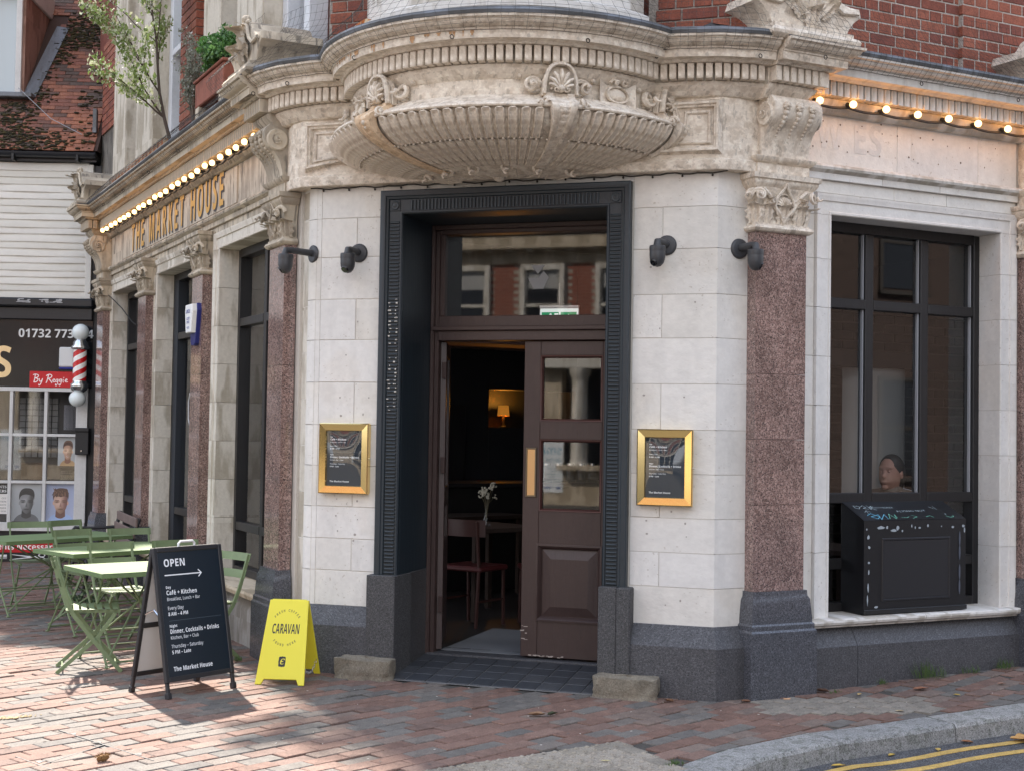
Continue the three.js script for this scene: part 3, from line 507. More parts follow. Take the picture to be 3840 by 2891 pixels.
const CD = [[-0.30, 3.720], [-0.072, 3.720], [-0.072, 3.826], [-0.30, 3.826]];
const CC = [[-0.28, 3.822], [0.010, 3.822], [0.018, 3.828], [0.026, 3.838], [0.072, 3.840], [0.074, 3.884], [0.082, 3.888], [0.082, 3.898], [0.094, 3.902], [0.112, 3.910], [0.128, 3.922], [0.136, 3.938], [0.152, 3.944], [0.154, 3.958], [-0.28, 4.0]];
const LR = [...Array(8)].map((_, i) => { const a = i / 8 * Math.PI * 2; return [0.140 + Math.cos(a) * 0.026, 3.976 + Math.sin(a) * 0.024]; });
for (const [path, m, nm] of [[wPath, S.left, 'west'], [mPath, S.carve, 'bow'], [bPath, S.carve, 'break'], [ePath, S.trim, 'east']]) {
  const c = group('cornice', house);
  mesh('bed_moulding', sweep(CB, path), m, c); mesh('dentil_course', sweep(CD, path), m, c); mesh('corona', sweep(CC, path), m, c);
  for (const lp of nm === 'bow' ? [path] : nm === 'east' ? [path.slice(0, 2), path.slice(4)] : nm === 'break' ? [] : [path.slice(2, 4)]) mesh('lead_roll', sweep(LR, lp), nm === 'bow' ? S.lead : nm === 'east' ? S.lead : S.leadDark, c);
  mesh('lead_flashing', sweep([[-0.8, 4.05], [-0.8, 4.03], [0.13, 3.964], [0.13, 3.972]], path.filter((q, i) => nm !== 'bow' || i % 2 === 0)), S.leadDark, c);
  // dentils, each a block
  const box = cbox(0.0405, 0.092, 0.082, 0.003); let carry = 0.03;
  for (let i = 0; i < path.length - 1; i++) {
    const [x0, z0] = path[i], [x1, z1] = path[i + 1], l = Math.hypot(x1 - x0, z1 - z0), ux = (x1 - x0) / l, uz = (z1 - z0) / l; let t = carry;
    if (l > 0.08 || nm !== 'bow') t = Math.max(carry, nm === 'bow' ? carry : 0.019);
    for (; t < l - (nm === 'bow' ? 0 : 0.015); t += 0.0552) { const x = x0 + ux * t - -uz * -0.03 * -1 * 0, z = z0 + uz * t; const d = mesh('dentil', box, m, c); d.position.set(x + uz * 0.041, 3.774, z - ux * 0.041); d.rotation.y = Math.atan2(-uz, ux); }
    carry = nm === 'bow' ? t - l : 0.03;
  }
}
// --- frieze above the doorway, with its two sunk panels
{
  const f = group('frieze', house);
  mesh('frieze_wall', sweep([[-0.25, 3.20], [0, 3.20], [0.004, 3.212], [0.004, 3.262], [-0.006, 3.27], [-0.006, 3.67], [-0.25, 3.67]], [mirror([0.25, 0.085]), mirror([0.085, 0.095]), mirror([-0.04, 0.06]), mirror([-0.16, -0.045]), [-0.16, -0.045], [-0.04, 0.06], [0.085, 0.095], [0.25, 0.085]]), S.carve, f);
  const prof = [[-0.002, -0.01], [0.006, 0.016], [0.016, 0.018], [0.022, 0.032], [0.034, 0.032], [0.040, 0.012], [0.052, -0.01]];
  const d = 0.078;
  const loop = (pts) => mesh('panel_moulding', sweep(prof, pts, (p, q, v) => [p, q, v + d + Math.max(0, p - 0.0) * -0.0], { closed: true }), S.carve, f, FC);
  const right = [[-0.275, 3.36], [-0.265, 3.40], [-0.22, 3.46], [-0.205, 3.53], [-0.215, 3.575], [0.0, 3.575], [0.0, 3.345], [-0.32, 3.345]];
  loop(right.map(([s, y]) => [s - 0.02, y]).slice().reverse().reverse());
  loop(right.map(([s, y]) => [2 * SC - s + 0.03, y]).reverse());
  const inner = [[-0.215, 3.385], [-0.19, 3.42], [-0.165, 3.47], [-0.16, 3.54], [-0.035, 3.54], [-0.035, 3.375], [-0.24, 3.375]];
  const p2 = [[0, 0], [0.006, 0.008], [0.014, 0.008], [0.02, 0]];
  for (const q of [inner.map(([s, y]) => [s - 0.02, y]), inner.map(([s, y]) => [2 * SC - s + 0.03, y]).reverse()]) mesh('panel_moulding', sweep(p2, q, (a, b, v) => [a, b, v + d], { closed: true }), S.carve, f, FC);
}
// --- the bow: fluted bowl, straps, frieze drum with palmettes
{
  const b = group('carved_bow', house), m = S.carve;
  const YR = 3.455, R = y => 0.075 + 1.115 * Math.sqrt(Math.max(0, 1 - Math.pow((YR - y) / 0.285, 2)));
  const at = (a, r, y) => [r * Math.sin(a), y, r * Math.cos(a)];
  const deg = Math.PI / 180, E = 88 * deg;
  mesh('bowl', patch((u, v) => { const y = mix(3.185, YR, Math.sin(v * Math.PI / 2)); return at(mix(-E, E, u), R(y) - 0.03, y); }, 60, 22), m, b, AX);
  mesh('drum', patch((u, v) => at(mix(-E, E, u), 1.02, mix(3.50, 3.68, v)), 48, 2), m, b, AX);
  mesh('rim', sweep([[-0.2, 3.448], [0.006, 3.450], [0.012, 3.458], [0.008, 3.470], [-0.01, 3.474], [-0.125, 3.532], [-0.14, 3.548], [-0.2, 3.55]], [...Array(41)].map((_, i) => { const a = mix(-E, E, i / 40); return [1.19 * Math.sin(a), 1.19 * Math.cos(a)]; })), m, b, AX);
  // tongues of the two tiers
  const flute = (y0, y1, pitch, deep, rows) => patch((u, v) => {
    const t = u * 2 - 1, y = mix(y0, y1, v), end = v > 0.88 && deep ? Math.sqrt(Math.max(0, 1 - Math.pow((v - 0.88) / 0.125, 2))) : 1, a = t * pitch / 2 * 0.90 * Math.max(0.05, end);
    const rim = Math.exp(-Math.pow((Math.abs(t) - 0.72) / 0.16, 2)), tip = deep ? Math.exp(-Math.pow((v - 0.93) / 0.05, 2)) * (1 - t * t * 0.4) : 0;
    const n = -0.030 * Math.pow(Math.abs(t), 6) + 0.020 * Math.max(rim, tip) - 0.006 + (deep ? 0.002 : 0.004 * Math.sin(v * rows * Math.PI) + 0.004) + 0.006 * Math.exp(-Math.pow(v / 0.06, 2));
    return at(a, R(y) + n, y);
  }, 12, deep ? 14 : 22, 0.8);
  const pitch = 3.62 * deg, big = flute(3.302, 3.449, pitch, true, 0), low = flute(3.212, 3.296, pitch, false, 18);
  const sectors = [[-26.2, 26.2, 14], [35.8, 70.5, 9], [-70.5, -35.8, 9]];
  for (const [a0, a1, n] of sectors) for (let k = 0; k < n; k++) { const a = mix(a0, a1, (k + 0.5) / n) * deg; mesh('flute', big, m, b, mul(AX, TF(0, 0, 0, 0, a))); mesh('flute', low, m, b, mul(AX, TF(0, 0, 0, 0, a))); }
  mesh('beaded_string', merge([...Array(98)].map((_, i) => { const a = mix(-E, E, i / 97); return sph(0.009, ...at(a, R(3.299) + 0.010, 3.299 + (i & 1 ? 0.006 : -0.003)), 6, 5); })), m, b, AX);
  // straps with leaf scales and scroll tops, and a palmette over each
  const palm = merge([...[-1.25, -0.85, -0.42, 0, 0.42, 0.85, 1.25].map(a => { const l = 0.088 * (1 - 0.26 * Math.abs(a) / 1.25); const q = [0, 0.4, 0.75, 1].map(t => [Math.sin(a + (t > 0.8 ? a * 0.25 : 0)) * l * t, 0.028 + Math.cos(a) * l * t * 1.2, 0.012 + 0.012 * Math.sin(t * 2.4)]); return tube(q, [0.004, 0.008, 0.012, 0.007], 6); }), sph(0.022, 0, 0.03, 0.016), tube([...Array(15)].map((_, i) => { const t = i / 14 * 2 - 1; return [0.086 * Math.sin(t * 1.57) * (1 - 0.0 * t), 0.165 - 0.165 * t * t * (0.4 + 0.6 * Math.abs(t)), 0.012]; }), 0.011, 6), spiralGeo(0.022, 1.6, 0.006).translate(0.03, 0.022, 0.014), spiralGeo(0.022, 1.6, 0.006, -1).translate(-0.03, 0.022, 0.014)]);
  const plate = (() => { const s = new THREE.Shape(); s.moveTo(-0.088, 0); s.bezierCurveTo(-0.10, 0.10, -0.05, 0.15, 0, 0.185); s.bezierCurveTo(0.05, 0.15, 0.10, 0.10, 0.088, 0); return boxUV(new THREE.ExtrudeGeometry(s, { depth: 0.03, bevelEnabled: true, bevelSize: 0.005, bevelThickness: 0.005, bevelSegments: 1, curveSegments: 8 }).translate(0, 0, -0.028)); })();
  for (const A of [-75.5, -31, 31, 75.5]) {
    const g = group('strap', b), F = mul(AX, TF(0, 0, 0, 0, A * deg));
    const strap = patch((u, v) => { const t = u * 2 - 1, y = mix(3.20, 3.55, v), w = mix(0.07, 0.185, sst(0, 1, v)) / 2; const band = Math.abs(t) < 0.46; const rd = y > YR ? mix(R(YR), 1.07, sst(YR, 3.545, y)) : R(y); const n = 0.042 + (band ? -0.012 + 0.010 * Math.pow(Math.abs(Math.sin(v * Math.PI * 13 + Math.cos(t * 3) * 1.6)), 0.7) * (v < 0.72 ? 1 : 0.2) * (1 - Math.pow(t / 0.46, 2) * 0.6) : 0.003 * Math.sin((Math.abs(t) - 0.46) / 0.54 * Math.PI)) - (Math.abs(t) > 0.985 ? 0.05 : 0); return [t * w, y, Math.sqrt(Math.max(0.01, Math.pow(rd + n, 2) - Math.pow(t * w, 2)))]; }, 26, 52, 0.6);
    mesh('strap_band', strap, A === -31 ? std([0.80, 0.64, 0.48], T.worn, 0.9, T.stoneB, 0.005) : m, g, F);
    mesh('bell_flower', merge([sph(0.022, 0, 3.43, 1.208, 8, 6), sph(0.016, -0.02, 3.452, 1.208, 7, 5), sph(0.016, 0.02, 3.452, 1.208, 7, 5), sph(0.014, 0, 3.40, 1.195, 7, 5), sph(0.012, 0, 3.475, 1.19, 7, 5)]), m, g, F);
    for (const s of [-1, 1]) mesh('scroll', spiralGeo(0.034, 1.9, 0.010), m, g, mul(F, TF(s * 0.103, 3.475, 1.185, 0, s * 1.35)));
    mesh('palmette', plate, m, g, mul(F, TF(0, 3.543, 1.075, 0.06), M4().makeScale(1.12, 1.06, 1)));
    mesh('palmette_fronds', palm, m, g, mul(F, TF(0, 3.545, 1.085, 0.06), M4().makeScale(1.12, 1.08, 1.9)));
  }
  // scrolls and cartouches between the palmettes
  const onDrum = (a, y) => mul(AX, TF(0, 0, 0, 0, a * deg), TF(0, y, 1.026));
  const tail = [[0.09, -0.02, 0], [0.085, 0.005, 0], [0.07, 0.03, 0]];
  for (const [a, s] of [[-22.6, 1], [22.6, -1], [39.3, 1], [-39.3, -1], [66.5, -1], [-66.5, 1]]) { mesh('scroll_relief', merge([spiralGeo(0.046, 1.9, 0.012, -s, [[s * 0.05, -0.046, 0], [s * 0.03, -0.056, 0], [0, -0.056, 0], [-s * 0.035, -0.04, 0], [-s * 0.052, -0.015, 0]].map(q => [q[0], q[1], q[2]])), LEAFS.clone().rotateZ(s * 1.2).scale(0.8, 0.8, 0.5).translate(s * 0.02, -0.02, 0), sph(0.012, s * 0.055, 0.045, 0.005, 8, 6)]), m, b, mul(onDrum(a, 3.60), M4().makeScale(1.3, 1.3, 2))); }
  for (const s of [-1, 1]) {
    const A0 = s * 52.8; mesh('cartouche', merge([patch((u, v) => { const t = u * Math.PI * 2, r = v; return [Math.cos(t) * 0.062 * r, Math.sin(t) * 0.033 * r, 0.012 * (1 - r * r) + 0.004]; }, 20, 5), tube([...Array(21)].map((_, i) => { const t = i / 20 * Math.PI * 2; return [Math.cos(t) * 0.068, Math.sin(t) * 0.038, 0.008]; }), 0.007, 6), patch((u, v) => { const t = u * 2 - 1; return [t * 0.115, (v * 2 - 1) * (0.052 + 0.012 * Math.cos(t * 6.3)), 0.002 + 0.010 * Math.pow(Math.abs(t), 3)]; }, 16, 4), spiralGeo(0.02, 1.4, 0.006).translate(0.03, 0.05, 0.012), spiralGeo(0.02, 1.4, 0.006, -1).translate(-0.03, 0.05, 0.012)]), m, b, mul(onDrum(A0, 3.60), M4().makeScale(1.2, 1.25, 2)));
  }
  // rust runs on the corona, west of the middle
  const runs = []; for (let k = 0; k < 26; k++) { const a = rr(-52, 6) * deg, w2 = rr(0.004, 0.022), h2 = rr(0.012, 0.042), r2 = 1.13 + 0.0765; runs.push(patch((u, v) => at(a + (u - 0.5) * w2 * (0.5 + 0.9 * v + 0.3 * Math.sin(v * 9 + k)) / r2, r2, 3.883 - (1 - v) * h2), 3, 5)); }
  stuff(mesh('rust_stains', merge(runs), std([0.62, 0.40, 0.24], T.worn, 0.95, null, 1), b, AX));
  // leaf cluster under the bowl
  for (let k = 0; k < 15; k++) { const a = mix(-66, 66, k / 14) * deg; mesh('leaf', LEAFB, m, b, mul(AX, TF(0, 0, 0, 0, a), TF(0, 3.20, 0.38 + 0.03 * (k & 1), 1.30, 0, rr(-0.5, 0.5), 1.5))); }
  for (const a of [-48, -27, -8, 12, 30, 52]) mesh('scroll', VOL, m, b, mul(AX, TF(0, 0, 0, 0, a * deg), TF(0, 3.222, 0.60, 0.9, 0, a, 0.95)));
  mesh('boss', sph(0.05, 0, 3.215, 0.34), m, b, AX);
}
// --- east and west fronts: stone round the windows, lintel bands, friezes
const HEAD = 3.005, SILLY = 0.448;
function opening(fr, a0, a1, y0, y1, reveal, archM, fieldM, o = {}) {
  const g = group('window_surround', house), w = 0.135;
  const prof = [[0, -reveal], [0, 0.0], [0.006, 0.006], [0.018, 0.006], [0.022, 0.0], [w - 0.05, 0.0], [w - 0.046, 0.010], [w - 0.03, 0.014], [w - 0.018, 0.020], [w - 0.004, 0.022], [w, -0.02], [w, -reveal]];
  const path = [[a0, y0], [a0, y1], [a1, y1], [a1, y0]]; const joints = [0.86, 1.17, 1.48, 1.79, 2.10, 2.41, 2.72];
  // jambs in drums, the head in one piece
  let prev = y0;
  for (const y of [...joints, y1 - 0.002]) { for (const [p, q] of [[[a0, prev + 0.0015], [a0, y - 0.0015]], [[a1, y - 0.0015], [a1, prev + 0.0015]]]) mesh('jamb_stone', sweep(prof, [p, q], WALL, {}), archM, g, fr); prev = y; }
  mesh('lintel', sweep(prof, [[a0, y1 - 0.001], [a0, y1], [a1, y1], [a1, y1 - 0.001]], WALL), archM, g, fr);
  return g;
}
{ // east
  const w0 = 0.88, w1 = 2.357;
  opening(FR, w0, w1, SILLY, HEAD, 0.21, S.ashlar[0], S.trim);
  const e = group('east_front', house), J = 0.0015; let y = 0.40;
  for (const y1 of [0.86, 1.17, 1.48, 1.79, 2.10, 2.41, 2.72, 3.0, 3.185]) { for (const [a, b] of [[0.60, 0.742], [2.495, 2.62]]) mesh('stone_block', rbox(a, b, y + J, y1 - J, -0.2, 0.0, 0.002), pick(S.ashlar), e, FR); y = y1; }
  for (const [a, b] of [[0.742, 1.40], [1.403, 1.86], [1.863, 2.495]]) mesh('stone_block', rbox(a, b, 3.143, 3.222, -0.2, 0.0, 0.002), pick(S.ashlar), e, FR);
  for (const [a, b] of [[0.62, 1.28], [1.283, 1.78], [1.783, 2.5]]) mesh('stone_block', rbox(a, b, 3.224, 3.268, -0.2, 0.022, 0.002), pick(S.ashlar), e, FR);
  mesh('bead_moulding', sweep([[-0.1, 3.266], [0.02, 3.266], [0.03, 3.272], [0.05, 3.285], [0.055, 3.30], [0.045, 3.316], [0.02, 3.325], [-0.1, 3.33]], [[0.62, 0], [6, 0]]), S.trim, e);
  for (const [a, b] of [[0.6, 1.42], [1.4225, 2.14], [2.1425, 2.5], [2.9, 6]]) mesh('frieze_block', rbox(a, b, 3.32, 3.70, -0.2, 0.004, 0.001), pick(S.ashlar), e, FR);
  mesh('wall_beyond', rbox(2.9, 6.5, 0.3, 3.4, -0.3, -0.002), S.ashlar[0], e, FR);
  mesh('mortar', merge([rbox(0.235, 0.88, 0.3, 3.7, -0.3, -0.006), rbox(2.36, 2.95, 0.3, 3.7, -0.3, -0.006), rbox(0.5, 2.9, 3.02, 3.72, -0.3, -0.006)]), S.mortar, e, FR);
  mesh('window_sill', sweep([[-0.32, 0.395], [0.06, 0.395], [0.064, 0.405], [0.082, 0.414], [0.088, 0.428], [0.086, 0.44], [0.075, 0.449], [-0.32, 0.455]], [[0.66, 0], [1.62, 0]]), S.trim, e);
  mesh('window_sill', sweep([[-0.32, 0.395], [0.06, 0.395], [0.064, 0.405], [0.082, 0.414], [0.088, 0.428], [0.086, 0.44], [0.075, 0.449], [-0.32, 0.455]], [[1.623, 0], [2.52, 0]]), S.trim, e);
  // old fixing holes and the ghost of earlier lettering
  const holes = [[0.72, 3.62], [0.71, 3.57], [0.80, 3.60], [0.71, 3.54], [0.79, 3.46], [0.83, 3.47], [0.72, 3.43], [0.94, 3.59], [0.93, 3.45], [1.12, 3.60], [1.08, 3.56], [1.17, 3.44], [1.28, 3.63], [1.29, 3.57], [1.27, 3.42], [1.42, 3.57], [1.52, 3.44], [1.56, 3.43], [1.55, 3.53], [1.62, 3.58], [1.73, 3.58], [1.60, 3.41], [1.78, 3.42], [1.86, 3.55], [1.98, 3.45], [2.06, 3.56], [2.2, 3.44], [1.0, 3.42], [0.66, 3.48], [2.3, 3.58]];
  stuff(mesh('fixing_holes', merge(holes.map(([x, y]) => new THREE.CircleGeometry(rr(0.004, 0.0075), 7).translate(x, y, 0.0065))), mat([0.16, 0.12, 0.10], 0.95), e, FR));
  const gh = textGeo('W', 0.20, 0.85).translate(0.75, 3.43, 0.0058), gh2 = textGeo('ES', 0.20, 0.85).translate(1.06, 3.42, 0.0058), gh3 = textGeo('T', 0.2, 0.85).translate(1.5, 3.42, 0.0058);
  stuff(mesh('ghost_lettering', boxUV(merge([gh, gh2, gh3])), std([0.765, 0.745, 0.71], T.stone, 0.85, T.stoneB, 0.002), e, FR));
}
const WW = [[-4.15, -2.70], [-6.39, -4.90], [-8.53, -7.02]];
{ // west
  WW.forEach(([a, b]) => opening(FL, a, b, 0.42, 3.035, 0.18, S.leftFrame, S.left));
  const e = group('west_front', house); const edges = [-9.2, ...WW.flatMap(([a, b]) => [a, b]).sort((p, q) => p - q), -2.0];
  for (let i = 0; i < edges.length; i += 2) { let y = 0.35; for (const y1 of [0.86, 1.17, 1.48, 1.79, 2.10, 2.41, 2.72, 3.0, 3.185]) { mesh('stone_block', rbox(edges[i] + (i ? 0.134 : 0), edges[i + 1] - (i < 6 ? 0.134 : 0.0), y + 0.0015, y1 - 0.0015, -0.2, i < 6 ? 0 : -0.03, 0.002), S.leftFrame, e, FL); y = y1; } }
  mesh('stone_block', rbox(-9.2, -2.3, 3.172, 3.225, -0.2, 0.001), S.left, e, FL); mesh('stone_block', rbox(-9.2, -2.3, 3.226, 3.268, -0.2, 0.02), S.left, e, FL);
  mesh('bead_moulding', sweep([[-0.1, 3.266], [0.02, 3.266], [0.03, 3.272], [0.05, 3.285], [0.055, 3.30], [0.045, 3.316], [0.02, 3.325], [-0.1, 3.33]], [[XL, -9.1], [XL, -2.3]]), S.left, e);
  for (const [a, b] of [[-9.1, -7.9], [-7.897, -6.1], [-6.097, -4.3], [-4.297, -2.25]]) mesh('frieze_block', rbox(a, b, 3.32, 3.70, -0.2, 0.008, 0.001), std([0.73, 0.695, 0.64], T.sooty, 0.86, T.stoneB, 0.004), e, FL);
  mesh('sign_board', rbox(-7.95, -3.62, 3.335, 3.625, 0.0, 0.022, 0.002), std([0.68, 0.65, 0.60], T.sooty, 0.8, T.stoneB, 0.003), e, FL);
  mesh('mortar', merge([rbox(-9.2, -2.2, 3.04, 3.72, -0.3, -0.006), ...[[-9.2, -8.66], [-6.9, -6.5], [-4.78, -4.28], [-2.58, -2.1]].map(([a, b]) => rbox(a, b, 0.3, 3.3, -0.3, -0.008))]), S.mortar, e, FL);
  for (const [a, b] of WW) mesh('window_sill', sweep([[-0.3, 0.36], [0.10, 0.36], [0.11, 0.39], [0.105, 0.41], [-0.3, 0.42]], [[XL, a - 0.15], [XL, b + 0.15]]), std([0.66, 0.55, 0.40], T.dirty, 0.8, T.stoneB, 0.003), e);
  // painted sign lettering
  const gold = std([0.62, 0.36, 0.08], T.paint, 0.5, null, 1), ink = mat([0.045, 0.045, 0.05], 0.7);
  let z = -7.50; for (const word of ['THE', 'MARKET', 'HOUSE']) for (const ch of word + ' ') { if (ch === ' ') { z += 0.16; continue; } const g = textGeo(ch, 0.285, 0.74); g.computeBoundingBox(); const wd = g.boundingBox.max.x;
    mesh('letter', boxUV(g.clone().translate(z, 3.37, 0.0265)), gold, e, FL); mesh('letter_shadow', boxUV(g.clone().translate(z + 0.028, 3.35, 0.0242)), ink, e, FL); z += wd + 0.078; }
}
// --- glazed windows: dark timber frames
function glazing(fr, a0, a1, y0, y1, d, cols, rows, o = {}) {
  const g = group('window', house), t = 0.045;
  const bar = (x0, x1, ya, yb, dd = 0) => mesh('glazing_bar', rbox(x0, x1, ya, yb, d - 0.06, d + 0.012 + dd, 0.004), S.frame, g, fr);
  mesh('frame', merge([rbox(a0 - 0.02, a0 + 0.05, y0, y1, d - 0.07, d + 0.02), rbox(a1 - 0.05, a1 + 0.02, y0, y1, d - 0.07, d + 0.02), rbox(a0 + 0.05, a1 - 0.05, y1 - 0.06, y1 + 0.02, d - 0.07, d + 0.02), rbox(a0 + 0.05, a1 - 0.05, y0, y0 + 0.06, d - 0.07, d + 0.02)]), S.frame, g, fr);
  const X = [a0 + 0.05, ...cols, a1 - 0.05], Y = [y0 + 0.06, ...rows, y1 - 0.06];
  for (const c of cols) bar(c - 0.034, c + 0.034, y0 + 0.06, y1 - 0.06);
  for (const r of rows) for (let i = 0; i < X.length - 1; i++) bar(X[i] + (i ? 0.034 : 0), X[i + 1] - (i < X.length - 2 ? 0.034 : 0), r - 0.033, r + 0.033, 0.004);
  for (let i = 0; i < X.length - 1; i++) for (let j = 0; j < Y.length - 1; j++) {
    const x0 = X[i] + (i ? 0.034 : 0), x1 = X[i + 1] - (i < X.length - 2 ? 0.034 : 0), ya = Y[j] + (j ? 0.033 : 0), yb = Y[j + 1] - (j < Y.length - 2 ? 0.033 : 0);
    const p = mesh('pane', new THREE.PlaneGeometry(x1 - x0, yb - ya).translate((x0 + x1) / 2, (ya + yb) / 2, d - 0.03), S.glass, g, fr);
    if (ya > (o.beadFrom ?? 1)) mesh('glazing_bead', rbox(x1 - 0.012, x1 - 0.002, ya, yb, d - 0.028, d - 0.004, 0.002), S.grey, g, fr);
  }
  if (o.solid) for (const [x0, x1, ya, yb] of o.solid) mesh('panel', rbox(x0, x1, ya, yb, d - 0.05, d - 0.035), S.black, g, fr);
  return g;
}
glazing(FR, 0.88, 2.357, 0.45, 3.0, -0.21, [1.375, 1.86], [0.76, 1.19, 2.47]);
WW.forEach(([a, b]) => glazing(FL, a, b, 0.42, 3.03, -0.18, [a + (b - a) * 0.5], [0.80, 2.44], { beadFrom: 0.6 }));

// --- doorway: painted reeded surround, granite blocks, timber frame
{
  const dr = group('door_surround', house), a0 = -2.06, a1 = -0.69, y1 = 3.0, W = 0.155;
  const prof = [[0, -0.02], [0, 0.030], [0.008, 0.038], [0.016, 0.038], [0.020, 0.030], [0.095, 0.030], [0.100, 0.040], [0.112, 0.044], [0.118, 0.052], [0.148, 0.054], [0.155, 0.050], [0.155, -0.02]];
  const fine = (u, s) => u;
  mesh('architrave', sweep(prof, [[a0, 0.65], [a0, y1], [a1, y1], [a1, 0.65]], WALL), S.navy, dr, FC);
  // reeds: across the jambs, upright in the head
  const reed = (w, h, d) => new THREE.CylinderGeometry(h * 0.36, h * 0.36, w, 6, 1, false).rotateZ(Math.PI / 2).scale(1, 1, d);
  const jamb = a => [...Array(96)].map((_, k) => reed(0.064, 0.0238, 1).translate(a, 0.665 + k * 0.0240, 0.031));
  for (const a of [a0 - 0.057, a1 + 0.057]) stuff(mesh('reeding', boxUV(merge(jamb(a))), S.navy, dr, FC));
  stuff(mesh('reeding', boxUV(merge([...Array(53)].map((_, k) => reed(0.064, 0.0238, 1).rotateZ(Math.PI / 2).translate(a0 + 0.06 + k * 0.02405, y1 + 0.057, 0.031)))), S.navy, dr, FC));
  for (const a of [a0 - 0.057, a1 + 0.057]) { mesh('corner_block', rbox(a - 0.036, a + 0.036, y1 + 0.021, y1 + 0.093, 0.028, 0.036, 0.002), S.navy, dr, FC); mesh('roundel', lathe([[0, 0.006], [0.012, 0.006], [0.018, 0.002], [0.024, 0.007], [0.029, 0.005], [0.030, 0]], 24).rotateX(Math.PI / 2), S.navy, dr, mul(FC, TF(a, y1 + 0.057, 0.036))); }
  // chipped paint on the west reeds
  const chips = []; for (let k = 0; k < 70; k++) { const y = rr(1.72, 2.45), side = rnd() < 0.6 ? 1 : -1; chips.push(cbox(rr(0.004, 0.016), rr(0.003, 0.011), 0.003, 0.001, a0 - 0.057 + side * rr(0.014, 0.030), 0.665 + Math.round((y - 0.665) / 0.024) * 0.024, 0.0395)); }
  stuff(mesh('paint_chips', merge(chips), mat([0.58, 0.55, 0.50], 0.9), dr, FC));
  // reveals
  mesh('reveal', rbox(a0 - 0.10, a0 + 0.001, 0.648, y1 + 0.1, -0.62, -0.002, 0.001), S.navy, dr, FC); mesh('reveal', rbox(a1 - 0.001, a1 + 0.10, 0.648, y1 + 0.1, -0.62, -0.002, 0.001), S.navy, dr, FC);
  mesh('soffit', rbox(a0 + 0.001, a1 - 0.001, y1 - 0.001, y1 + 0.1, -0.62, -0.002, 0.001), S.navy, dr, FC);
  const gr = std([0.44, 0.435, 0.42], T.granG, 0.75, T.gritB, 0.0015), gd = std([0.44, 0.435, 0.42], T.granG, 0.3, null, 1);
  mesh('granite_base', rbox(-2.25, -2.052, -0.1, 0.65, -0.2, 0.085, 0.004), gr, dr, FC);
  mesh('granite_base', rbox(-2.2, -2.054, 0.0, 0.652, -0.62, -0.201, 0.003), gd, dr, FC);
  mesh('granite_base', merge([rbox(-0.70, -0.585, -0.1, 0.65, -0.2, 0.085, 0.004), rbox(-0.583, -0.495, -0.1, 0.65, -0.2, 0.10, 0.008)]), gr, dr, FC);
  mesh('granite_base', rbox(-0.698, -0.55, 0.0, 0.652, -0.62, -0.201, 0.003), gd, dr, FC);
  // timber frame, transom light
  const d = -0.50, f = group('door_frame', house);
  const box = (n, x0, x1, ya, yb, z0, z1, m = S.wood) => mesh(n, rbox(x0, x1, ya, yb, z0, z1, 0.004), m, f, FC);
  box('jamb', -2.058, -2.03, 0.07, 2.998, d - 0.12, d + 0.02); box('jamb', -2.03, -2.0, 0.07, 2.96, d - 0.1, d + 0.005); box('jamb', -0.74, -0.692, 0.07, 2.998, d - 0.12, d + 0.02);
  box('head', -2.03, -0.74, 2.965, 2.998, d - 0.12, d + 0.022); box('head', -2.0, -0.74, 2.935, 2.965, d - 0.1, d + 0.006);
  box('transom_rail', -2.0, -0.74, 2.30, 2.375, d - 0.1, d + 0.004); box('transom_rail', -2.04, -0.70, 2.272, 2.302, d - 0.1, d + 0.045); box('transom_rail', -2.0, -0.72, 2.205, 2.272, d - 0.1, d + 0.018);
  box('transom_stile', -2.0, -1.965, 2.375, 2.935, d - 0.06, d - 0.004); box('transom_stile', -0.775, -0.74, 2.375, 2.935, d - 0.06, d - 0.004);
  mesh('transom_light', new THREE.PlaneGeometry(1.19, 0.56).translate(-1.37, 2.655, d - 0.035), S.glass, f, FC);
  mesh('threshold', rbox(-2.05, -0.70, 0.0, 0.082, d - 0.12, d + 0.03, 0.006), S.granD, f, FC);
}
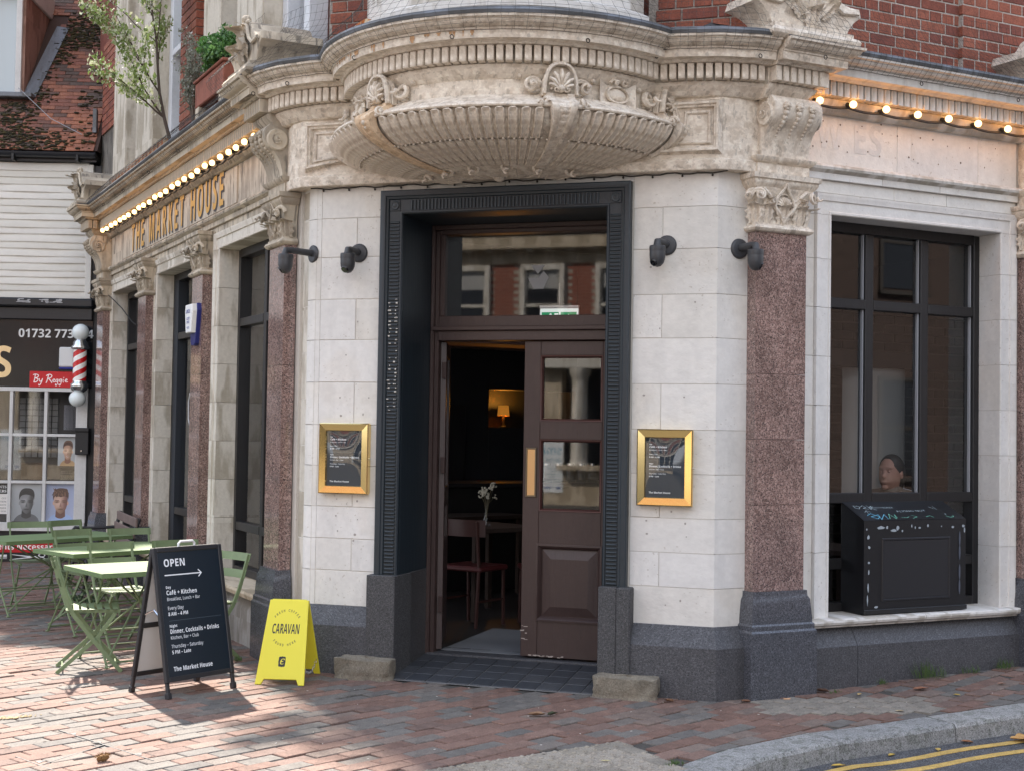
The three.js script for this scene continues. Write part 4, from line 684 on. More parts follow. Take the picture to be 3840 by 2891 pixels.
{ // closed east leaf
  const lf = group('door_leaf', house), d0 = -0.56, d1 = -0.515; const box = (n, x0, x1, y0, y1, z0 = d0, z1 = d1, m = S.wood, c = 0.003) => mesh(n, rbox(x0, x1, y0, y1, z0, z1, c), m, lf, FC);
  const A = -1.385, B = -0.74;
  box('stile', A, A + 0.115, 0.095, 2.2); box('stile', B - 0.10, B, 0.095, 2.2);
  const rails = [[2.105, 2.2], [1.545, 1.665], [0.835, 1.065], [0.095, 0.345]]; for (const [a, b] of rails) box('rail', A + 0.115, B - 0.10, a, b, d0 + 0.001, d1 - 0.001);
  const x0 = A + 0.115, x1 = B - 0.10;
  for (const [a, b] of [[1.665, 2.105], [1.065, 1.545]]) {
    mesh('glazing_bead', sweep([[0, -0.008], [0, 0.012], [-0.008, 0.010], [-0.018, -0.006], [-0.018, -0.010]], [[x0, a], [x0, b], [x1, b], [x1, a]], (p, q, v) => [p, q, v + d1 - 0.008], { closed: true }), S.woodRed, lf, FC);
    mesh('door_pane', new THREE.PlaneGeometry(x1 - x0, b - a).translate((x0 + x1) / 2, (a + b) / 2, -0.54), S.glass, lf, FC);
  }
  mesh('panel', rbox(x0, x1, 0.345, 0.835, d0 + 0.01, d1 - 0.02, 0.001), S.wood, lf, FC);
  mesh('panel_moulding', sweep([[0.012, -0.01], [0.012, 0.012], [0.0, 0.014], [-0.012, 0.004], [-0.022, -0.012]], [[x0, 0.345], [x0, 0.835], [x1, 0.835], [x1, 0.345]], (p, q, v) => [p, q, v + d1 - 0.001], { closed: true }), S.wood, lf, FC);
  const raised = (() => { const a = x0 + 0.025, b = x1 - 0.025, c = 0.37, e = 0.81, w = 0.062, z0 = d1 - 0.02, z1 = d1 - 0.003; const P = [[a, c, z0], [b, c, z0], [b, e, z0], [a, e, z0], [a + w, c + w, z1], [b - w, c + w, z1], [b - w, e - w, z1], [a + w, e - w, z1]]; const idx = [0, 1, 5, 0, 5, 4, 1, 2, 6, 1, 6, 5, 2, 3, 7, 2, 7, 6, 3, 0, 4, 3, 4, 7, 4, 5, 6, 4, 6, 7]; const g = new THREE.BufferGeometry(); g.setAttribute('position', new THREE.Float32BufferAttribute(idx.flatMap(i => P[i]), 3)); g.computeVertexNormals(); return boxUV(g); })();
  mesh('raised_panel', raised, S.wood, lf, FC);
  mesh('push_plate', merge([rbox(-1.362, -1.292, 1.16, 1.485, d1, d1 + 0.005, 0.003)]), mat([0.66, 0.42, 0.20], 0.42, { metalness: 0.8, bumpMap: T.stoneB, bumpScale: 0.002 }), lf, FC);
  mesh('push_plate_border', sweep([[0, 0.004], [0.004, 0.010], [0.010, 0.010], [0.014, 0.004]], [[-1.352, 1.17], [-1.352, 1.475], [-1.302, 1.475], [-1.302, 1.17]], (p, q, v) => [p, q, v + d1], { closed: true }), mat([0.20, 0.16, 0.11], 0.5, { metalness: 0.7 }), lf, FC);
  stuff(mesh('scuffed_paint', merge([...Array(26)].map(() => { const e = rnd() < 0.4; return cbox(rr(0.006, 0.03), rr(0.003, 0.008), 0.002, 0.0005, e ? A + rr(0.004, 0.04) : rr(A + 0.03, A + 0.3), e ? rr(0.2, 0.32) : 0.098 + rr(0, 0.008), d1 + 0.0005); })), mat([0.42, 0.36, 0.32], 0.9), lf, FC));
  // open west leaf, folded back inside so that only its edge shows
  const lw = group('door_leaf', house), H = mul(FC, TF(-1.985, 0, -0.555, 0, 1.885));
  const bw = (n, x0, x1, y0, y1, z0, z1, m = S.wood) => mesh(n, rbox(x0, x1, y0, y1, z0, z1, 0.003), m, lw, H);
  bw('stile', 0, 0.1, 0.095, 2.2, -0.022, 0.022); bw('stile', 0.52, 0.63, 0.095, 2.2, -0.022, 0.022); bw('rail', 0.1, 0.52, 2.10, 2.2, -0.021, 0.021); bw('rail', 0.1, 0.52, 0.095, 0.83, -0.021, 0.021); bw('rail', 0.1, 0.52, 1.06, 1.20, -0.021, 0.021);
  mesh('door_pane', new THREE.PlaneGeometry(0.42, 0.9).translate(0.31, 1.65, 0), S.glass, lw, H);
  for (const y of [0.35, 1.3, 1.95]) mesh('hinge', rbox(-1.985, -1.955, y, y + 0.11, -0.56, -0.53, 0.002), S.wood, lw, FC);
}
// shell that closes the ground floor and carries the storeys above (they shade the street)
{
  const m = std([0.27, 0.085, 0.055], T.grit, 0.9, T.gritB, 0.003), cream = S.trim;
  const inner = mat([0.02, 0.022, 0.026], 0.8);
  // floor slab over the shop
  const slab = new THREE.Shape([[0.0, 0.10], [9, 0.10], [9, 12], [-1.80, 12], [-1.80, 1.95]].map(p => new THREE.Vector2(...p)));
  mesh('floor_slab', boxUV(new THREE.ExtrudeGeometry(slab, { depth: 0.35, bevelEnabled: false }).rotateX(-Math.PI / 2).translate(0, 3.62, 0)), inner, house);
  const up = group('upper_storeys', house);
  const body = new THREE.Shape([[0.15, 0.32], [9, 0.32], [9, 12.2], [XL + 0.28, 12.2], [XL + 0.28, 2.15]].map(p => new THREE.Vector2(...p)));
  mesh('wall', boxUV(new THREE.ExtrudeGeometry(body, { depth: 6.6, bevelEnabled: false }).rotateX(-Math.PI / 2).translate(0, 3.97, 0)), m, up);
  const lid = new THREE.Shape([[0.3, -0.3], [9.3, -0.3], [9.3, 12.6], [XL - 0.3, 12.6], [XL - 0.3, 1.8]].map(p => new THREE.Vector2(...p)));
  mesh('parapet', boxUV(new THREE.ExtrudeGeometry(lid, { depth: 0.3, bevelEnabled: false }).rotateX(-Math.PI / 2).translate(0, 10.57, 0)), cream, up);  // added unseen lid, overhanging to keep the sun off the west front
  // east brick face: individual bricks in view, English bond
  const C = 0.0755, bm = [0, 1, 2, 3];
  const course = (fr, a0, a1, y0, n, d, startStretch, parent) => { for (let k = 0; k < n; k++) { const st = (k + startStretch) & 1; const l = st ? 0.226 : 0.1135; let a = a0 - (st ? 0.06 : 0.1); while (a < a1) { const x0 = Math.max(a, a0), x1 = Math.min(a + l - 0.010, a1); if (x1 - x0 > 0.02) { const m2 = mesh('brick', rbox(x0, x1, y0 + k * C, y0 + k * C + C - 0.010, d - 0.09, d + rr(-0.002, 0.002), 0.003), pick(brickRed), parent, fr); } a += l; } } };
  const eb = group('east_brickwork', house); course(FR, 0.75, 2.16, 4.01, 10, -0.20, 0, eb); course(FR, 2.16, 3.3, 4.01, 10, -0.165, 0, eb);
  mesh('mortar', rbox(0.6, 3.4, 3.97, 4.77, -0.30, -0.2045), std([0.55, 0.49, 0.43], T.grit, 1, T.gritB, 0.003), eb, FR);
  mesh('mortar', rbox(2.17, 3.3, 3.97, 4.77, -0.28, -0.1695), std([0.55, 0.49, 0.43], T.grit, 1, T.gritB, 0.003), eb, FR);
  const cb = group('corner_brickwork', house);
  course(FC, -0.40, 0.34, 4.0, 7, 0.0, 1, cb); course(FC, -2.62, -2.33, 4.0, 7, 0.02, 1, cb);
  for (const q of [rbox(-0.45, 0.35, 3.97, 4.55, -0.2, -0.008), rbox(-2.63, -2.3, 3.97, 4.55, -0.2, 0.012)]) mesh('mortar', q, std([0.42, 0.37, 0.32], T.grit, 1, T.gritB, 0.003), cb, FC);
  // bay over the bow: curved sill course and the foot of its window wall
  const arc = (r, h0, n = 36) => [...Array(n + 1)].map((_, i) => { const a = mix(-h0, h0, i / n); return [r * Math.sin(a), r * Math.cos(a)]; });
  const bay = group('bay', house);
  mesh('sill_course', sweep([[-0.3, 4.02], [0.02, 4.02], [0.05, 4.045], [0.065, 4.06], [0.065, 4.10], [0.02, 4.125], [-0.3, 4.14]], arc(1.03, 1.12)), S.trim, bay, AX);
  mesh('rusted_sill', sweep([[-0.02, 4.01], [0.07, 4.01], [0.085, 4.05], [0.085, 4.112], [0.05, 4.135], [-0.02, 4.135]], arc(1.03, 1.12, 36).slice(0, 7)), S.rust, bay, AX);
  mesh('bay_wall', patch((u, v) => { const a = mix(-1.2, 1.2, u); return [0.99 * Math.sin(a), mix(4.1, 6.2, v), 0.99 * Math.cos(a)]; }, 30, 1), S.trim, bay, AX);
  mesh('bay_roof', cyl(0.95, 0.95, 0.1, 30), S.lead, bay, mul(AX, TF(0, 6.2, 0)));
}
// ------------------------------------------------------------------ west front, first floor: mullions, sashes, brick piers
{
  const u = group('first_floor_west', house), top = 6.4, y0 = 4.0;
  const stone = std([0.66, 0.60, 0.50], T.dirty, 0.88, T.stoneB, 0.004), sash = std([0.72, 0.74, 0.77], T.paint, 0.5, null, 1);
  const box = (n, a, b, d0, d1, m, ya = 4.28, yb = top) => mesh(n, rbox(a, b, ya, yb, d0, d1, 0.006), m, u, FL);
  box('stone_mullion', -8.42, -7.79, -0.3, 0.06, stone); box('stone_mullion', -7.30, -6.55, -0.3, 0.05, stone); box('stone_mullion', -4.69, -4.15, -0.3, 0.04, stone); box('stone_mullion', -3.62, -2.92, -0.3, 0.05, stone);
  for (const [a, b, g0, g1] of [[-7.79, -7.30, -7.70, -7.39], [-6.55, -5.67, -6.42, -5.80], [-4.15, -3.62, -4.06, -3.71], [-2.92, -2.30, -2.80, -2.42]]) {
    const w = group('sash_window', u); const f = (x0, x1, ya, yb) => mesh('sash', rbox(x0, x1, ya, yb, -0.24, -0.10, 0.004), sash, w, FL);
    f(a, g0, 4.28, top); f(g1, b, 4.28, top); f(g0, g1, 4.28, 4.36); f(g0, g1, 5.16, 5.22);
    mesh('pane', new THREE.PlaneGeometry(g1 - g0, 0.80).translate((g0 + g1) / 2, 4.76, -0.19), S.glass, w, FL); mesh('pane', new THREE.PlaneGeometry(g1 - g0, top - 5.22).translate((g0 + g1) / 2, (top + 5.22) / 2, -0.17), S.glass, w, FL);
    mesh('blind', rbox(g0, g1, 4.36, top, -0.275, -0.27), mat([0.10, 0.12, 0.15], 0.8), w, FL);
  }
  // stained sill stones
  for (const [a, b] of [[-8.9, -6.0], [-4.9, -2.35]]) mesh('sill_stone', rbox(a, b, 4.0, 4.28, -0.3, 0.06, 0.01), std([0.62, 0.56, 0.46], T.rust, 0.9, T.stoneB, 0.004), u, FL);
  // brick pier and the brick end beside the roof next door, brick by brick
  const C = 0.0755, wall = (a0, a1, ya, n, d) => { mesh('mortar', rbox(a0 + 0.01, a1 - 0.01, ya, ya + n * C, d - 0.2, d - 0.008), std([0.36, 0.31, 0.27], T.grit, 1, T.gritB, 0.003), u, FL); for (let k = 0; k < n; k++) { const st = k & 1, l = st ? 0.226 : 0.1135; for (let a = a0 - (st ? 0.05 : 0); a < a1; a += l) { const x0 = Math.max(a, a0), x1 = Math.min(a + l - 0.01, a1); if (x1 - x0 > 0.02) mesh('brick', rbox(x0, x1, ya + k * C, ya + k * C + C - 0.01, d - 0.1, d, 0.003), pick(brickRed), u, FL); } } };
  wall(-5.67, -5.12, 4.28, 18, 0.0); wall(-5.12, -4.69, 4.28, 18, -0.06);
  wall(-9.55, -8.46, 4.95, 14, -0.02);
  mesh('rendered_wall', rbox(-10.4, -8.46, 3.3, 4.97, -0.3, -0.04), std([0.22, 0.21, 0.20], T.sooty, 0.95, T.stoneB, 0.006), u, FL);
  mesh('brick_wall', rbox(-10.4, -8.46, 4.97, 6.5, -0.3, -0.13), brickRed[2], u, FL);
}
// ------------------------------------------------------------------ netting, wires, lights on the front
{ // bird netting hung from the lead roll to hooks on the corona
  const pts = [], add = (a, b, r = 0.0009) => { const A = V3(...a), B = V3(...b), t = B.clone().sub(A), l = t.length(); if (l < 1e-4) return; const g = new THREE.CylinderGeometry(r, r, l, 3, 1, true); g.applyMatrix4(M4().compose(A.add(B).multiplyScalar(0.5), new THREE.Quaternion().setFromUnitVectors(V3(0, 1, 0), t.normalize()), V3(1, 1, 1))); pts.push(g); };
  const walk = (path, step) => { const out = []; for (let i = 0; i < path.length - 1; i++) { const [a, b] = path[i], [c, d] = path[i + 1], l = Math.hypot(c - a, d - b), n = Math.max(1, Math.round(l / step)); for (let k = 0; k < n; k++) out.push([mix(a, c, k / n), mix(b, d, k / n), -(d - b) / l, (c - a) / l]); } return out; };
  const rows = [[0.085, 3.882], [0.105, 3.894], [0.125, 3.91], [0.145, 3.928], [0.165, 3.95], [0.18, 3.98], [0.165, 4.01], [0.12, 4.05], [0.085, 4.10], [0.03, 4.15], [-0.02, 4.2], [-0.06, 4.25], [-0.09, 4.3], [-0.11, 4.36], [-0.12, 4.42]];
  for (const [path, k] of [[mPath, rows.length], [[[XL - 0.36, PZ[0] - 0.25], [XL - 0.36, mirror([0.205, 0])[1]]], rows.length], [[[0.205, 0.36], [0.66, 0.36]], rows.length], [[[0.66, 0.15], [2.5, 0.15]], rows.length], [[[XL - 0.15, PZ[3] + 0.21], [XL - 0.15, PZ[0] - 0.21]], 12]]) {
    const w = walk(path, 0.046), jit = () => rr(-0.004, 0.004);
    const G = w.map(([x, z, nx, nz]) => rows.slice(0, k).map(([o, y]) => [x + nx * (o + 0.006) + jit(), y + jit(), z + nz * (o + 0.006) + jit()]));
    for (let i = 0; i < G.length; i++) for (let j = 0; j < k; j++) { if (j < k - 1) add(G[i][j], G[i][j + 1]); if (i < G.length - 1 && (j === 0 || j % 1 === 0)) add(G[i][j], G[i + 1][j], j === 0 ? 0.0016 : 0.0009); }
  }
  const n = mesh('bird_netting', boxUV(merge(pts)), mat([0.05, 0.047, 0.043], 0.8)); tag(n, 'fine black bird netting stretched over the cornice', 'netting');
  const hooks = []; for (const q of [mPath[0], mPath[2], mPath[4], mPath[12], mPath[24], mPath[36], mPath[44], mPath[47], [0.42, 0.385], [1.35, 0.2], [2.2, 0.2], [XL - 0.2, -3.4], [XL - 0.2, -4.4], [XL - 0.2, -5.5], [XL - 0.2, -6.6], [XL - 0.2, -7.6]]) { const west_ = q[0] < -1.97 && q[1] < -2, d = west_ ? [-1, 0] : q[1] > 0.18 ? [0, 1] : [-Q2, Q2]; hooks.push(new THREE.TorusGeometry(0.012, 0.003, 5, 10).translate(q[0] + d[0] * 0.10, 3.845, q[1] + d[1] * 0.10)); }
  tag(mesh('net_hooks', merge(hooks), S.wire), 'rusty screw eyes along the corona that hold the netting', 'hooks');
}
{ // thin cable clipped under the carved frieze
  const p = []; for (let i = 0; i <= 60; i++) { const s = mix(-2.74, 0.06, i / 60); p.push(V3(...[s, 3.196 - 0.008 * Math.abs(Math.sin(i * 0.42)) + 0.004 * Math.sin(i * 1.7), 0.013]).applyMatrix4(FC)); }
  const c = thing('thin_cable', 'thin dark cable clipped along the wall under the carved frieze', 'cable'); mesh('cable', tube(p, 0.0045, 5), S.wire, c);
  for (let i = 2; i < 60; i += 4) mesh('clip', sph(0.008, 0, 0, 0, 6, 5), S.wire, c, M4().setPosition(p[i].x, p[i].y - 0.012, p[i].z));
}
const bulbGlow = mat([1, 0.85, 0.6], 0.4, { emissive: lin([1, 0.62, 0.24]), emissiveIntensity: 1.3 });
function festoon(name, label, pts, out, power) {
  const f = thing(name, label, 'string lights', 'festoon light strings along the friezes');
  const line = []; for (let i = 0; i < pts.length - 1; i++) for (let k = 0; k < 4; k++) { const t = k / 4, q = V3().lerpVectors(pts[i], pts[i + 1], t); q.y -= 0.012 * Math.sin(t * Math.PI); line.push(q); } line.push(pts.at(-1));
  mesh('cable', tube(line.map(q => q.clone().addScaledVector(out, -0.05).add(V3(0, -0.012, 0))), 0.009, 6), S.cable, f);
  const hold = cyl(0.014, 0.016, 0.045, 10), bulb = sph(0.0235, 0, 0, 0, 16, 12);
  for (const q of pts) {
    const R = new THREE.Quaternion().setFromUnitVectors(V3(0, 1, 0), out.clone().add(V3(rr(-0.15, 0.15), rr(-0.35, 0.1), rr(-0.15, 0.15))).normalize());
    const h = mesh('lamp_holder', hold, S.cable, f); h.position.copy(q).addScaledVector(out, -0.038); h.quaternion.copy(R);
    const b = mesh('bulb', bulb, bulbGlow, f); b.position.copy(q).add(V3(rr(-0.004, 0.004), rr(-0.006, 0.006), rr(-0.004, 0.004)));
    const L = new THREE.PointLight(0xffa448, power, 4, 2); L.position.copy(q).addScaledVector(out, 0.0); L.castShadow = true; L.shadow.radius = 1; L.name = 'bulb_light'; f.add(L);
  }
}
festoon('festoon_lights', 'row of warm round bulbs above the gold painted sign', [...Array(26)].map((_, i) => V3(XL - 0.145, 3.688 + 0.004 * Math.sin(i * 2.3), mix(-2.76, -8.44, i / 25) + rr(-0.02, 0.02))), V3(-1, 0, 0), 0.006);
festoon('festoon_lights', 'row of warm round bulbs under the dentils over the big window', [...Array(9)].map((_, i) => V3(0.655 + i * 0.268, 3.688 + 0.004 * Math.sin(i * 1.9), 0.15)), V3(0, 0, 1), 0.014);

// cameras, menu cases, alarm box
function cctv(label, fr, a, y, aim, len = 0.13) {
  const g = thing('security_camera', label, 'security camera', 'wall cameras on the corner building');
  const F = mul(fr, TF(a, y, 0)); const add = (n, geo, m = camM, l = M4()) => mesh(n, geo, m, g, mul(F, l));
  add('wall_plate', lathe([[0, 0.018], [0.05, 0.018], [0.060, 0.012], [0.063, 0]], 24).rotateX(Math.PI / 2));
  add('arm', tube([[0, 0.005, 0.01], [aim[0] * 0.25, 0.008, len * 0.4], [aim[0] * 0.75, 0.012, len * 0.8], [aim[0], 0.010, len], [aim[0], -0.02, len + 0.004]], [0.024, 0.022, 0.021, 0.022, 0.026], 10));
  const b = add('housing', lathe([[0.0, 0], [0.048, 0], [0.0495, -0.006], [0.0495, -0.03], [0.047, -0.032], [0.0485, -0.035], [0.0485, -0.062], [0.046, -0.085], [0.037, -0.108], [0.022, -0.124], [0, -0.13]], 24), camM, TF(aim[0], -0.018, len));
  add('lens_ring', lathe([[0, 0.010], [0.018, 0.012], [0.024, 0.010], [0.027, 0]], 18).rotateX(Math.PI / 2), S.blackGloss, mul(TF(aim[0], -0.10, len), TF(0, 0, 0, 0.75, aim[1]), TF(0, 0, 0.034)));
}
const camM = mat([0.045, 0.046, 0.05], 0.45);
cctv('black dome camera west of the door, above the left brass case', FC, -2.385, 2.755, [-0.02, -0.2]);
cctv('black dome camera east of the door, above the right brass case', FC, -0.315, 2.752, [-0.03, -0.5]);
cctv('black dome camera beside the pink pilaster near the big window', FR, 0.16, 2.735, [0.02, 0.8], 0.14);
cctv('black dome camera on a long arm by the western pink pilaster', mul(FC, TF(-2.73, 0, -0.03, 0, -0.62)), 0.0, 2.76, [-0.0, -0.4], 0.21);
const menuTex = canvasTex(384, 560, (x, w, h) => {
  x.fillStyle = '#0d1f2b'; x.fillRect(0, 0, w, h); x.fillStyle = '#e9edee'; const t = (s, px, y, b, xx = 36) => { x.font = `${b ? 'bold ' : ''}${px}px sans-serif`; x.fillText(s, xx, y); };
  t('Day', 15, 70, 1); t('Café + Kitchen', 25, 98, 1); t('Breakfast, Lunch + Bar', 17, 124, 0); t('Every Day', 18, 164, 0); t('8 AM – 4 PM', 18, 190, 1);
  x.globalAlpha = 0.4; x.fillRect(36, 216, w - 72, 1.5); x.globalAlpha = 1;
  t('Night', 15, 250, 1); t('Dinner, Cocktails + Drinks', 25, 278, 1); t('Kitchen, Bar + Club', 17, 304, 0); t('Thursday – Saturday', 18, 344, 0); t('5 PM – Late', 18, 370, 1); t('The Market House', 24, 522, 1);
});
function menuCase(label, s0, s1, y0, y1) {
  const g = thing('menu_case', label, 'menu case', 'brass menu cases either side of the door'); const c = [(s0 + s1) / 2, (y0 + y1) / 2], w = s1 - s0, h = y1 - y0, F = mul(FC, TF(c[0], c[1], 0));
  mesh('case_back', rbox(-w / 2 + 0.004, w / 2 - 0.004, -h / 2 + 0.004, h / 2 - 0.004, 0, 0.03, 0.002), S.brass, g, F);
  mesh('brass_frame', sweep([[0, 0.028], [0, 0.050], [-0.006, 0.056], [-0.048, 0.050], [-0.052, 0.040], [-0.052, 0.028]], [[-w / 2, -h / 2], [-w / 2, h / 2], [w / 2, h / 2], [w / 2, -h / 2]], (p, q, v) => [p, q, v], { closed: true, flat: 1 }), S.brass, g, F);
  mesh('menu_sheet', new THREE.PlaneGeometry(w - 0.10, h - 0.10).translate(0, 0, 0.033), mat(0xffffff, 0.6, { map: menuTex }), g, F);
  // slightly bowed clear cover
  mesh('clear_cover', patch((u, v) => [(u - 0.5) * (w - 0.102), (v - 0.5) * (h - 0.102), 0.038 + 0.012 * (1 - Math.pow(2 * u - 1, 2)) * (1 - Math.pow(2 * v - 1, 2))], 14, 18, 3), S.glass, g, F);
  mesh('lock', cyl(0.006, 0.006, 0.01, 10), S.steel, g, mul(F, TF(w / 2 + 0.003, 0.0, 0.03, 0, 0, Math.PI / 2)));
}
menuCase('brass framed menu case on the wall west of the doorway', -2.625, -2.27, 1.168, 1.632);
menuCase('brass framed menu case on the wall between doorway and cut corner', -0.475, -0.13, 1.155, 1.622);
{ // alarm sounder on the third west pilaster
  const g = thing('alarm_box', 'white and blue alarm box on a pink granite pilaster', 'alarm box'); const F = mul(FL, TF(PZ[1] + 0.03, 2.44, 0.086));
  const sh = new THREE.Shape(); sh.moveTo(-0.10, 0.15); sh.lineTo(0.10, 0.15); sh.lineTo(0.115, 0.10); sh.lineTo(0.06, -0.15); sh.lineTo(0.04, -0.165); sh.lineTo(-0.04, -0.165); sh.lineTo(-0.06, -0.15); sh.lineTo(-0.115, 0.10); sh.closePath();
  mesh('base_plate', boxUV(new THREE.ExtrudeGeometry(sh, { depth: 0.03, bevelEnabled: true, bevelSize: 0.006, bevelThickness: 0.006, bevelSegments: 2 }).scale(1.06, 1.06, 1)), mat([0.02, 0.025, 0.16], 0.35), g, F);
  const sh2 = new THREE.Shape(); sh2.moveTo(-0.10, 0.15); sh2.lineTo(0.10, 0.15); sh2.lineTo(0.112, 0.10); sh2.lineTo(0.078, -0.07); sh2.lineTo(-0.078, -0.07); sh2.lineTo(-0.112, 0.10); sh2.closePath();
  mesh('cover', boxUV(new THREE.ExtrudeGeometry(sh2, { depth: 0.03, bevelEnabled: true, bevelSize: 0.008, bevelThickness: 0.01, bevelSegments: 2 })), S.white, g, mul(F, TF(0, 0, 0.036)));
  const sg = merge([textGeo('LANCEL', 0.030, 0.9).translate(-0.075, 0.085, 0), textGeo('SECURITY', 0.02, 0.8).translate(-0.05, 0.03, 0), textGeo('SYSTEMS', 0.02, 0.8).translate(-0.05, 0.0, 0), textGeo('101 233', 0.018, 0.9).translate(-0.04, -0.045, 0)]).translate(0, 0, 0.0795);
  mesh('printed_name', sg, mat([0.05, 0.07, 0.3], 0.5), g, F);
}
{ // chalk tag on the middle west window
  const p = (a, b) => [a, b, -0.205]; const F = mul(FL, TF(-5.85, 0, 0));
  const g = thing('scribbled_letters', 'faint white scribbled letters on a dark west window', 'graffiti');
  for (const q of [[[0.0, 1.9], [-0.05, 1.82], [-0.04, 1.66], [0.02, 1.6], [0.07, 1.68], [0.06, 1.82], [0, 1.9]], [[0.03, 1.66], [0.1, 1.58]], [[0.14, 1.9], [0.14, 1.72], [0.2, 1.64], [0.25, 1.72], [0.26, 1.92]], [[0.36, 1.92], [0.36, 1.62]]]) mesh('stroke', tube(q.map(([a, b]) => p(a, b)), 0.006, 4), mat([0.55, 0.56, 0.56], 0.9), g, F);
}
{ // black meter box standing on the sill of the big window
  const g = thing('meter_box', 'black metal utility box with graffiti on the window sill', 'utility box'); g.position.set(1.59, 0.456, -0.08);
  const w = 0.44, F0 = 0.10, B0 = -0.12, H1 = 0.60, H2 = 0.71; const P = [[-w, 0, F0], [w, 0, F0], [w, 0, B0], [-w, 0, B0], [-w, H1, F0], [w, H1, F0], [w, H2, B0], [-w, H2, B0]];
  const geo = q => { const b = new THREE.BufferGeometry(); b.setAttribute('position', new THREE.Float32BufferAttribute(q.flatMap(([a, c, d, e]) => [a, c, d, a, d, e]).flatMap(i => P[i]), 3)); b.computeVertexNormals(); return boxUV(b); };
  const m = std([0.014, 0.014, 0.016], T.paint, 0.38, T.stoneB, 0.0008);
  mesh('casing', geo([[0, 1, 5, 4], [1, 2, 6, 5], [3, 0, 4, 7], [2, 3, 7, 6], [0, 3, 2, 1], [4, 5, 6, 7]]), m, g);
  const slope = Math.atan2(H2 - H1, F0 - B0), L = Math.hypot(H2 - H1, F0 - B0);
  const gt = canvasTex(1024, 280, (x, W, H) => {
    x.fillStyle = '#17181b'; x.fillRect(0, 0, W, H); x.lineCap = 'round'; x.lineJoin = 'round'; const ln = (c, w2, pts) => { x.strokeStyle = c; x.lineWidth = w2; x.beginPath(); pts.forEach((q, i) => i ? x.lineTo(...q) : x.moveTo(...q)); x.stroke(); };
    const pale = '#9fb0b4', cy = '#5fa9c4', gr = '#6fb9a0'; x.font = '46px sans-serif'; x.fillStyle = pale;
    ln(pale, 5, [[90, 70], [60, 60], [55, 90], [85, 110], [110, 80], [95, 60]]); ln(pale, 5, [[120, 80], [150, 60], [165, 90], [130, 100], [175, 115]]); ln(pale, 5, [[190, 60], [195, 120], [230, 70], [195, 90], [240, 130]]); ln(pale, 4, [[330, 95], [215, 95], [240, 80]]); ln(pale, 4, [[120, 180], [130, 135], [100, 160]]); ln(pale, 4, [[130, 135], [160, 160]]);
    x.save(); x.translate(330, 105); x.scale(0.8, 0.55); x.fillText('JOKER', 0, 0); x.restore(); x.save(); x.translate(420, 165); x.rotate(-0.02); x.scale(1.05, 0.6); x.font = '52px sans-serif'; x.fillText('FLYING NUT', 0, 0); x.restore(); ln(pale, 4, [[800, 90], [830, 125]]); ln(pale, 4, [[845, 85], [850, 135]]);
    ln(cy, 6, [[90, 205], [140, 180], [190, 230], [150, 260], [110, 225], [200, 200], [180, 270], [260, 195], [250, 265]]); ln(gr, 5, [[270, 260], [310, 190], [330, 265], [360, 200], [350, 250]]); ln(gr, 4, [[400, 240], [450, 250], [480, 235]]); ln(gr, 4, [[520, 215], [560, 240], [500, 260]]); ln(gr, 4, [[650, 240], [700, 225], [720, 250]]); ln(gr, 5, [[860, 235], [890, 255], [930, 245], [940, 225]]); x.fillStyle = pale; x.beginPath(); x.arc(880, 205, 7, 0, 7); x.fill();
  });
  mesh('sloping_lid', new THREE.PlaneGeometry(2 * w - 0.006, L - 0.004), mat(0xffffff, 0.42, { map: gt }), g, mul(TF(0, (H1 + H2) / 2, (F0 + B0) / 2, -Math.PI / 2 + slope), TF(0, 0, 0.002)));
  mesh('front_panel', merge([sweep([[0, 0], [0.004, 0.006], [0.012, 0.006], [0.016, 0]], [[-0.275, 0.095], [-0.275, 0.47], [0.285, 0.47], [0.285, 0.095]], (p, q, v) => [p, q, v + F0], { closed: true }), rbox(-0.275, 0.285, 0.095, 0.47, F0 - 0.001, F0 + 0.0025, 0.001)]), mat([0.022, 0.022, 0.025], 0.34), g);
  mesh('base_rail', rbox(-w - 0.004, w + 0.004, 0, 0.03, F0 - 0.004, F0 + 0.012, 0.003), S.black, g);
  const ch = []; const chip = (x, y, a, b) => { const s = new THREE.Shape(); for (let k = 0; k < 8; k++) { const t = k / 8 * Math.PI * 2, r = rr(0.6, 1.1); s[k ? 'lineTo' : 'moveTo'](Math.cos(t) * a * r, Math.sin(t) * b * r); } ch.push(new THREE.ShapeGeometry(s).translate(x, y, F0 + 0.0032)); };
  for (const [x, y, a, b] of [[-0.42, 0.545, 0.006, 0.01], [-0.30, 0.555, 0.035, 0.014], [-0.25, 0.555, 0.012, 0.012], [-0.19, 0.535, 0.03, 0.010], [-0.16, 0.55, 0.014, 0.016], [-0.12, 0.53, 0.008, 0.008], [-0.04, 0.56, 0.006, 0.012], [-0.01, 0.55, 0.006, 0.012], [0.03, 0.55, 0.012, 0.008], [0.10, 0.56, 0.008, 0.012], [0.22, 0.555, 0.006, 0.005], [0.32, 0.55, 0.012, 0.008], [0.415, 0.555, 0.018, 0.01], [0.425, 0.53, 0.008, 0.02], [-0.405, 0.495, 0.014, 0.016], [-0.40, 0.43, 0.012, 0.012], [-0.40, 0.33, 0.012, 0.008], [-0.40, 0.27, 0.008, 0.022], [-0.405, 0.17, 0.007, 0.04], [-0.41, 0.09, 0.006, 0.04], [-0.34, 0.045, 0.02, 0.008]]) chip(x, y, a, b);
  stuff(mesh('chipped_paint', merge(ch), mat([0.34, 0.38, 0.41], 0.8), g));
  const st = []; for (const y of [0.47, 0.38, 0.25, 0.15]) st.push(new THREE.CircleGeometry(0.012, 10).scale(0.7, 4.2, 1).translate(0.383, y, F0 + 0.0032)); stuff(mesh('paint_streaks', merge(st), mat([0.075, 0.085, 0.11], 0.6), g));
}
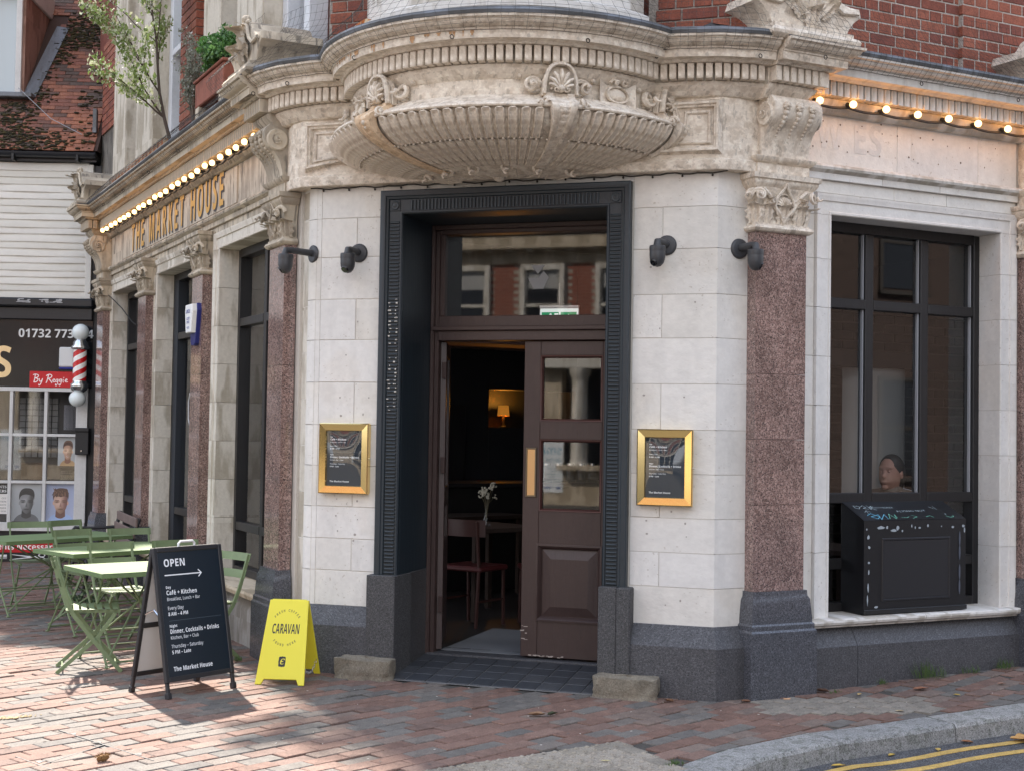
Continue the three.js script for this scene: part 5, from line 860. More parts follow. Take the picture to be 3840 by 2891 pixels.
{ // stone kerb guards at the foot of the door jambs
  const mk = (label, s, w, dir) => { const t = mat; const g = patch((u, v) => { const a = u * Math.PI * 2, e = 0.5; const cx = Math.sign(Math.cos(a)) * Math.pow(Math.abs(Math.cos(a)), e), cz = Math.sign(Math.sin(a)) * Math.pow(Math.abs(Math.sin(a)), e); const y = v * 1.35; const yy = Math.min(y, 1), k = y > 1 ? Math.max(0, 1 - (y - 1) / 0.35) : 1 - 0.06 * Math.pow(Math.max(0, Math.sin(yy * 7)), 2) * 0.6; const nn = 0.004 * Math.sin(u * 19 + dir * 2 + v * 3) * Math.sin(v * 5 + dir) + 0.003 * Math.sin(u * 43 + v * 9); return [cx * (w / 2 * k + nn), yy * 0.14 + (y > 1 ? 0.006 * (1 - k) : 0) + nn, cz * (0.085 * k + nn)]; }, 48, 22, 0.6);
    const m = mesh('guard_stone', g, std([0.27, 0.235, 0.18], T.grit, 0.92, T.gritB, 0.004), null, mul(FC, TF(s, -0.015, 0.145))); tag(m, label, 'guard stone', 'worn stone blocks at the door jambs'); };
  mk('worn sandstone block at the foot of the western door jamb', -2.225, 0.40, 1); mk('rounded sandstone block at the foot of the eastern door jamb', -0.505, 0.40, 2);
}
// ------------------------------------------------------------------ inside the cafe
{
  const dark = mat([0.014, 0.018, 0.025], 0.7), black = mat([0.008, 0.008, 0.009], 0.7);
  const fl = mesh('interior_floor', boxUV(new THREE.ExtrudeGeometry(new THREE.Shape([[0.35, 0.42], [6, 0.3], [6, 6.2], [-1.6, 6.2], [-1.6, 2.37]].map(p => new THREE.Vector2(...p))), { depth: 0.06, bevelEnabled: false }).rotateX(-Math.PI / 2).translate(0, 0.015, 0)), mat([0.03, 0.026, 0.024], 0.5)); structure(fl, 'dark timber floor inside the cafe', 'floor');
  const poly = new THREE.Shape([[-0.42, 0.42], [6, 0.3], [6, 6.2], [-1.6, 6.2], [-1.6, 2.0]].map(p => new THREE.Vector2(...p)));
  structure(mesh('interior_ceiling', boxUV(new THREE.ShapeGeometry(poly).rotateX(-Math.PI / 2).translate(0, 3.55, 0)), mat([0.02, 0.02, 0.024], 0.8)), 'dark ceiling inside the cafe', 'ceiling');
  tag(mesh('ceiling_bulkhead', rbox(0.3, 3.5, 2.44, 2.52, -6.19, -5.2, 0.01), mat([0.36, 0.23, 0.21], 0.8)), 'pinkish lowered ceiling panel at the back of the cafe', 'bulkhead');
  const bw = (n, x0, x1, y0, y1, z0, z1, m, l) => structure(mesh(n, rbox(x0, x1, y0, y1, z0, z1, 0.002), m), l, 'wall');
  const nx0 = 1.50, nx1 = 2.55, ny0 = 1.63, ny1 = 2.03;
  const back = mesh('interior_wall', merge([rbox(-1.8, nx0, 0, 3.6, -6.4, -6.2), rbox(nx1, 6.2, 0, 3.6, -6.4, -6.2), rbox(nx0, nx1, 0, ny0, -6.4, -6.2), rbox(nx0, nx1, ny1, 3.6, -6.4, -6.2), rbox(nx0 - 0.02, nx1 + 0.02, ny0 - 0.02, ny1 + 0.02, -6.64, -6.6), rbox(nx0 - 0.04, nx0 - 0.001, ny0 - 0.02, ny1 + 0.02, -6.6, -6.402), rbox(nx1 + 0.001, nx1 + 0.04, ny0 - 0.02, ny1 + 0.02, -6.6, -6.402), rbox(nx0, nx1, ny1 + 0.001, ny1 + 0.03, -6.6, -6.402), rbox(nx0, nx1, ny0 - 0.03, ny0 - 0.001, -6.6, -6.402)]), dark); structure(back, 'dark navy back wall with a lit niche', 'wall');
  bw('interior_wall_side', 6.0, 6.2, 0, 3.6, -6.3, -0.25, dark, 'dark wall at the east end of the cafe');
  bw('interior_wall_west', -1.80, -1.72, 0, 3.6, -12, -9.0, dark, 'dark wall at the far west end of the cafe');
  bw('partition', -1.72, -1.45, 0, 3.6, -6.4, -6.2, dark, 'short dark partition by the west windows');
  // painted brick wall seen through the big window
  const pb = group('painted_brick_wall'); structure(pb, 'dark painted brick wall inside behind the big window', 'wall');
  const pm = std([0.055, 0.05, 0.047], T.grit, 0.8, T.gritB, 0.003); const bs = []; for (let k = 0; k < 34; k++) for (let x = 0.9 + (k & 1) * 0.115; x < 4.3; x += 0.23) bs.push(rbox(x, x + 0.216, 0.1 + k * 0.077, 0.1 + k * 0.077 + 0.064, -2.3, -2.2 + rr(-0.003, 0.003), 0.003));
  stuff(mesh('painted_bricks', merge(bs), pm, pb)); mesh('mortar', rbox(0.9, 4.5, 0.08, 2.62, -2.4, -2.212), mat([0.085, 0.08, 0.075], 0.9), pb);
  const col = mesh('inside_column', sweep([[0, 0.075], [0, 2.12], [-0.2, 2.12], [-0.2, 0.075]], [...Array(17)].map((_, i) => { const a = Math.PI - i / 16 * Math.PI; return [2.47 + Math.cos(a) * 0.30, -1.40 + Math.sin(a) * 0.16]; })), mat([0.34, 0.34, 0.33], 0.7)); tag(col, 'pale round column standing inside behind the big window', 'column');
  tag(mesh('ceiling_beam', rbox(0.9, 4.2, 2.12, 2.24, -1.55, -1.2), black), 'dark beam crossing above the pale inside column', 'beam');
  // doormats
  tag(mesh('entrance_mat', rbox(-2.0, -0.4, 0.076, 0.082, -1.75, -0.63, 0.002), mat([0.20, 0.205, 0.215], 0.8), null, FC), 'pale grey entrance mat just inside the door', 'mat');
  tag(mesh('doormat', rbox(-1.35, -0.6, 0.082, 0.09, -1.35, -0.78, 0.003), mat([0.03, 0.03, 0.033], 0.95), null, FC), 'dark rectangular doormat lying on the pale entrance mat', 'doormat');
  // lamp in the niche
  const L = thing('table_lamp', 'small lamp with a glowing amber shade in the wall niche', 'lamp', null, [1.78, 1.632, -6.42]);
  mesh('lamp_base', lathe([[0, 0], [0.032, 0], [0.03, 0.012], [0.012, 0.03], [0.022, 0.055], [0.012, 0.075], [0.02, 0.095], [0.008, 0.115], [0.008, 0.15]], 18), black, L);
  mesh('lamp_shade', lathe([[0.066, 0.125], [0.055, 0.235]], 24), mat([0.8, 0.45, 0.12], 0.9, { emissive: lin([0.9, 0.34, 0.04]), emissiveIntensity: 0.10 }), L);
  const pl = new THREE.PointLight(0xffa63c, 0.18, 6, 2); pl.position.set(0, 0.245, 0.03); pl.castShadow = true; L.add(pl);
  const bulb = mesh('bulb', sph(0.014, 0, 0.20, 0), mat([1, 0.8, 0.4], 0.5, { emissive: lin([1, 0.6, 0.2]), emissiveIntensity: 3 }), L);
  // counter with jars
  const ct = thing('bar_counter', 'black bar counter at the back of the cafe', 'counter', null, [1.75, 0.075, -5.3]);
  mesh('front', rbox(-1.3, 1.3, 0, 0.98, -0.3, 0.3), black, ct); mesh('counter_top', rbox(-1.34, 1.34, 0.98, 1.02, -0.34, 0.34), mat([0.03, 0.03, 0.033], 0.3), ct);
  const jarG = lathe([[0, 0.0], [0.05, 0.0], [0.052, 0.01], [0.052, 0.13], [0.04, 0.15], [0.04, 0.17]], 16);
  for (let i = 0; i < 5; i++) { const j = thing('glass_jar', ['leftmost clear glass jar on the bar counter', 'second clear glass jar on the bar counter', 'middle clear glass jar on the bar counter', 'fourth clear glass jar on the bar counter', 'clear glass jar nearest the closed door leaf on the counter'][i], 'jar', 'jars on the bar counter', [1.62 + i * 0.13, 1.095, -5.12]); mesh('glass', jarG, mat([0.9, 0.93, 0.95], 0.05, { phys: 1, transmission: 1, thickness: 0 }), j); mesh('lid', cyl(0.043, 0.043, 0.02, 14).translate(0, 0.178, 0), S.steel, j); }
  // framed board and small clock-like disc
  tag(mesh('wall_disc', lathe([[0, 0.012], [0.045, 0.012], [0.05, 0.006], [0.052, 0]], 20).rotateX(Math.PI / 2), mat([0.35, 0.35, 0.35], 0.4), null, TF(0.56, 1.53, -6.195)), 'small pale round disc on the dark back wall', 'wall disc');
  tag(mesh('wall_board', rbox(0.48, 1.22, 1.0, 1.85, -6.195, -6.18), mat([0.02, 0.021, 0.024], 0.4)), 'dark framed board hung on the back wall', 'board');
}
function cafeTable(label, x, z, w, d, turn) { const t = thing('cafe_table', label, 'table', 'cafe tables inside', [x, 0.075, z], turn); const m = std([0.05, 0.03, 0.022], T.paint, 0.85, T.grainB, 0.001); mesh('table_top', cbox(w, 0.035, d, 0.004, 0, 0.72, 0), m, t); for (const [a, b] of [[-1, -1], [1, -1], [-1, 1], [1, 1]]) mesh('leg', cbox(0.045, 0.7, 0.045, 0.003, a * (w / 2 - 0.05), 0.35, b * (d / 2 - 0.05)), m, t); }
function cafeChair(label, x, z, turn, red) {
  const t = thing('cafe_chair', label, 'chair', 'cafe chairs inside', [x, 0.075, z], turn); const m = mat(red ? [0.055, 0.02, 0.016] : [0.13, 0.06, 0.03], 0.45);
  mesh('seat', cbox(0.40, 0.04, 0.38, 0.012, 0, 0.45, 0), red ? mat([0.09, 0.02, 0.02], 0.4) : m, t); mesh('backrest', patch((u, v) => { const a = (u - 0.5); return [a * 0.42, 0.70 + v * 0.13, -0.21 + 0.25 * a * a]; }, 8, 1), m, t);
  for (const a of [-1, 1]) { mesh('leg', tube([[a * 0.17, 0, 0.17], [a * 0.17, 0.44, 0.16]], 0.015, 6), m, t); mesh('leg', tube([[a * 0.17, 0, -0.2], [a * 0.17, 0.45, -0.17], [a * 0.18, 0.82, -0.22]], 0.015, 6), m, t); mesh('stretcher', tube([[a * 0.17, 0.2, 0.165], [a * 0.17, 0.2, -0.185]], 0.009, 5), m, t); }
}
cafeTable('wooden cafe table with a flower vase just inside the door', 0.10, -3.42, 0.75, 0.7, 0.25);
cafeTable('long wooden cafe table further back inside', 0.35, -4.75, 1.5, 0.6, 0.25);
cafeChair('dark red seated chair drawn up to the vase table', -0.20, -2.95, Math.PI / 2 + 0.5, true);
cafeChair('dark red seated chair beside the closed door leaf', 0.30, -2.70, -Math.PI / 2 - 0.3, true);
cafeChair('light brown cafe chair at the long back table', -0.25, -4.3, Math.PI + 0.2, false);
cafeChair('light brown cafe chair behind the vase table', -0.1, -5.2, 0.2, false);
{
  const v = thing('bud_vase', 'clear glass bud vase with dried white flowers on the table', 'vase', null, [0.07, 0.8135, -3.30]);
  mesh('glass', lathe([[0, 0.0], [0.034, 0.0], [0.038, 0.02], [0.03, 0.06], [0.012, 0.10], [0.011, 0.16], [0.016, 0.18]], 20), mat([0.95, 0.97, 1], 0.03, { phys: 1, transmission: 1, thickness: 0 }), v);
  const st = [], fl = []; for (let k = 0; k < 14; k++) { const a = rr(0, 6.28), r = rr(0.015, 0.075), h = rr(0.24, 0.34); st.push(tube([[0, 0.05, 0], [Math.cos(a) * r * 0.3, 0.19, Math.sin(a) * r * 0.3], [Math.cos(a) * r, h, Math.sin(a) * r]], 0.0013, 4)); for (let q = 0; q < 6; q++) fl.push(new THREE.IcosahedronGeometry(rr(0.006, 0.011), 0).translate(Math.cos(a) * r + rr(-0.016, 0.016), h + rr(-0.015, 0.02), Math.sin(a) * r + rr(-0.016, 0.016))); }
  mesh('stems', merge(st), mat([0.2, 0.17, 0.1], 0.9), v); mesh('flower_heads', merge(fl), mat([0.62, 0.58, 0.48], 0.9), v);
}
{ // emergency exit sign hanging inside the transom light, and a tag of the house mark on the glass
  const t = canvasTex(256, 110, (x, w, h) => { x.fillStyle = '#e8f2ee'; x.fillRect(0, 0, w, h); x.fillStyle = '#14915e'; x.fillRect(10, 22, 116, 80); x.fillRect(138, 22, 108, 80); x.fillStyle = '#f3faf6'; x.fillRect(96, 30, 26, 72); x.beginPath(); x.arc(70, 38, 8, 0, 7); x.fill(); x.lineWidth = 10; x.strokeStyle = '#f3faf6'; x.beginPath(); x.moveTo(66, 50); x.lineTo(54, 72); x.lineTo(38, 88); x.moveTo(56, 70); x.lineTo(74, 82); x.lineTo(70, 98); x.moveTo(64, 52); x.lineTo(86, 62); x.moveTo(62, 52); x.lineTo(44, 62); x.stroke(); x.beginPath(); x.moveTo(192, 34); x.lineTo(226, 72); x.lineTo(205, 72); x.lineTo(205, 100); x.lineTo(179, 100); x.lineTo(179, 72); x.lineTo(158, 72); x.fill(); });
  const e = thing('exit_sign', 'green and white emergency exit sign hanging behind the transom glass', 'exit sign'); const F = mul(FC, TF(-1.23, 2.38, -0.80));
  mesh('sign_plate', rbox(-0.14, 0.14, -0.06, 0.07, -0.012, -0.002, 0.001), S.white, e, F); mesh('sign_face', new THREE.PlaneGeometry(0.272, 0.118).translate(0, 0.004, 0), mat(0xffffff, 0.4, { map: t, emissive: lin([1, 1, 1]), emissiveMap: t, emissiveIntensity: 0.16 }), e, F);
  mesh('sign_bar', rbox(-0.14, 0.14, 0.07, 0.085, -0.02, 0.008, 0.002), S.white, e, F); mesh('hanger', tube([[0.0, 0.085, 0], [0, 0.24, 0]], 0.003, 5), S.steel, e, F);
  const mk = (pts) => { const s = new THREE.Shape(pts.map(p => new THREE.Vector2(...p))); return new THREE.ShapeGeometry(s); };
  const g = merge([mk([[-0.075, 0.03], [-0.03, 0.03], [0.0, 0.03], [0.035, 0.075], [0.072, 0.03], [0.036, -0.045], [-0.035, -0.045]]), mk([[-0.055, 0.115], [0.045, 0.115], [-0.005, 0.055]])]);
  tag(mesh('window_emblem', g, mat([0.20, 0.205, 0.21], 0.5), null, mul(FC, TF(-1.30, 2.60, -0.5315))), 'grey angular emblem stuck on the transom glass', 'emblem');
}
{ // person seated behind the big window, in profile, looking west
  const sm = (a, b, k) => { const h = clamp(0.5 + 0.5 * (b - a) / k); return mix(b, a, h) - k * h * (1 - h); };
  const cap = (p, a, b, r0, r1) => { const ab = b.clone().sub(a), t = clamp(p.clone().sub(a).dot(ab) / ab.lengthSq()); return p.distanceTo(a.clone().addScaledVector(ab, t)) - mix(r0, r1, t); };
  const ell = (p, c, r) => { const q = V3((p.x - c[0]) / r[0], (p.y - c[1]) / r[1], (p.z - c[2]) / r[2]); return (q.length() - 1) * Math.min(...r); };
  function sdf(f, cx, cy, cz, half, res) { const mc = new MarchingCubes(res, new THREE.MeshBasicMaterial(), false, false, 60000); mc.isolation = 0; for (let k = 0; k < res; k++) for (let j = 0; j < res; j++) for (let i = 0; i < res; i++) mc.field[i + j * res + k * res * res] = -f(V3(cx + (i - res / 2) / (res / 2) * half, cy + (j - res / 2) / (res / 2) * half, cz + (k - res / 2) / (res / 2) * half)); mc.update(); const g = new THREE.BufferGeometry(); g.setAttribute('position', new THREE.Float32BufferAttribute(Array.from(mc.positionArray.slice(0, mc.count * 3)), 3)); g.scale(half, half, half); g.translate(cx, cy, cz); const w = mergeVertices(g, 1e-4); w.computeVertexNormals(); return w; }
  // local: faces -x, hips at the seat, z towards the window
  const P = thing('person', 'person with tied dark hair in a patterned top and white jacket sitting behind the window', 'person', null, [2.10, 0.03, -0.78]); P.rotation.y = 0.35;
  const body = p => { let d = cap(p, V3(0.05, 0.58, 0), V3(0.03, 1.02, 0), 0.15, 0.15); d = sm(d, cap(p, V3(0.03, 1.10, -0.15), V3(0.03, 1.10, 0.15), 0.075, 0.075), 0.09); d = sm(d, cap(p, V3(0.02, 1.08, 0), V3(0.0, 1.20, 0), 0.058, 0.045), 0.05); for (const s of [-1, 1]) { d = sm(d, cap(p, V3(0.03, 1.10, s * 0.18), V3(-0.08, 0.80, s * 0.21), 0.055, 0.045), 0.03); d = sm(d, cap(p, V3(-0.08, 0.80, s * 0.21), V3(-0.27, 0.86, s * 0.10), 0.043, 0.032), 0.02); d = sm(d, cap(p, V3(0.05, 0.56, s * 0.09), V3(-0.38, 0.54, s * 0.10), 0.085, 0.06), 0.04); d = sm(d, cap(p, V3(-0.38, 0.54, s * 0.10), V3(-0.36, 0.12, s * 0.10), 0.055, 0.04), 0.02); } return d; };
  const head = p => { let d = ell(p, [-0.01, 1.315, 0], [0.092, 0.112, 0.075]); d = sm(d, ell(p, [-0.035, 1.255, 0], [0.068, 0.062, 0.056]), 0.03); d = sm(d, cap(p, V3(-0.094, 1.315, 0), V3(-0.113, 1.283, 0), 0.009, 0.014), 0.014); d = sm(d, ell(p, [-0.096, 1.243, 0], [0.016, 0.007, 0.024]), 0.008); d = sm(d, ell(p, [-0.096, 1.232, 0], [0.015, 0.007, 0.022]), 0.006); d = sm(d, ell(p, [-0.086, 1.205, 0], [0.02, 0.018, 0.024]), 0.015); d = sm(d, ell(p, [-0.088, 1.345, 0], [0.012, 0.008, 0.05]), 0.012); for (const s of [-1, 1]) { d = sm(d, ell(p, [0.012, 1.295, s * 0.078], [0.018, 0.03, 0.010]), 0.006); d = Math.max(d, -ell(p, [-0.098, 1.318, s * 0.032], [0.014, 0.010, 0.016])); } d = sm(d, cap(p, V3(0.012, 1.10, 0), V3(0.0, 1.24, 0), 0.052, 0.055), 0.03); return d; };
  const skin = mat([0.36, 0.20, 0.15], 0.6), hands = [];
  for (const s of [-1, 1]) { hands.push(cbox(0.075, 0.03, 0.06, 0.012, -0.315, 0.868, s * 0.075)); for (let k = 0; k < 4; k++) hands.push(tube([[-0.345, 0.87, s * 0.075 + (k - 1.5) * 0.0165], [-0.385, 0.878 - 0.002 * k, s * 0.072 + (k - 1.5) * 0.0165], [-0.405 + 0.006 * Math.abs(k - 1.5), 0.86, s * 0.07 + (k - 1.5) * 0.016]], [0.009, 0.0085, 0.007], 6)); hands.push(tube([[-0.305, 0.875, s * 0.045], [-0.335, 0.885, s * 0.025], [-0.355, 0.878, s * 0.015]], [0.010, 0.009, 0.007], 6)); }
  mesh('body', merge([sdf(head, 0, 1.25, 0, 0.17, 72), ...hands, sph(0.011, -0.085, 1.318, 0.032, 8, 6), sph(0.011, -0.085, 1.318, -0.032, 8, 6)].map(g => boxUV(g))), skin, P);
  mesh('clothing', boxUV(sdf(p => body(p) - 0.008, 0, 0.62, 0, 0.62, 84)), std([0.13, 0.12, 0.11], T.worn, 0.9, null, 1), P);
  mesh('jacket', boxUV(sdf(p => Math.max(body(p) - 0.018, 0.045 - p.x - 0.35 * (1.1 - p.y)), 0.02, 0.85, 0, 0.4, 60)), mat([0.50, 0.55, 0.60], 0.8), P);
  mesh('hair', boxUV(sdf(p => { let d = ell(p, [0.012, 1.345, 0], [0.098, 0.098, 0.084]); d = sm(d, ell(p, [0.075, 1.29, 0], [0.065, 0.10, 0.075]), 0.03); d = sm(d, ell(p, [0.085, 1.20, 0], [0.03, 0.09, 0.04]), 0.03); return Math.max(d, -(p.x + 0.055 + 0.6 * Math.max(0, 1.375 - p.y))); }, 0.02, 1.28, 0, 0.2, 56)), std([0.045, 0.036, 0.030], T.grit, 0.6, T.grainB, 0.004), P);
  cafeTable('small cafe table in front of the person behind the window', 1.62, -0.82, 0.5, 0.6, 0.1); cafeChair('cafe chair that the person behind the window sits on', 2.15, -0.80, -Math.PI / 2 + 0.3, false);
}
// ------------------------------------------------------------------ buildings across the street, mirrored in the glass
{
  const O = thing('street_building', 'brick and stone building across the street from the doorway', 'building', 'buildings across the street');
  const F = mul(FC, TF(0, 0, 20.0, 0, Math.PI)); // local a = -s, faces the doorway
  const W = a => -a; const stone = std([0.62, 0.53, 0.40], T.dirty, 0.9, T.stoneB, 0.006), br = std([0.36, 0.12, 0.075], T.grit, 0.9, T.gritB, 0.003), wh = std([0.72, 0.69, 0.62], T.dirty, 0.8, null, 1), dk = mat([0.02, 0.022, 0.026], 0.15);
  const box = (n, s0, s1, y0, y1, d0, d1, m) => mesh(n, rbox(-s1, -s0, y0, y1, d0, d1, 0.01), m, O, F);
  box('wall', -18, -1, 3.25, 9.0, -6, 0, br); box('stone_base', -18, -1, -0.2, 0.75, -6, 0.08, stone); box('entablature', -18, -1, 2.98, 3.25, -6, 0.22, wh); box('shop_window', -18, -1, 0.75, 2.98, -6, -0.35, dk);
  box('stone_pier', -18, -9.2, 0.75, 2.98, -6, -0.02, stone); box('stone_pier', -9.2, -7.0, 0.75, 2.98, -5, -0.01, stone); box('cornice', -18, -1, 5.62, 5.95, -6, 0.30, stone); box('cornice', -18, -1, 5.95, 6.02, -6, 0.36, wh); box('frieze_band', -18, -1, 5.30, 5.62, -6, 0.06, stone);
  for (let k = 0; k < 30; k++) box('modillion', -15 + k * 0.48, -14.86 + k * 0.48, 5.57, 5.62, 0.0, 0.24, wh);
  for (const s of [-6.57, -4.4, -2.3]) { const c = mesh('column', lathe([[0.20, 0.75], [0.24, 0.78], [0.24, 0.86], [0.19, 0.93], [0.18, 1.0], [0.165, 2.65], [0.18, 2.70], [0.17, 2.76], [0.23, 2.85], [0.23, 2.98]], 24), wh, O, mul(F, TF(-s, 0, 0.05))); }
  box('window_ledge', -7.0, -1, 0.75, 0.86, -0.3, 0.34, stone);
  for (const s of [-14.36, -12.64, -10.92, -9.2, -7.46, -5.73, -4.0, -2.3]) { const w = group('sash_window', O), b = (n, a0, a1, y0, y1, d0, d1, m) => mesh(n, rbox(-s + a0, -s + a1, y0, y1, d0, d1, 0.008), m, w, F); b('glass', -0.42, 0.42, 3.5, 5.2, -0.02, 0.008, dk); b('frame', -0.51, -0.40, 3.45, 5.29, 0, 0.09, wh); b('frame', 0.40, 0.51, 3.45, 5.29, 0, 0.09, wh); b('frame', -0.40, 0.40, 5.16, 5.29, 0, 0.09, wh); b('sash', -0.40, 0.40, 4.34, 4.41, 0, 0.06, wh); b('sash', -0.40, -0.36, 3.5, 5.16, 0, 0.05, wh); b('sash', 0.36, 0.40, 3.5, 5.16, 0, 0.05, wh); b('sill', -0.55, 0.55, 3.38, 3.47, 0, 0.16, wh); b('blind', -0.34, 0.34, 4.75, 5.16, 0.009, 0.012, mat([0.35, 0.35, 0.34], 0.8)); }
  // bricks of the stretch that the transom mirrors
  const bs = []; for (let k = 0; k < 27; k++) for (let a = 5.0 + (k & 1) * 0.11; a < 10.2; a += 0.225) { const c = a + 0.11; if ([7.46, 5.73, 9.2].some(q => Math.abs(c - q) < 0.6)) continue; bs.push(rbox(a, a + 0.212, 3.3 + k * 0.075, 3.3 + k * 0.075 + 0.063, 0, 0.012, 0.002)); } stuff(mesh('brick_courses', merge(bs), br, O, F)); mesh('mortar', rbox(4.9, 10.3, 3.26, 5.3, 0, 0.004, 0.001), std([0.5, 0.45, 0.38], T.grit, 1, null, 1), O, F);
  const pt = canvasTex(256, 512, (x, w, h) => { x.fillStyle = '#e9eef0'; x.fillRect(0, 0, w, h); x.fillStyle = '#2a7f9e'; x.font = '120px sans-serif'; x.fillText('smile', 14, 140); x.fillStyle = '#3a6a80'; x.font = '60px sans-serif'; x.fillText('dental', 18, 215); x.fillStyle = '#7d8f98'; for (let k = 0; k < 7; k++) x.fillRect(20, 250 + k * 26, 90 + (k * 53) % 90, 8); x.fillStyle = '#2d4a86'; x.fillRect(20, 455, 46, 24); x.fillRect(120, 458, 70, 18); });
  mesh('wall_poster', new THREE.PlaneGeometry(0.56, 1.15).translate(7.2, 0.83, 0.092), mat(0xffffff, 0.7, { map: pt }), O, F);
  const O2 = thing('street_building', 'plain brick terrace across the side street from the big window', 'building', 'buildings across the street');
  mesh('wall', rbox(-1.5, 24, -0.2, 7.5, 12.0, 17), std([0.09, 0.062, 0.052], T.grit, 0.9, T.gritB, 0.003), O2); mesh('parapet', rbox(-1.6, 24.1, 7.5, 7.8, 11.9, 17.1), wh, O2);
  for (let k = 0; k < 9; k++) for (const y of [0.9, 4.3]) { const w = group('sash_window', O2), x = 0 + k * 2.5; mesh('glass', rbox(x, x + 1, y, y + 1.7, 11.98, 12.05), dk, w); mesh('frame', merge([rbox(x - 0.08, x, y - 0.05, y + 1.78, 11.95, 12.05), rbox(x + 1, x + 1.08, y - 0.05, y + 1.78, 11.95, 12.05), rbox(x, x + 1, y + 1.7, y + 1.78, 11.95, 12.05), rbox(x, x + 1, y + 0.82, y + 0.88, 11.96, 12.05), rbox(x - 0.1, x + 1.1, y - 0.12, y - 0.05, 11.9, 12.05)]), mat([0.04, 0.035, 0.03], 0.6), w); }
}
// ------------------------------------------------------------------ barber's shop next door
{
  const B = thing('barber_shop', 'low barber shop with white weatherboards and a mossy tiled roof', 'building');
  const wb = std([0.80, 0.785, 0.745], T.plank, 0.75, null, 1), wh = std([0.70, 0.69, 0.67], T.paint, 0.5, null, 1), bk = std([0.014, 0.015, 0.018], T.paint, 0.4, T.stoneB, 0.001), L = -7.5;
  // body behind the front
  mesh('wall', merge([rbox(L, 0.35, 2.0, 4.7, -5, -0.12), rbox(L, -3.0, 0, 2.0, -5, -0.12), rbox(L, 0.35, 0, 0.43, -5, -0.06), rbox(-0.05, 0.35, 0, 2.0, -5, -0.08), rbox(L, 0.35, 0, 2.2, -5, -3)]), mat([0.05, 0.05, 0.05], 0.9), B, FB);
  // shop window
  const sw = group('shop_window', B); const fr = (a, b, y0, y1, d = 0.0) => mesh('frame', rbox(a, b, y0, y1, -0.06, d, 0.003), wh, sw, FB);
  const X = [-3.0, -2.42, -2.02, -1.62, -1.215, -0.816, -0.423, -0.055], Y = [0.44, 0.919, 1.462, 1.985];
  fr(-3.05, 0.05, 0.36, 0.455, 0.03); fr(-3.05, 0.05, 1.965, 2.01, 0.01); fr(-0.075, 0.055, 0.455, 1.965, 0.02);
  for (const x of X.slice(1, -1)) fr(x - 0.019, x + 0.019, 0.455, 1.965, 0.006); for (const y of Y.slice(1, -1)) for (let i = 0; i < X.length - 1; i++) fr(X[i] + 0.019, X[i + 1] - 0.019, y - 0.016, y + 0.016, 0.004);
  for (let i = 0; i < X.length - 1; i++) for (let j = 0; j < 3; j++) mesh('pane', new THREE.PlaneGeometry(X[i + 1] - X[i] - 0.036, Y[j + 1] - Y[j] - 0.03).translate((X[i] + X[i + 1]) / 2, (Y[j] + Y[j + 1]) / 2, -0.03), S.glass, sw, FB);
  // riser with lettering
  mesh('stall_riser', rbox(L, 0.05, 0, 0.36, -0.1, -0.01, 0.003), bk, B, FB);
  const rt = canvasTex(1024, 128, (x, w, h) => { x.fillStyle = '#b3121f'; x.fillRect(0, 0, w, h); x.fillStyle = '#f2ece8'; x.font = 'bold 92px sans-serif'; x.save(); x.scale(0.82, 1); x.fillText('No Appointments Necessary', 20, 96); x.restore(); });
  mesh('red_strip', rbox(-1.55, -0.28, 0.11, 0.245, -0.012, 0.004, 0.002), mat([0.45, 0.015, 0.02], 0.35), B, FB); mesh('strip_lettering', new THREE.PlaneGeometry(1.25, 0.13).translate(-0.915, 0.178, 0.0065), mat(0xffffff, 0.4, { map: rt }), B, FB);
  const icon = mat([0.72, 0.72, 0.71], 0.5), ip = q => q.map(([a, b]) => [a, b, 0.0]);
  mesh('scissors_motif', merge([tube(ip([[-0.78, 0.088], [-0.55, 0.062], [-0.46, 0.05]]), [0.003, 0.008, 0.006], 4), tube(ip([[-0.78, 0.03], [-0.55, 0.055], [-0.46, 0.072]]), [0.003, 0.008, 0.006], 4), new THREE.TorusGeometry(0.026, 0.006, 5, 16).scale(1.3, 0.7, 1).translate(-0.425, 0.082, 0), new THREE.TorusGeometry(0.026, 0.006, 5, 16).scale(1.3, 0.7, 1).translate(-0.425, 0.04, 0)]), icon, B, FB);
  mesh('comb_motif', merge([rbox(-0.93, -0.82, 0.06, 0.085, -0.002, 0.003), ...[...Array(12)].map((_, k) => rbox(-0.93 + k * 0.0095, -0.925 + k * 0.0095, 0.035, 0.06, -0.002, 0.003))]), icon, B, FB);
  // fascia, cornice board, lettering
  mesh('fascia', rbox(L, 0.09, 2.01, 2.79, -0.12, 0.0, 0.003), S.blackGloss, B, FB); mesh('fascia_cornice', rbox(L, 0.09, 2.79, 2.93, -0.12, 0.05, 0.008), bk, B, FB); mesh('fascia_cornice', rbox(L, 0.11, 2.93, 3.035, -0.12, 0.11, 0.02), bk, B, FB);
  mesh('flaking_paint', merge([...Array(24)].map(() => cbox(rr(0.02, 0.09), rr(0.006, 0.02), 0.004, 0.001, rr(-0.75, -0.25), 3.0 + rr(-0.02, 0.02), 0.111))), mat([0.40, 0.40, 0.41], 0.9), B, FB);
  mesh('pilaster_board', rbox(0.055, 0.16, 0, 4.6, -0.2, -0.02, 0.004), bk, B, FB);
  mesh('phone_number', textGeo('01732 773824', 0.098, 1.0).translate(-0.755, 2.585, 0.003), mat([0.66, 0.66, 0.65], 0.5), B, FB);
  const sg = textGeo('BARBERS', 0.36, 0.9); sg.computeBoundingBox(); mesh('gold_lettering', sg.translate(-0.83 - sg.boundingBox.max.x, 2.12, 0.003), mat([0.75, 0.62, 0.38], 0.3, { metalness: 0.7 }), B, FB);
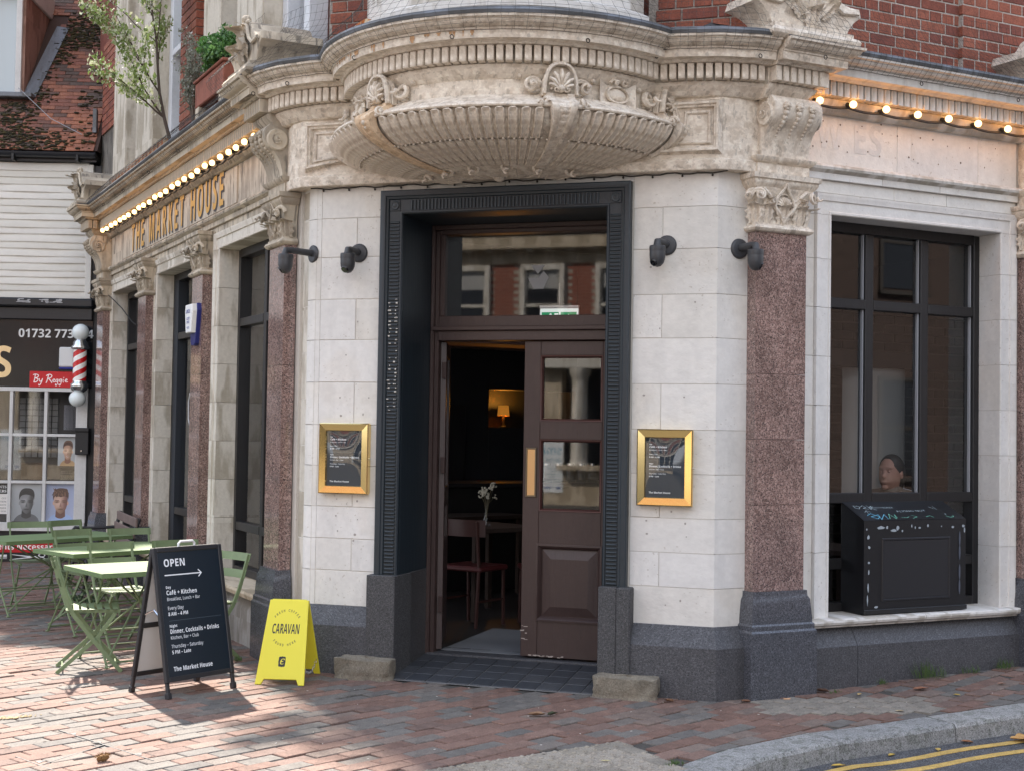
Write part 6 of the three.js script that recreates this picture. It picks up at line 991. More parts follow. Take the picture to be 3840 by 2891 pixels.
  // red name plate
  const np = canvasTex(512, 190, (x, w, h) => { x.fillStyle = '#c0131f'; x.fillRect(0, 0, w, h); x.strokeStyle = '#f7f1ee'; x.lineCap = x.lineJoin = 'round'; const ln = (wd, ...q) => { x.lineWidth = wd; for (const p of q) { x.beginPath(); x.moveTo(p[0], p[1]); for (let i = 2; i < p.length; i += 4) x.quadraticCurveTo(p[i], p[i + 1], p[i + 2], p[i + 3]); x.stroke(); } };
    ln(10, [40, 40, 60, 30, 78, 34], [64, 36, 60, 90, 48, 130], [78, 34, 112, 40, 96, 66, 80, 78, 62, 80], [62, 80, 110, 84, 92, 112, 76, 134, 48, 130], [112, 88, 112, 128, 132, 120, 144, 112, 150, 88], [150, 88, 140, 140, 118, 168, 104, 172, 108, 156]);
    ln(11, [196, 50, 214, 34, 236, 32], [222, 34, 214, 90, 196, 136], [236, 32, 274, 40, 254, 68, 236, 84, 216, 82], [222, 84, 246, 104, 262, 136]);
    ln(9, [272, 112, 300, 106, 296, 94, 284, 82, 272, 108, 272, 134, 304, 122], [334, 96, 314, 84, 308, 112, 314, 134, 336, 106], [336, 92, 334, 150, 316, 168, 302, 168, 308, 150], [376, 94, 356, 82, 350, 110, 356, 132, 378, 104], [378, 90, 376, 150, 358, 166, 344, 166, 350, 148], [398, 92, 392, 124, 402, 128], [420, 110, 448, 104, 444, 92, 432, 80, 420, 106, 420, 132, 452, 120]); x.fillStyle = '#f7f1ee'; x.beginPath(); x.arc(404, 70, 6, 0, 7); x.fill(); });
  mesh('red_name_plate', rbox(-0.615, -0.115, 2.008, 2.195, 0.0, 0.018, 0.006), mat([0.5, 0.012, 0.02], 0.3), B, FB); mesh('name_lettering', new THREE.PlaneGeometry(0.488, 0.176).translate(-0.365, 2.1015, 0.0195), mat(0xffffff, 0.35, { map: np }), B, FB);
  // weatherboards, one by one
  const wbs = [[0.80, 0.785, 0.745], [0.76, 0.745, 0.70], [0.83, 0.815, 0.78]].map(c => std(c, T.plank, 0.75, null, 1));
  for (let k = 0; k < 19; k++) { const p0 = rr(0, 9), yy = 3.035 + k * 0.0825 + rr(-0.004, 0.004), path = [...Array(31)].map((_, i) => [mix(L, rr(-0.004, 0.004), i / 30), 0.0035 * Math.sin(i * 1.7 + p0)]); mesh('weatherboard', sweep([[-0.12, yy], [0.020, yy], [0.022, yy + 0.01], [0.004, yy + 0.0945], [-0.12, yy + 0.0945]], path, (p, q, v) => [p, v + 0.0035 * Math.sin(p * 2.1 + p0) + 0.002 * Math.sin(p * 6.3 + p0), q]), wbs[k % 3 === 1 ? 1 : Math.floor(rr(0, 3))], B, FB); }
  mesh('corner_board', rbox(-0.01, 0.055, 3.04, 4.6, -0.1, 0.028, 0.003), wb, B, FB);
  // eaves gutter
  mesh('gutter', sweep([...Array(9)].map((_, i) => { const a = Math.PI + i / 8 * Math.PI; return [0.12 + Math.cos(a) * 0.055, 4.71 + Math.sin(a) * 0.055]; }).concat([[0.16, 4.72], [0.08, 4.72]]), [[L, 0], [0.10, 0]]), mat([0.016, 0.018, 0.024], 0.4), B, FB);
  for (const a of [-0.83, -0.10]) mesh('gutter_bracket', rbox(a - 0.015, a + 0.015, 4.61, 4.72, 0.03, 0.17, 0.003), S.black, B, FB); mesh('soffit_board', rbox(L, 0.10, 4.62, 4.70, -0.1, 0.07, 0.003), bk, B, FB);
  // tiled roof, tile by tile
  const R = group('roof', B), pitch = 52 * Math.PI / 180, cp = Math.cos(pitch), sp = Math.sin(pitch), gauge = 0.066, tw = 0.163;
  const slope = q => [4.74 + q * sp, 0.14 - q * cp];
  mesh('roof_deck', (() => { const [y0, d0] = slope(0), [y1, d1] = slope(8.4); const g = new THREE.BufferGeometry(); g.setAttribute('position', new THREE.Float32BufferAttribute([[L, y0, d0], [0.12, y0, d0], [0.12, y1, d1], [L, y0, d0], [0.12, y1, d1], [L, y1, d1], [L, y1, d1], [0.12, y1, d1], [0.12, y0, d1 - 3], [L, y1, d1], [0.12, y0, d1 - 3], [L, y0, d1 - 3], [0.12, y0, d0], [0.12, y1, d1], [0.12, y0, d1 - 3], [L, y0, d0], [L, y1, d1], [L, y0, d1 - 3]].flat(), 3)); g.computeVertexNormals(); return boxUV(g); })(), mat([0.06, 0.035, 0.028], 0.95), R, FB);  // deck lengthened upward out of view so its shadow reaches further over the pavement
  const tm = [[0.30, 0.125, 0.09], [0.26, 0.115, 0.085], [0.215, 0.105, 0.08], [0.165, 0.098, 0.078], [0.36, 0.155, 0.10], [0.13, 0.095, 0.08]].map(c => std(c, T.grit, 0.95, T.gritB, 0.003));
  const warm = std([0.44, 0.18, 0.105], T.grit, 0.9, T.gritB, 0.003);
  const tile = [0, 1, 2].map(k => { const g = cbox(tw - 0.004, 0.011, 0.17, 0.003); const p = g.attributes.position; for (let i = 0; i < p.count; i++) { const x = p.getX(i) / tw; p.setY(i, p.getY(i) + 0.006 * x * x * (k - 0.5)); p.setZ(i, p.getZ(i) + (p.getZ(i) > 0 ? 0.004 * Math.sin(x * 9 + k * 2) : 0)); } g.computeVertexNormals(); return g; });
  const rest = [], moss = [], rt2 = M4(); let cnt = 0;
  for (let k = 0; k < 62; k++) for (let j = -44; j < 1; j++) {
    const a = j * tw + (k & 1) * tw / 2 - 0.0, q = k * gauge + 0.05; if (a > 0.03 || a < -3.2) continue; const [y, d] = slope(q);
    const inD = a < -0.80 + (q - 0.9) * 0.10 && q > 0.86 && q < 2.6; if (inD) continue;                 // the dormer stands here
    const M = mul(FB, TF(a + rr(-0.004, 0.004), y + 0.012, d, pitch - 0.13 + rr(-0.02, 0.02), rr(-0.025, 0.025), rr(-0.015, 0.015)));
    const seen = a > -1.12 && q < 2.9, low = sst(-1.0, 0, a) * sst(1.0, 0.1, q); const m = rnd() < low * 1.1 ? (rnd() < 0.6 ? warm : tm[4]) : tm[Math.min(5, Math.floor(Math.pow(rnd(), 0.9) * 6))];
    if (seen && cnt < 300) { mesh('tile', pick(tile), m, R, M); cnt++; } else { const g = tile[0].clone().applyMatrix4(M); rest.push(g); }
    if (seen) { const mo = NB[ix(Math.round(a * 160 + 700), Math.round(q * 120 + 300))] - low * 0.16; const n = mo > 0.46 ? Math.floor((mo - 0.46) * 70) : 0; for (let z = 0; z < n; z++) { const s = rr(0.008, 0.024), h = V3(rr(-0.07, 0.07), 0.008, rr(0.02, 0.095)).applyMatrix4(M); moss.push(new THREE.IcosahedronGeometry(s, 1).scale(1.4, 0.55, 1.1).translate(h.x, h.y, h.z)); } }
  }
  stuff(mesh('tiles_beyond', merge(rest), tm[2], R)); for (let z = 0; z < 2; z++) stuff(mesh('moss', boxUV(merge(moss.filter((_, i) => i % 2 === z))), std(z ? [0.075, 0.062, 0.022] : [0.04, 0.036, 0.022], T.grit, 1, T.gritB, 0.006), R));
  mesh('lead_soaker', rbox(0.03, 0.075, 4.98, 5.26, -0.05, 0.02, 0.004), S.lead, R, FB);
  mesh('roof_wire', tube([[-0.92, 5.55, -0.28], [-0.45, 5.13, 0.02], [-0.06, 4.93, 0.13]].map(q => V3(...q).applyMatrix4(FB)), 0.004, 5), S.grey, R);
  // dormer
  const D = group('dormer', B); mesh('cheek', boxUV((() => { const s = new THREE.Shape([[0.02, 5.50], [0.02, 6.75], [-1.1, 6.75]].map(p => new THREE.Vector2(...p))); return new THREE.ExtrudeGeometry(s, { depth: 0.05, bevelEnabled: false }).rotateY(-Math.PI / 2).translate(-0.89, 0, -0.42); })()), std([0.40, 0.24, 0.19], T.dirty, 0.9, T.stoneB, 0.003), D, FB);
  mesh('dormer_frame', rbox(-0.99, -0.92, 5.5, 6.8, -0.52, -0.36, 0.006), wh, D, FB); mesh('dormer_window', rbox(-1.8, -0.93, 5.5, 6.7, -0.50, -0.46, 0.004), mat([0.45, 0.5, 0.52], 0.2), D, FB); mesh('dormer_front', rbox(-1.9, -0.86, 6.7, 7.0, -1.5, -0.34, 0.01), wh, D, FB);
  mesh('lead_flashing', patch((u, v) => { const q = mix(0.88, 2.25, v), [y, d] = slope(q); return [-0.90 + u * 0.15 + (q - 0.9) * 0.11, y + 0.035 + (1 - u) * 0.02, d + 0.02]; }, 2, 6), S.lead, D, FB); mesh('lead_apron', rbox(-1.9, -0.76, 5.44, 5.50, -0.50, -0.26, 0.01), S.lead, D, FB);
}
// posters and clutter behind the barber's glass
function portrait(name, label, cat, a, y, w, h, paint) { const t = canvasTex(320, 400, paint); const p = mesh(name, new THREE.BoxGeometry(w, h, 0.003), [S.white, S.white, S.white, S.white, mat(0xffffff, 0.6, { map: t }), S.white], null, mul(FB, TF(a, y, -0.045))); tag(p, label, cat, 'barber window posters'); }
const face = (bg, skin, dark, hair, shirt, tousled, smile) => (x, w, h) => {
  x.fillStyle = bg[0]; x.fillRect(0, 0, w, h); const g = x.createLinearGradient(0, 0, w, h); g.addColorStop(0, bg[0]); g.addColorStop(1, bg[1]); x.fillStyle = g; x.fillRect(0, 0, w, h);
  x.fillStyle = shirt; x.beginPath(); x.moveTo(30, h); x.quadraticCurveTo(60, 330, 125, 318); x.lineTo(205, 318); x.quadraticCurveTo(285, 330, 300, h); x.fill(); x.fillStyle = dark; x.beginPath(); x.moveTo(118, 260); x.lineTo(112, 350); x.quadraticCurveTo(165, 390, 215, 345); x.lineTo(212, 260); x.fill();
  const f = x.createLinearGradient(90, 0, 240, 0); f.addColorStop(0, skin); f.addColorStop(0.65, skin); f.addColorStop(1, dark); x.fillStyle = f; x.beginPath(); x.moveTo(95, 160); x.bezierCurveTo(92, 240, 112, 300, 165, 318); x.bezierCurveTo(218, 300, 238, 240, 235, 160); x.bezierCurveTo(230, 90, 100, 90, 95, 160); x.fill();
  { const r = x.createRadialGradient(140, 190, 20, 165, 215, 130); r.addColorStop(0, 'rgba(255,255,255,0.16)'); r.addColorStop(0.6, 'rgba(0,0,0,0.05)'); r.addColorStop(1, 'rgba(0,0,0,0.45)'); x.fillStyle = r; x.fill(); } x.fillStyle = dark; for (const s of [-1, 1]) { x.beginPath(); x.ellipse(165 + s * 38, 192, 17, 5, s * 0.12, 0, 7); x.fill(); x.fillRect(165 + s * 38 - 21, 172 + (s > 0 ? 0 : 0), 42, 6); x.beginPath(); x.ellipse(165 + s * 74, 205, 9, 22, 0, 0, 7); x.fillStyle = skin; x.fill(); x.fillStyle = dark; } x.beginPath(); x.moveTo(168, 195); x.lineTo(152, 242); x.lineTo(176, 246); x.closePath(); x.globalAlpha = 0.45; x.fill(); x.globalAlpha = 0.8; x.beginPath(); if (smile) { x.lineWidth = 8; x.strokeStyle = '#d9cfca'; x.moveTo(138, 264); x.quadraticCurveTo(165, 284, 192, 264); x.stroke(); } else { x.ellipse(165, 270, 27, 6, 0, 0, 7); x.fill(); } x.globalAlpha = 1;
  x.fillStyle = hair; x.beginPath(); x.moveTo(88, 178); x.bezierCurveTo(70, 60, 130, 40, 170, 44); x.bezierCurveTo(240, 40, 260, 90, 240, 178); x.bezierCurveTo(236, 130, 225, 120, 165, tousled ? 140 : 112); x.bezierCurveTo(110, 112, 96, 130, 88, 178); x.fill();
  // print tones: side of the face, sockets, stubble, strands
  x.save(); x.beginPath(); x.moveTo(95, 160); x.bezierCurveTo(92, 240, 112, 300, 165, 318); x.bezierCurveTo(218, 300, 238, 240, 235, 160); x.bezierCurveTo(230, 90, 100, 90, 95, 160); x.clip(); x.fillStyle = dark;
  for (let k = 0; k < 14; k++) { x.globalAlpha = 0.05; x.beginPath(); x.ellipse(262 - k * 4, 230, 60, 120, 0.1, 0, 7); x.fill(); x.globalAlpha = 0.04; for (const s of [-1, 1]) { x.beginPath(); x.ellipse(165 + s * 38, 188, 36 - k * 1.6, 22 - k, 0, 0, 7); x.fill(); } if (!smile) { x.beginPath(); x.ellipse(165, 290, 62 - k * 2, 46 - k * 2, 0, 0, 7); x.fill(); } }
  x.restore(); x.globalAlpha = 0.35; for (let k = 0; k < 120; k++) { const a = k / 120 * 150 + 88, l = 18 + (k * 31) % 26; x.strokeStyle = k % 2 ? '#000' : skin; x.lineWidth = 1.6; x.globalAlpha = k % 2 ? 0.35 : 0.16; x.beginPath(); const y0 = 116 - Math.sqrt(Math.max(0, 1 - Math.pow((a - 164) / 80, 2))) * 66 + (k * 17) % 34; x.moveTo(a, y0); x.quadraticCurveTo(a + 5, y0 + l * 0.4, a + 9 - (k % 5) * 4, y0 + l); x.stroke(); } x.globalAlpha = 1;
  if (tousled) for (let k = 0; k < 60; k++) { x.strokeStyle = k % 3 ? hair : tousled; x.lineWidth = 5 + (k % 4) * 2; const s = 85 + (k * 37) % 150; x.beginPath(); x.moveTo(s, 45 + (k * 13) % 40); x.quadraticCurveTo(s + 10, 60 + (k % 7) * 6, s + 25 - (k % 5) * 12, 80 + (k * 7) % 60); x.stroke(); }
};
portrait('barber_poster', 'grey poster of a short haired head in the bottom barber window', 'poster', -0.632, 0.68, 0.345, 0.43, face(['#b9bdc0', '#8f9599'], '#8d8f91', '#2b2c2e', '#1d1e20', '#5a5d60', null));
portrait('barber_poster', 'colour poster of a tousled brown haired head beside the shop corner', 'poster', -0.245, 0.685, 0.35, 0.43, face(['#9aa6c4', '#aab2cc'], '#cfa893', '#6e4a3e', '#54382c', '#9fb6dc', '#7d5a44'));
portrait('barber_poster', 'faded poster of a smiling fringed head in the middle row of glass', 'poster', -0.175, 1.275, 0.22, 0.33, face(['#b8bcbd', '#a5a9aa'], '#c79f86', '#8a6350', '#6b5245', '#b4946c', null, true));
portrait('barber_poster', 'price poster at the edge of the barber window', 'poster', -1.015, 0.68, 0.36, 0.44, (x, w, h) => { x.fillStyle = '#dedad6'; x.fillRect(0, 0, w, h); x.fillStyle = '#17181a'; x.fillRect(0, 0, w, 110); x.fillRect(0, 320, w, 80); x.fillStyle = '#eee'; x.font = 'bold 38px serif'; x.textAlign = 'right'; x.fillText("GENTS", 300, 50); x.fillText('BARBERS', 300, 94); x.fillStyle = '#333'; x.font = '24px serif'; for (let k = 0; k < 5; k++) x.fillText(['CUT', 'BEARD TRIM', 'WET SHAVE', 'FATHER', '& SON'][k], 300, 165 + k * 34); });
{
  const m = thing('shop_shelf', 'cluttered shelf with boxes and towels inside the barber window', 'shelf'); const F = mul(FB, TF(0, 0, -0.35)); const b = (n, a0, a1, y0, y1, c) => mesh(n, rbox(a0, a1, y0, y1, -0.2, 0.05, 0.004), mat(c, 0.8), m, F);
  b('shelf_board', -1.6, -0.06, 0.90, 0.93, [0.3, 0.28, 0.25]); b('cardboard_box', -0.78, -0.46, 0.93, 1.14, [0.16, 0.10, 0.07]); b('folded_towels', -0.32, -0.08, 0.93, 1.0, [0.38, 0.34, 0.27]); b('folded_towels', -0.32, -0.08, 1.003, 1.05, [0.30, 0.28, 0.26]); b('notice_sheet', -0.30, -0.08, 1.52, 1.82, [0.42, 0.42, 0.46]); b('backing_wall', -3, 0.0, 0.9, 2.0, [0.055, 0.05, 0.046]); mesh('wall_blocks', merge([...Array(60)].map((_, k) => rbox(-0.80 + (k % 6) * 0.075, -0.735 + (k % 6) * 0.075, 1.2 + Math.floor(k / 6) * 0.07, 1.262 + Math.floor(k / 6) * 0.07, 0.05, 0.06 + rr(0, 0.02), 0.003))), mat([0.16, 0.16, 0.155], 0.8), m, F);
}
{ // barber's pole
  const P = thing('barber_pole', 'red and white striped barber pole with two white globes', 'barber pole'); const F = mul(FB, TF(-0.012, 0, 0.15));
  const t = canvasTex(256, 256, (x, w, h) => { x.fillStyle = '#f0eeea'; x.fillRect(0, 0, w, h); x.fillStyle = '#c4161c'; for (let k = -3; k < 5; k++) { x.beginPath(); x.moveTo(0, k * 85 + 85); x.lineTo(w, k * 85 - 170 + 85); x.lineTo(w, k * 85 - 170 + 127); x.lineTo(0, k * 85 + 127); x.fill(); } });
  const gl = mat([0.74, 0.80, 0.80], 0.25);
  mesh('striped_tube', cyl(0.075, 0.075, 0.36, 30).translate(0, 2.265, 0), mat(0xffffff, 0.25, { map: t }), P, F); mesh('globe', sph(0.095, 0, 2.645, 0, 24, 18), gl, P, F); mesh('globe', sph(0.093, -0.018, 1.885, 0, 24, 18), gl, P, F);
  mesh('chrome_cap', lathe([[0.075, 2.44], [0.10, 2.45], [0.104, 2.475], [0.085, 2.495], [0.08, 2.53], [0.055, 2.555], [0.05, 2.575]], 28), S.steel, P, F); mesh('chrome_cap', lathe([[0.05, 1.955], [0.085, 1.985], [0.10, 2.02], [0.10, 2.05], [0.08, 2.065], [0.075, 2.09]], 28), S.steel, P, F); mesh('wall_bracket', rbox(-0.02, 0.02, 2.0, 2.06, -0.18, -0.05), S.steel, P, F);
}
{ const b = thing('letter_box', 'black metal letter box on the white shop post', 'letter box'); const F = mul(FB, TF(0.015, 1.245, 0.02)); mesh('casing', rbox(-0.075, 0.08, 0, 0.29, 0, 0.07, 0.008), S.black, b, F); mesh('lid', rbox(-0.08, 0.085, 0.26, 0.31, 0, 0.085, 0.01), S.black, b, F); mesh('lock', cyl(0.008, 0.008, 0.01, 10).rotateX(Math.PI / 2).translate(0, 0.045, 0.074), S.steel, b, F);
  const s = thing('alarm_box', 'pale square alarm box on the black barber fascia', 'alarm box'); const G = mul(FB, TF(-0.19, 2.345, 0)); mesh('cover', rbox(-0.085, 0.085, -0.10, 0.13, 0, 0.06, 0.012), mat([0.62, 0.63, 0.62], 0.5), s, G); mesh('blue_base', rbox(-0.085, 0.085, -0.125, -0.10, 0, 0.055, 0.008), mat([0.02, 0.03, 0.25], 0.4), s, G);
  const dp = []; for (let k = 0; k <= 20; k++) dp.push(V3(0.14 + 0.006 * Math.sin(k), 4.6 - k * 0.22, 0.0).applyMatrix4(FB)); tag(mesh('loose_cable', tube(dp, 0.008, 5), S.cable), 'black cable running down beside the barber shop', 'cable');
  tag(mesh('sagging_wire', tube([[-8.66, 3.02, 0.03], [-8.5, 2.98, 0.03], [-8.36, 2.86, -0.06], [-8.22, 2.70, -0.15], [-8.1, 2.66, -0.17]].map(q => V3(...q).applyMatrix4(FL)), 0.006, 5), S.cable), 'dark wire sagging into the furthest west window', 'wire'); }

// ------------------------------------------------------------------ pavement signs
{ // dark A-board
  const A = V3(-2.956, 0, -1.247), Bp = V3(-2.486, 0, -1.468), C = V3(-3.191, 0, -1.513);
  const w = A.distanceTo(Bp), e1 = Bp.clone().sub(A).normalize(), H = 0.868, half = C.clone().sub(A).multiplyScalar(0.5), mid = A.clone().add(Bp).multiplyScalar(0.5).add(half);
  const e3 = half.clone().negate(); const outDir = e3.clone().addScaledVector(e1, -e3.dot(e1)); const spread = outDir.length(); outDir.normalize();
  const G = thing('a_board', 'tall dark A-board sign reading OPEN with opening hours', 'A-board'); G.position.copy(mid).setY(0); G.quaternion.setFromRotationMatrix(M4().makeBasis(e1, V3(0, 1, 0), outDir));
  const tilt = Math.atan2(spread, H), L = Math.hypot(spread, H), tex = canvasTex(820, 1260, (x, W, h) => {
    x.fillStyle = '#0c1c28'; x.fillRect(0, 0, W, h); x.fillStyle = '#eef1f3'; const t = (s, px, y, b = 1, sx = 1) => { x.save(); x.translate(70, y); x.scale(sx, 1); x.font = `${b ? 'bold ' : ''}${px}px sans-serif`; x.fillText(s, 0, 0); x.restore(); };
    t('OPEN', 108, 150, 1, 1.0); x.lineWidth = 12; x.strokeStyle = '#eef1f3'; x.lineCap = 'round'; x.beginPath(); x.moveTo(76, 238); x.lineTo(560, 238); x.moveTo(522, 204); x.lineTo(560, 238); x.lineTo(522, 272); x.stroke();
    t('Day', 38, 374); t('Café + Kitchen', 62, 438, 1, 0.95); t('Breakfast, Lunch + Bar', 46, 498, 0, 0.95); t('Every Day', 50, 590, 0, 0.95); t('8 AM – 4 PM', 50, 650, 1, 0.92); x.globalAlpha = 0.35; x.fillRect(70, 700, W - 120, 3); x.globalAlpha = 1;
    t('Night', 38, 768); t('Dinner, Cocktails + Drinks', 60, 830, 1, 0.88); t('Kitchen, Bar + Club', 46, 888, 0, 0.95); t('Thursday – Saturday', 50, 976, 0, 0.92); t('5 PM – Late', 50, 1036, 1, 0.92); t('The Market House', 62, 1208, 1, 0.95);
  });
  const bl = mat([0.018, 0.018, 0.021], 0.45), panel = mat([0.62, 0.61, 0.60], 0.5);
  for (const s of [1, -1]) {
    const F = mul(TF(0, H, s * 0.004), TF(0, 0, 0, s > 0 ? -tilt : tilt)); const g = group(s > 0 ? 'front_frame' : 'rear_frame', G); const fw = 0.028, t0 = -L + 0.0, y0 = -L + 0.095;
    mesh('stile', rbox(-w / 2, -w / 2 + fw, y0 - 0.005, 0, -0.012, 0.012, 0.004), bl, g, F); mesh('stile', rbox(w / 2 - fw, w / 2, y0 - 0.005, 0, -0.012, 0.012, 0.004), bl, g, F); mesh('rail', rbox(-w / 2 + fw, w / 2 - fw, -fw, 0, -0.012, 0.012, 0.003), bl, g, F); mesh('rail', rbox(-w / 2 + fw, w / 2 - fw, y0, y0 + fw, -0.012, 0.012, 0.003), bl, g, F);
    if (s < 0) mesh('rail', rbox(-w / 2 + fw, w / 2 - fw, y0 + 0.30, y0 + 0.33, -0.010, 0.014, 0.003), bl, g, F);
    mesh('panel', rbox(-w / 2 + fw, w / 2 - fw, y0 + fw, -fw, -0.004, 0.004, 0.001), panel, g, F);
    const pz = s > 0 ? 0.006 : -0.006; const face_ = new THREE.PlaneGeometry(w - fw * 2, L - 0.095 - fw * 2).translate(0, (y0 - 0) / 2, 0); if (s < 0) face_.rotateY(Math.PI); mesh('poster', face_.translate(0, 0, pz), mat(0xffffff, 0.35, { map: tex }), g, F);
    for (const a of [-1, 1]) { mesh('foot', rbox(a * (w / 2 - fw / 2) - 0.011, a * (w / 2 - fw / 2) + 0.011, -L, y0 - 0.004, -0.010, 0.010, 0.003), bl, g, F); mesh('foot_cap', rbox(a * (w / 2 - fw / 2) - 0.016, a * (w / 2 - fw / 2) + 0.016, -L - 0.002, -L + 0.035, -0.016, 0.016, 0.004), bl, g, F); }
  }
  mesh('carry_handle', tube([[-0.06, H - 0.005, 0], [-0.06, H + 0.018, 0], [-0.045, H + 0.03, 0], [0.045, H + 0.03, 0], [0.06, H + 0.018, 0], [0.06, H - 0.005, 0]], 0.0075, 8), S.white, G);
  mesh('brace', merge([tube([[-w / 2 + 0.02, 0.47, 0.06], [-w / 2 + 0.03, 0.50, 0.0]], 0.006, 5), tube([[-w / 2 + 0.03, 0.50, 0.0], [-w / 2 + 0.02, 0.47, -0.07]], 0.006, 5)]), S.steel, G);
}
{ // yellow folding coffee sign
  const A = V3(-2.136, 0, -1.359), L0 = V3(-2.367, 0, -1.503), Bk = V3(-1.875, 0, -1.566); const e1 = A.clone().sub(L0).normalize(), w = A.distanceTo(L0) * 1.12, sp = Bk.clone().sub(A); const out = sp.clone().negate().addScaledVector(e1, sp.dot(e1)); const spread = out.length() / 2 * 1.4; out.normalize(); const mid = A.clone().add(L0).multiplyScalar(0.5).addScaledVector(out, -spread);
  const G = thing('floor_sign', 'small yellow folding coffee sign beside the dark A-board', 'floor sign'); G.position.copy(mid); G.quaternion.setFromRotationMatrix(M4().makeBasis(e1, V3(0, 1, 0), out));
  const H = 0.492, tilt = Math.atan2(spread, H), L = Math.hypot(spread, H), yl = mat([0.80, 0.70, 0.045], 0.45);
  const tex = canvasTex(512, 860, (x, W, h) => { x.fillStyle = '#e6d93a'; x.fillRect(0, 0, W, h); x.fillStyle = '#1c1c1c'; x.textAlign = 'center'; x.save(); x.translate(256, 372); x.scale(0.72, 1.35); x.font = 'bold 116px sans-serif'; x.fillText('CARAVAN', 0, 0); x.restore();
    const arc = (s, cy, r, a0, a1, up) => { x.font = 'bold 38px monospace'; [...s].forEach((c, i) => { const a = a0 + (a1 - a0) * i / (s.length - 1); x.save(); x.translate(256 + Math.sin(a) * r, cy - Math.cos(a) * r * (up ? 1 : -1)); x.rotate(up ? a : -a); x.fillText(c, 0, 12); x.restore(); }); };
    arc('FRESH COFFEE', 320, 215, -0.86, 0.86, true); arc('FOUND HERE', 270, 235, -0.66, 0.66, false);
    x.beginPath(); for (let k = 0; k <= 48; k++) { const a = k / 48 * Math.PI * 2, r = 1 + 0.10 * Math.cos(4 * a + Math.PI) + 0.05 * Math.cos(8 * a); x.lineTo(256 + Math.cos(a) * 52 * r, 690 + Math.sin(a) * 64 * r); } x.fill(); x.fillStyle = '#e6d93a'; x.font = 'bold italic 92px serif'; x.fillText('C', 250, 721); x.fillRect(240, 684, 34, 8); });
  const sh = new THREE.Shape(); sh.moveTo(-w / 2, -L); sh.lineTo(-w / 2 + 0.032, -L); sh.lineTo(-w / 2 + 0.048, -L + 0.035); sh.lineTo(w / 2 - 0.048, -L + 0.035); sh.lineTo(w / 2 - 0.032, -L); sh.lineTo(w / 2, -L); sh.lineTo(w / 2 * 0.80, 0); sh.lineTo(-w / 2 * 0.80, 0); sh.closePath();
  for (const s of [1, -1]) { const F = mul(TF(0, H, s * 0.004), TF(0, 0, 0, s > 0 ? -tilt : tilt)); const g = mesh(s > 0 ? 'front_panel' : 'rear_panel', boxUV(new THREE.ExtrudeGeometry(sh, { depth: 0.010, bevelEnabled: true, bevelSize: 0.003, bevelThickness: 0.003, bevelSegments: 2 }).translate(0, 0, -0.005)), yl, G, F);
    const pw = w * 0.78, ph = L * 0.90, pf = new THREE.PlaneGeometry(pw, ph).translate(0, -ph / 2 - 0.006, 0); if (s < 0) pf.rotateY(Math.PI); mesh('print', pf.translate(0, 0, s * 0.0088), mat(0xffffff, 0.45, { map: tex }), G, F); }
  mesh('hinge', tube([[-w * 0.36, H, 0], [w * 0.36, H, 0]], 0.011, 8), yl, G);
  mesh('chain', merge([...Array(15)].map((_, i) => { const t = i / 14; return new THREE.TorusGeometry(0.007, 0.0018, 5, 10).rotateY(i & 1 ? 0 : Math.PI / 2).translate(w / 2 - 0.012, 0.10 - 0.06 * (1 - Math.pow(2 * t - 1, 2)), mix(spread * 0.80, -spread * 0.80, t)); })), S.steel, G);
}
// ------------------------------------------------------------------ green folding tables and chairs
const green = std([0.205, 0.27, 0.135], T.paint, 0.6, null, 1), greenTop = std([0.165, 0.245, 0.105], T.paint, 0.75, null, 1);
const K = 0.87;
const strip = (pts, x, w, t) => sweep(rectP(-t / 2, t / 2, x - w / 2, x + w / 2), pts, (p, q, v) => [v, q, p], { flat: 1 });  // flat bar in a side plane, points (z,y)
function makeChair() {
  const c = new THREE.Group(); c.name = 'bistro_chair'; const add = (n, g) => mesh(n, g.scale(K, K, K), green, c);
  for (const s of [-1, 1]) {
    const xo = s * 0.185, xi = s * 0.163;
    add('leg', strip([[-0.285, 0.825], [-0.245, 0.70], [-0.20, 0.56], [-0.14, 0.435], [0.02, 0.225], [0.215, 0]], xo, 0.012, 0.030)); add('leg', strip([[0.165, 0.435], [0.04, 0.255], [-0.245, 0]], xi, 0.012, 0.028)); add('seat_rail', strip([[-0.18, 0.455], [0.20, 0.445]], s * 0.15, 0.010, 0.024));
    add('rivet', sph(0.010, s * 0.175, 0.247, 0.015, 8, 6));
  }
  for (let k = 0; k < 7; k++) add('seat_slat', patch((u, v) => { const a = u - 0.5; return [a * 0.40, 0.463 - 0.004 * Math.cos(a * 6) + (k === 0 ? -0.010 * v : 0), -0.19 + k * 0.056 + v * 0.038]; }, 6, 1));
  for (const [y, z] of [[0.775, -0.285], [0.645, -0.243]]) add('back_slat', merge([patch((u, v) => { const a = u - 0.5; return [a * 0.42, y + v * 0.062 - 0.004, z - 0.012 + 0.09 * a * a - v * 0.018 + 0.006]; }, 10, 1), patch((u, v) => { const a = u - 0.5; return [a * 0.42, y + v * 0.062 - 0.004, z - 0.016 + 0.09 * a * a - v * 0.018 + 0.006]; }, 10, 1)]));
  for (const [y, z] of [[0.035, -0.205], [0.04, 0.18], [0.30, 0.07]]) add('stretcher', tube([[-0.18, y, z], [0.18, y, z]], 0.006, 6));
  return c;
}
const chair0 = makeChair(); let chairN = 0;
function chair(label, x, z, turn) { const c = chairN++ ? chair0.clone() : chair0; c.name = numbered('bistro_chair'); c.userData = { label, category: 'chair', group: 'green folding bistro chairs' }; c.position.set(x, 0.002, z); c.rotation.y = turn; scene.add(c); }
chair('green slatted folding chair standing sideways in front, partly in the sun', -3.215, -2.43, Math.PI / 2 - 0.16);
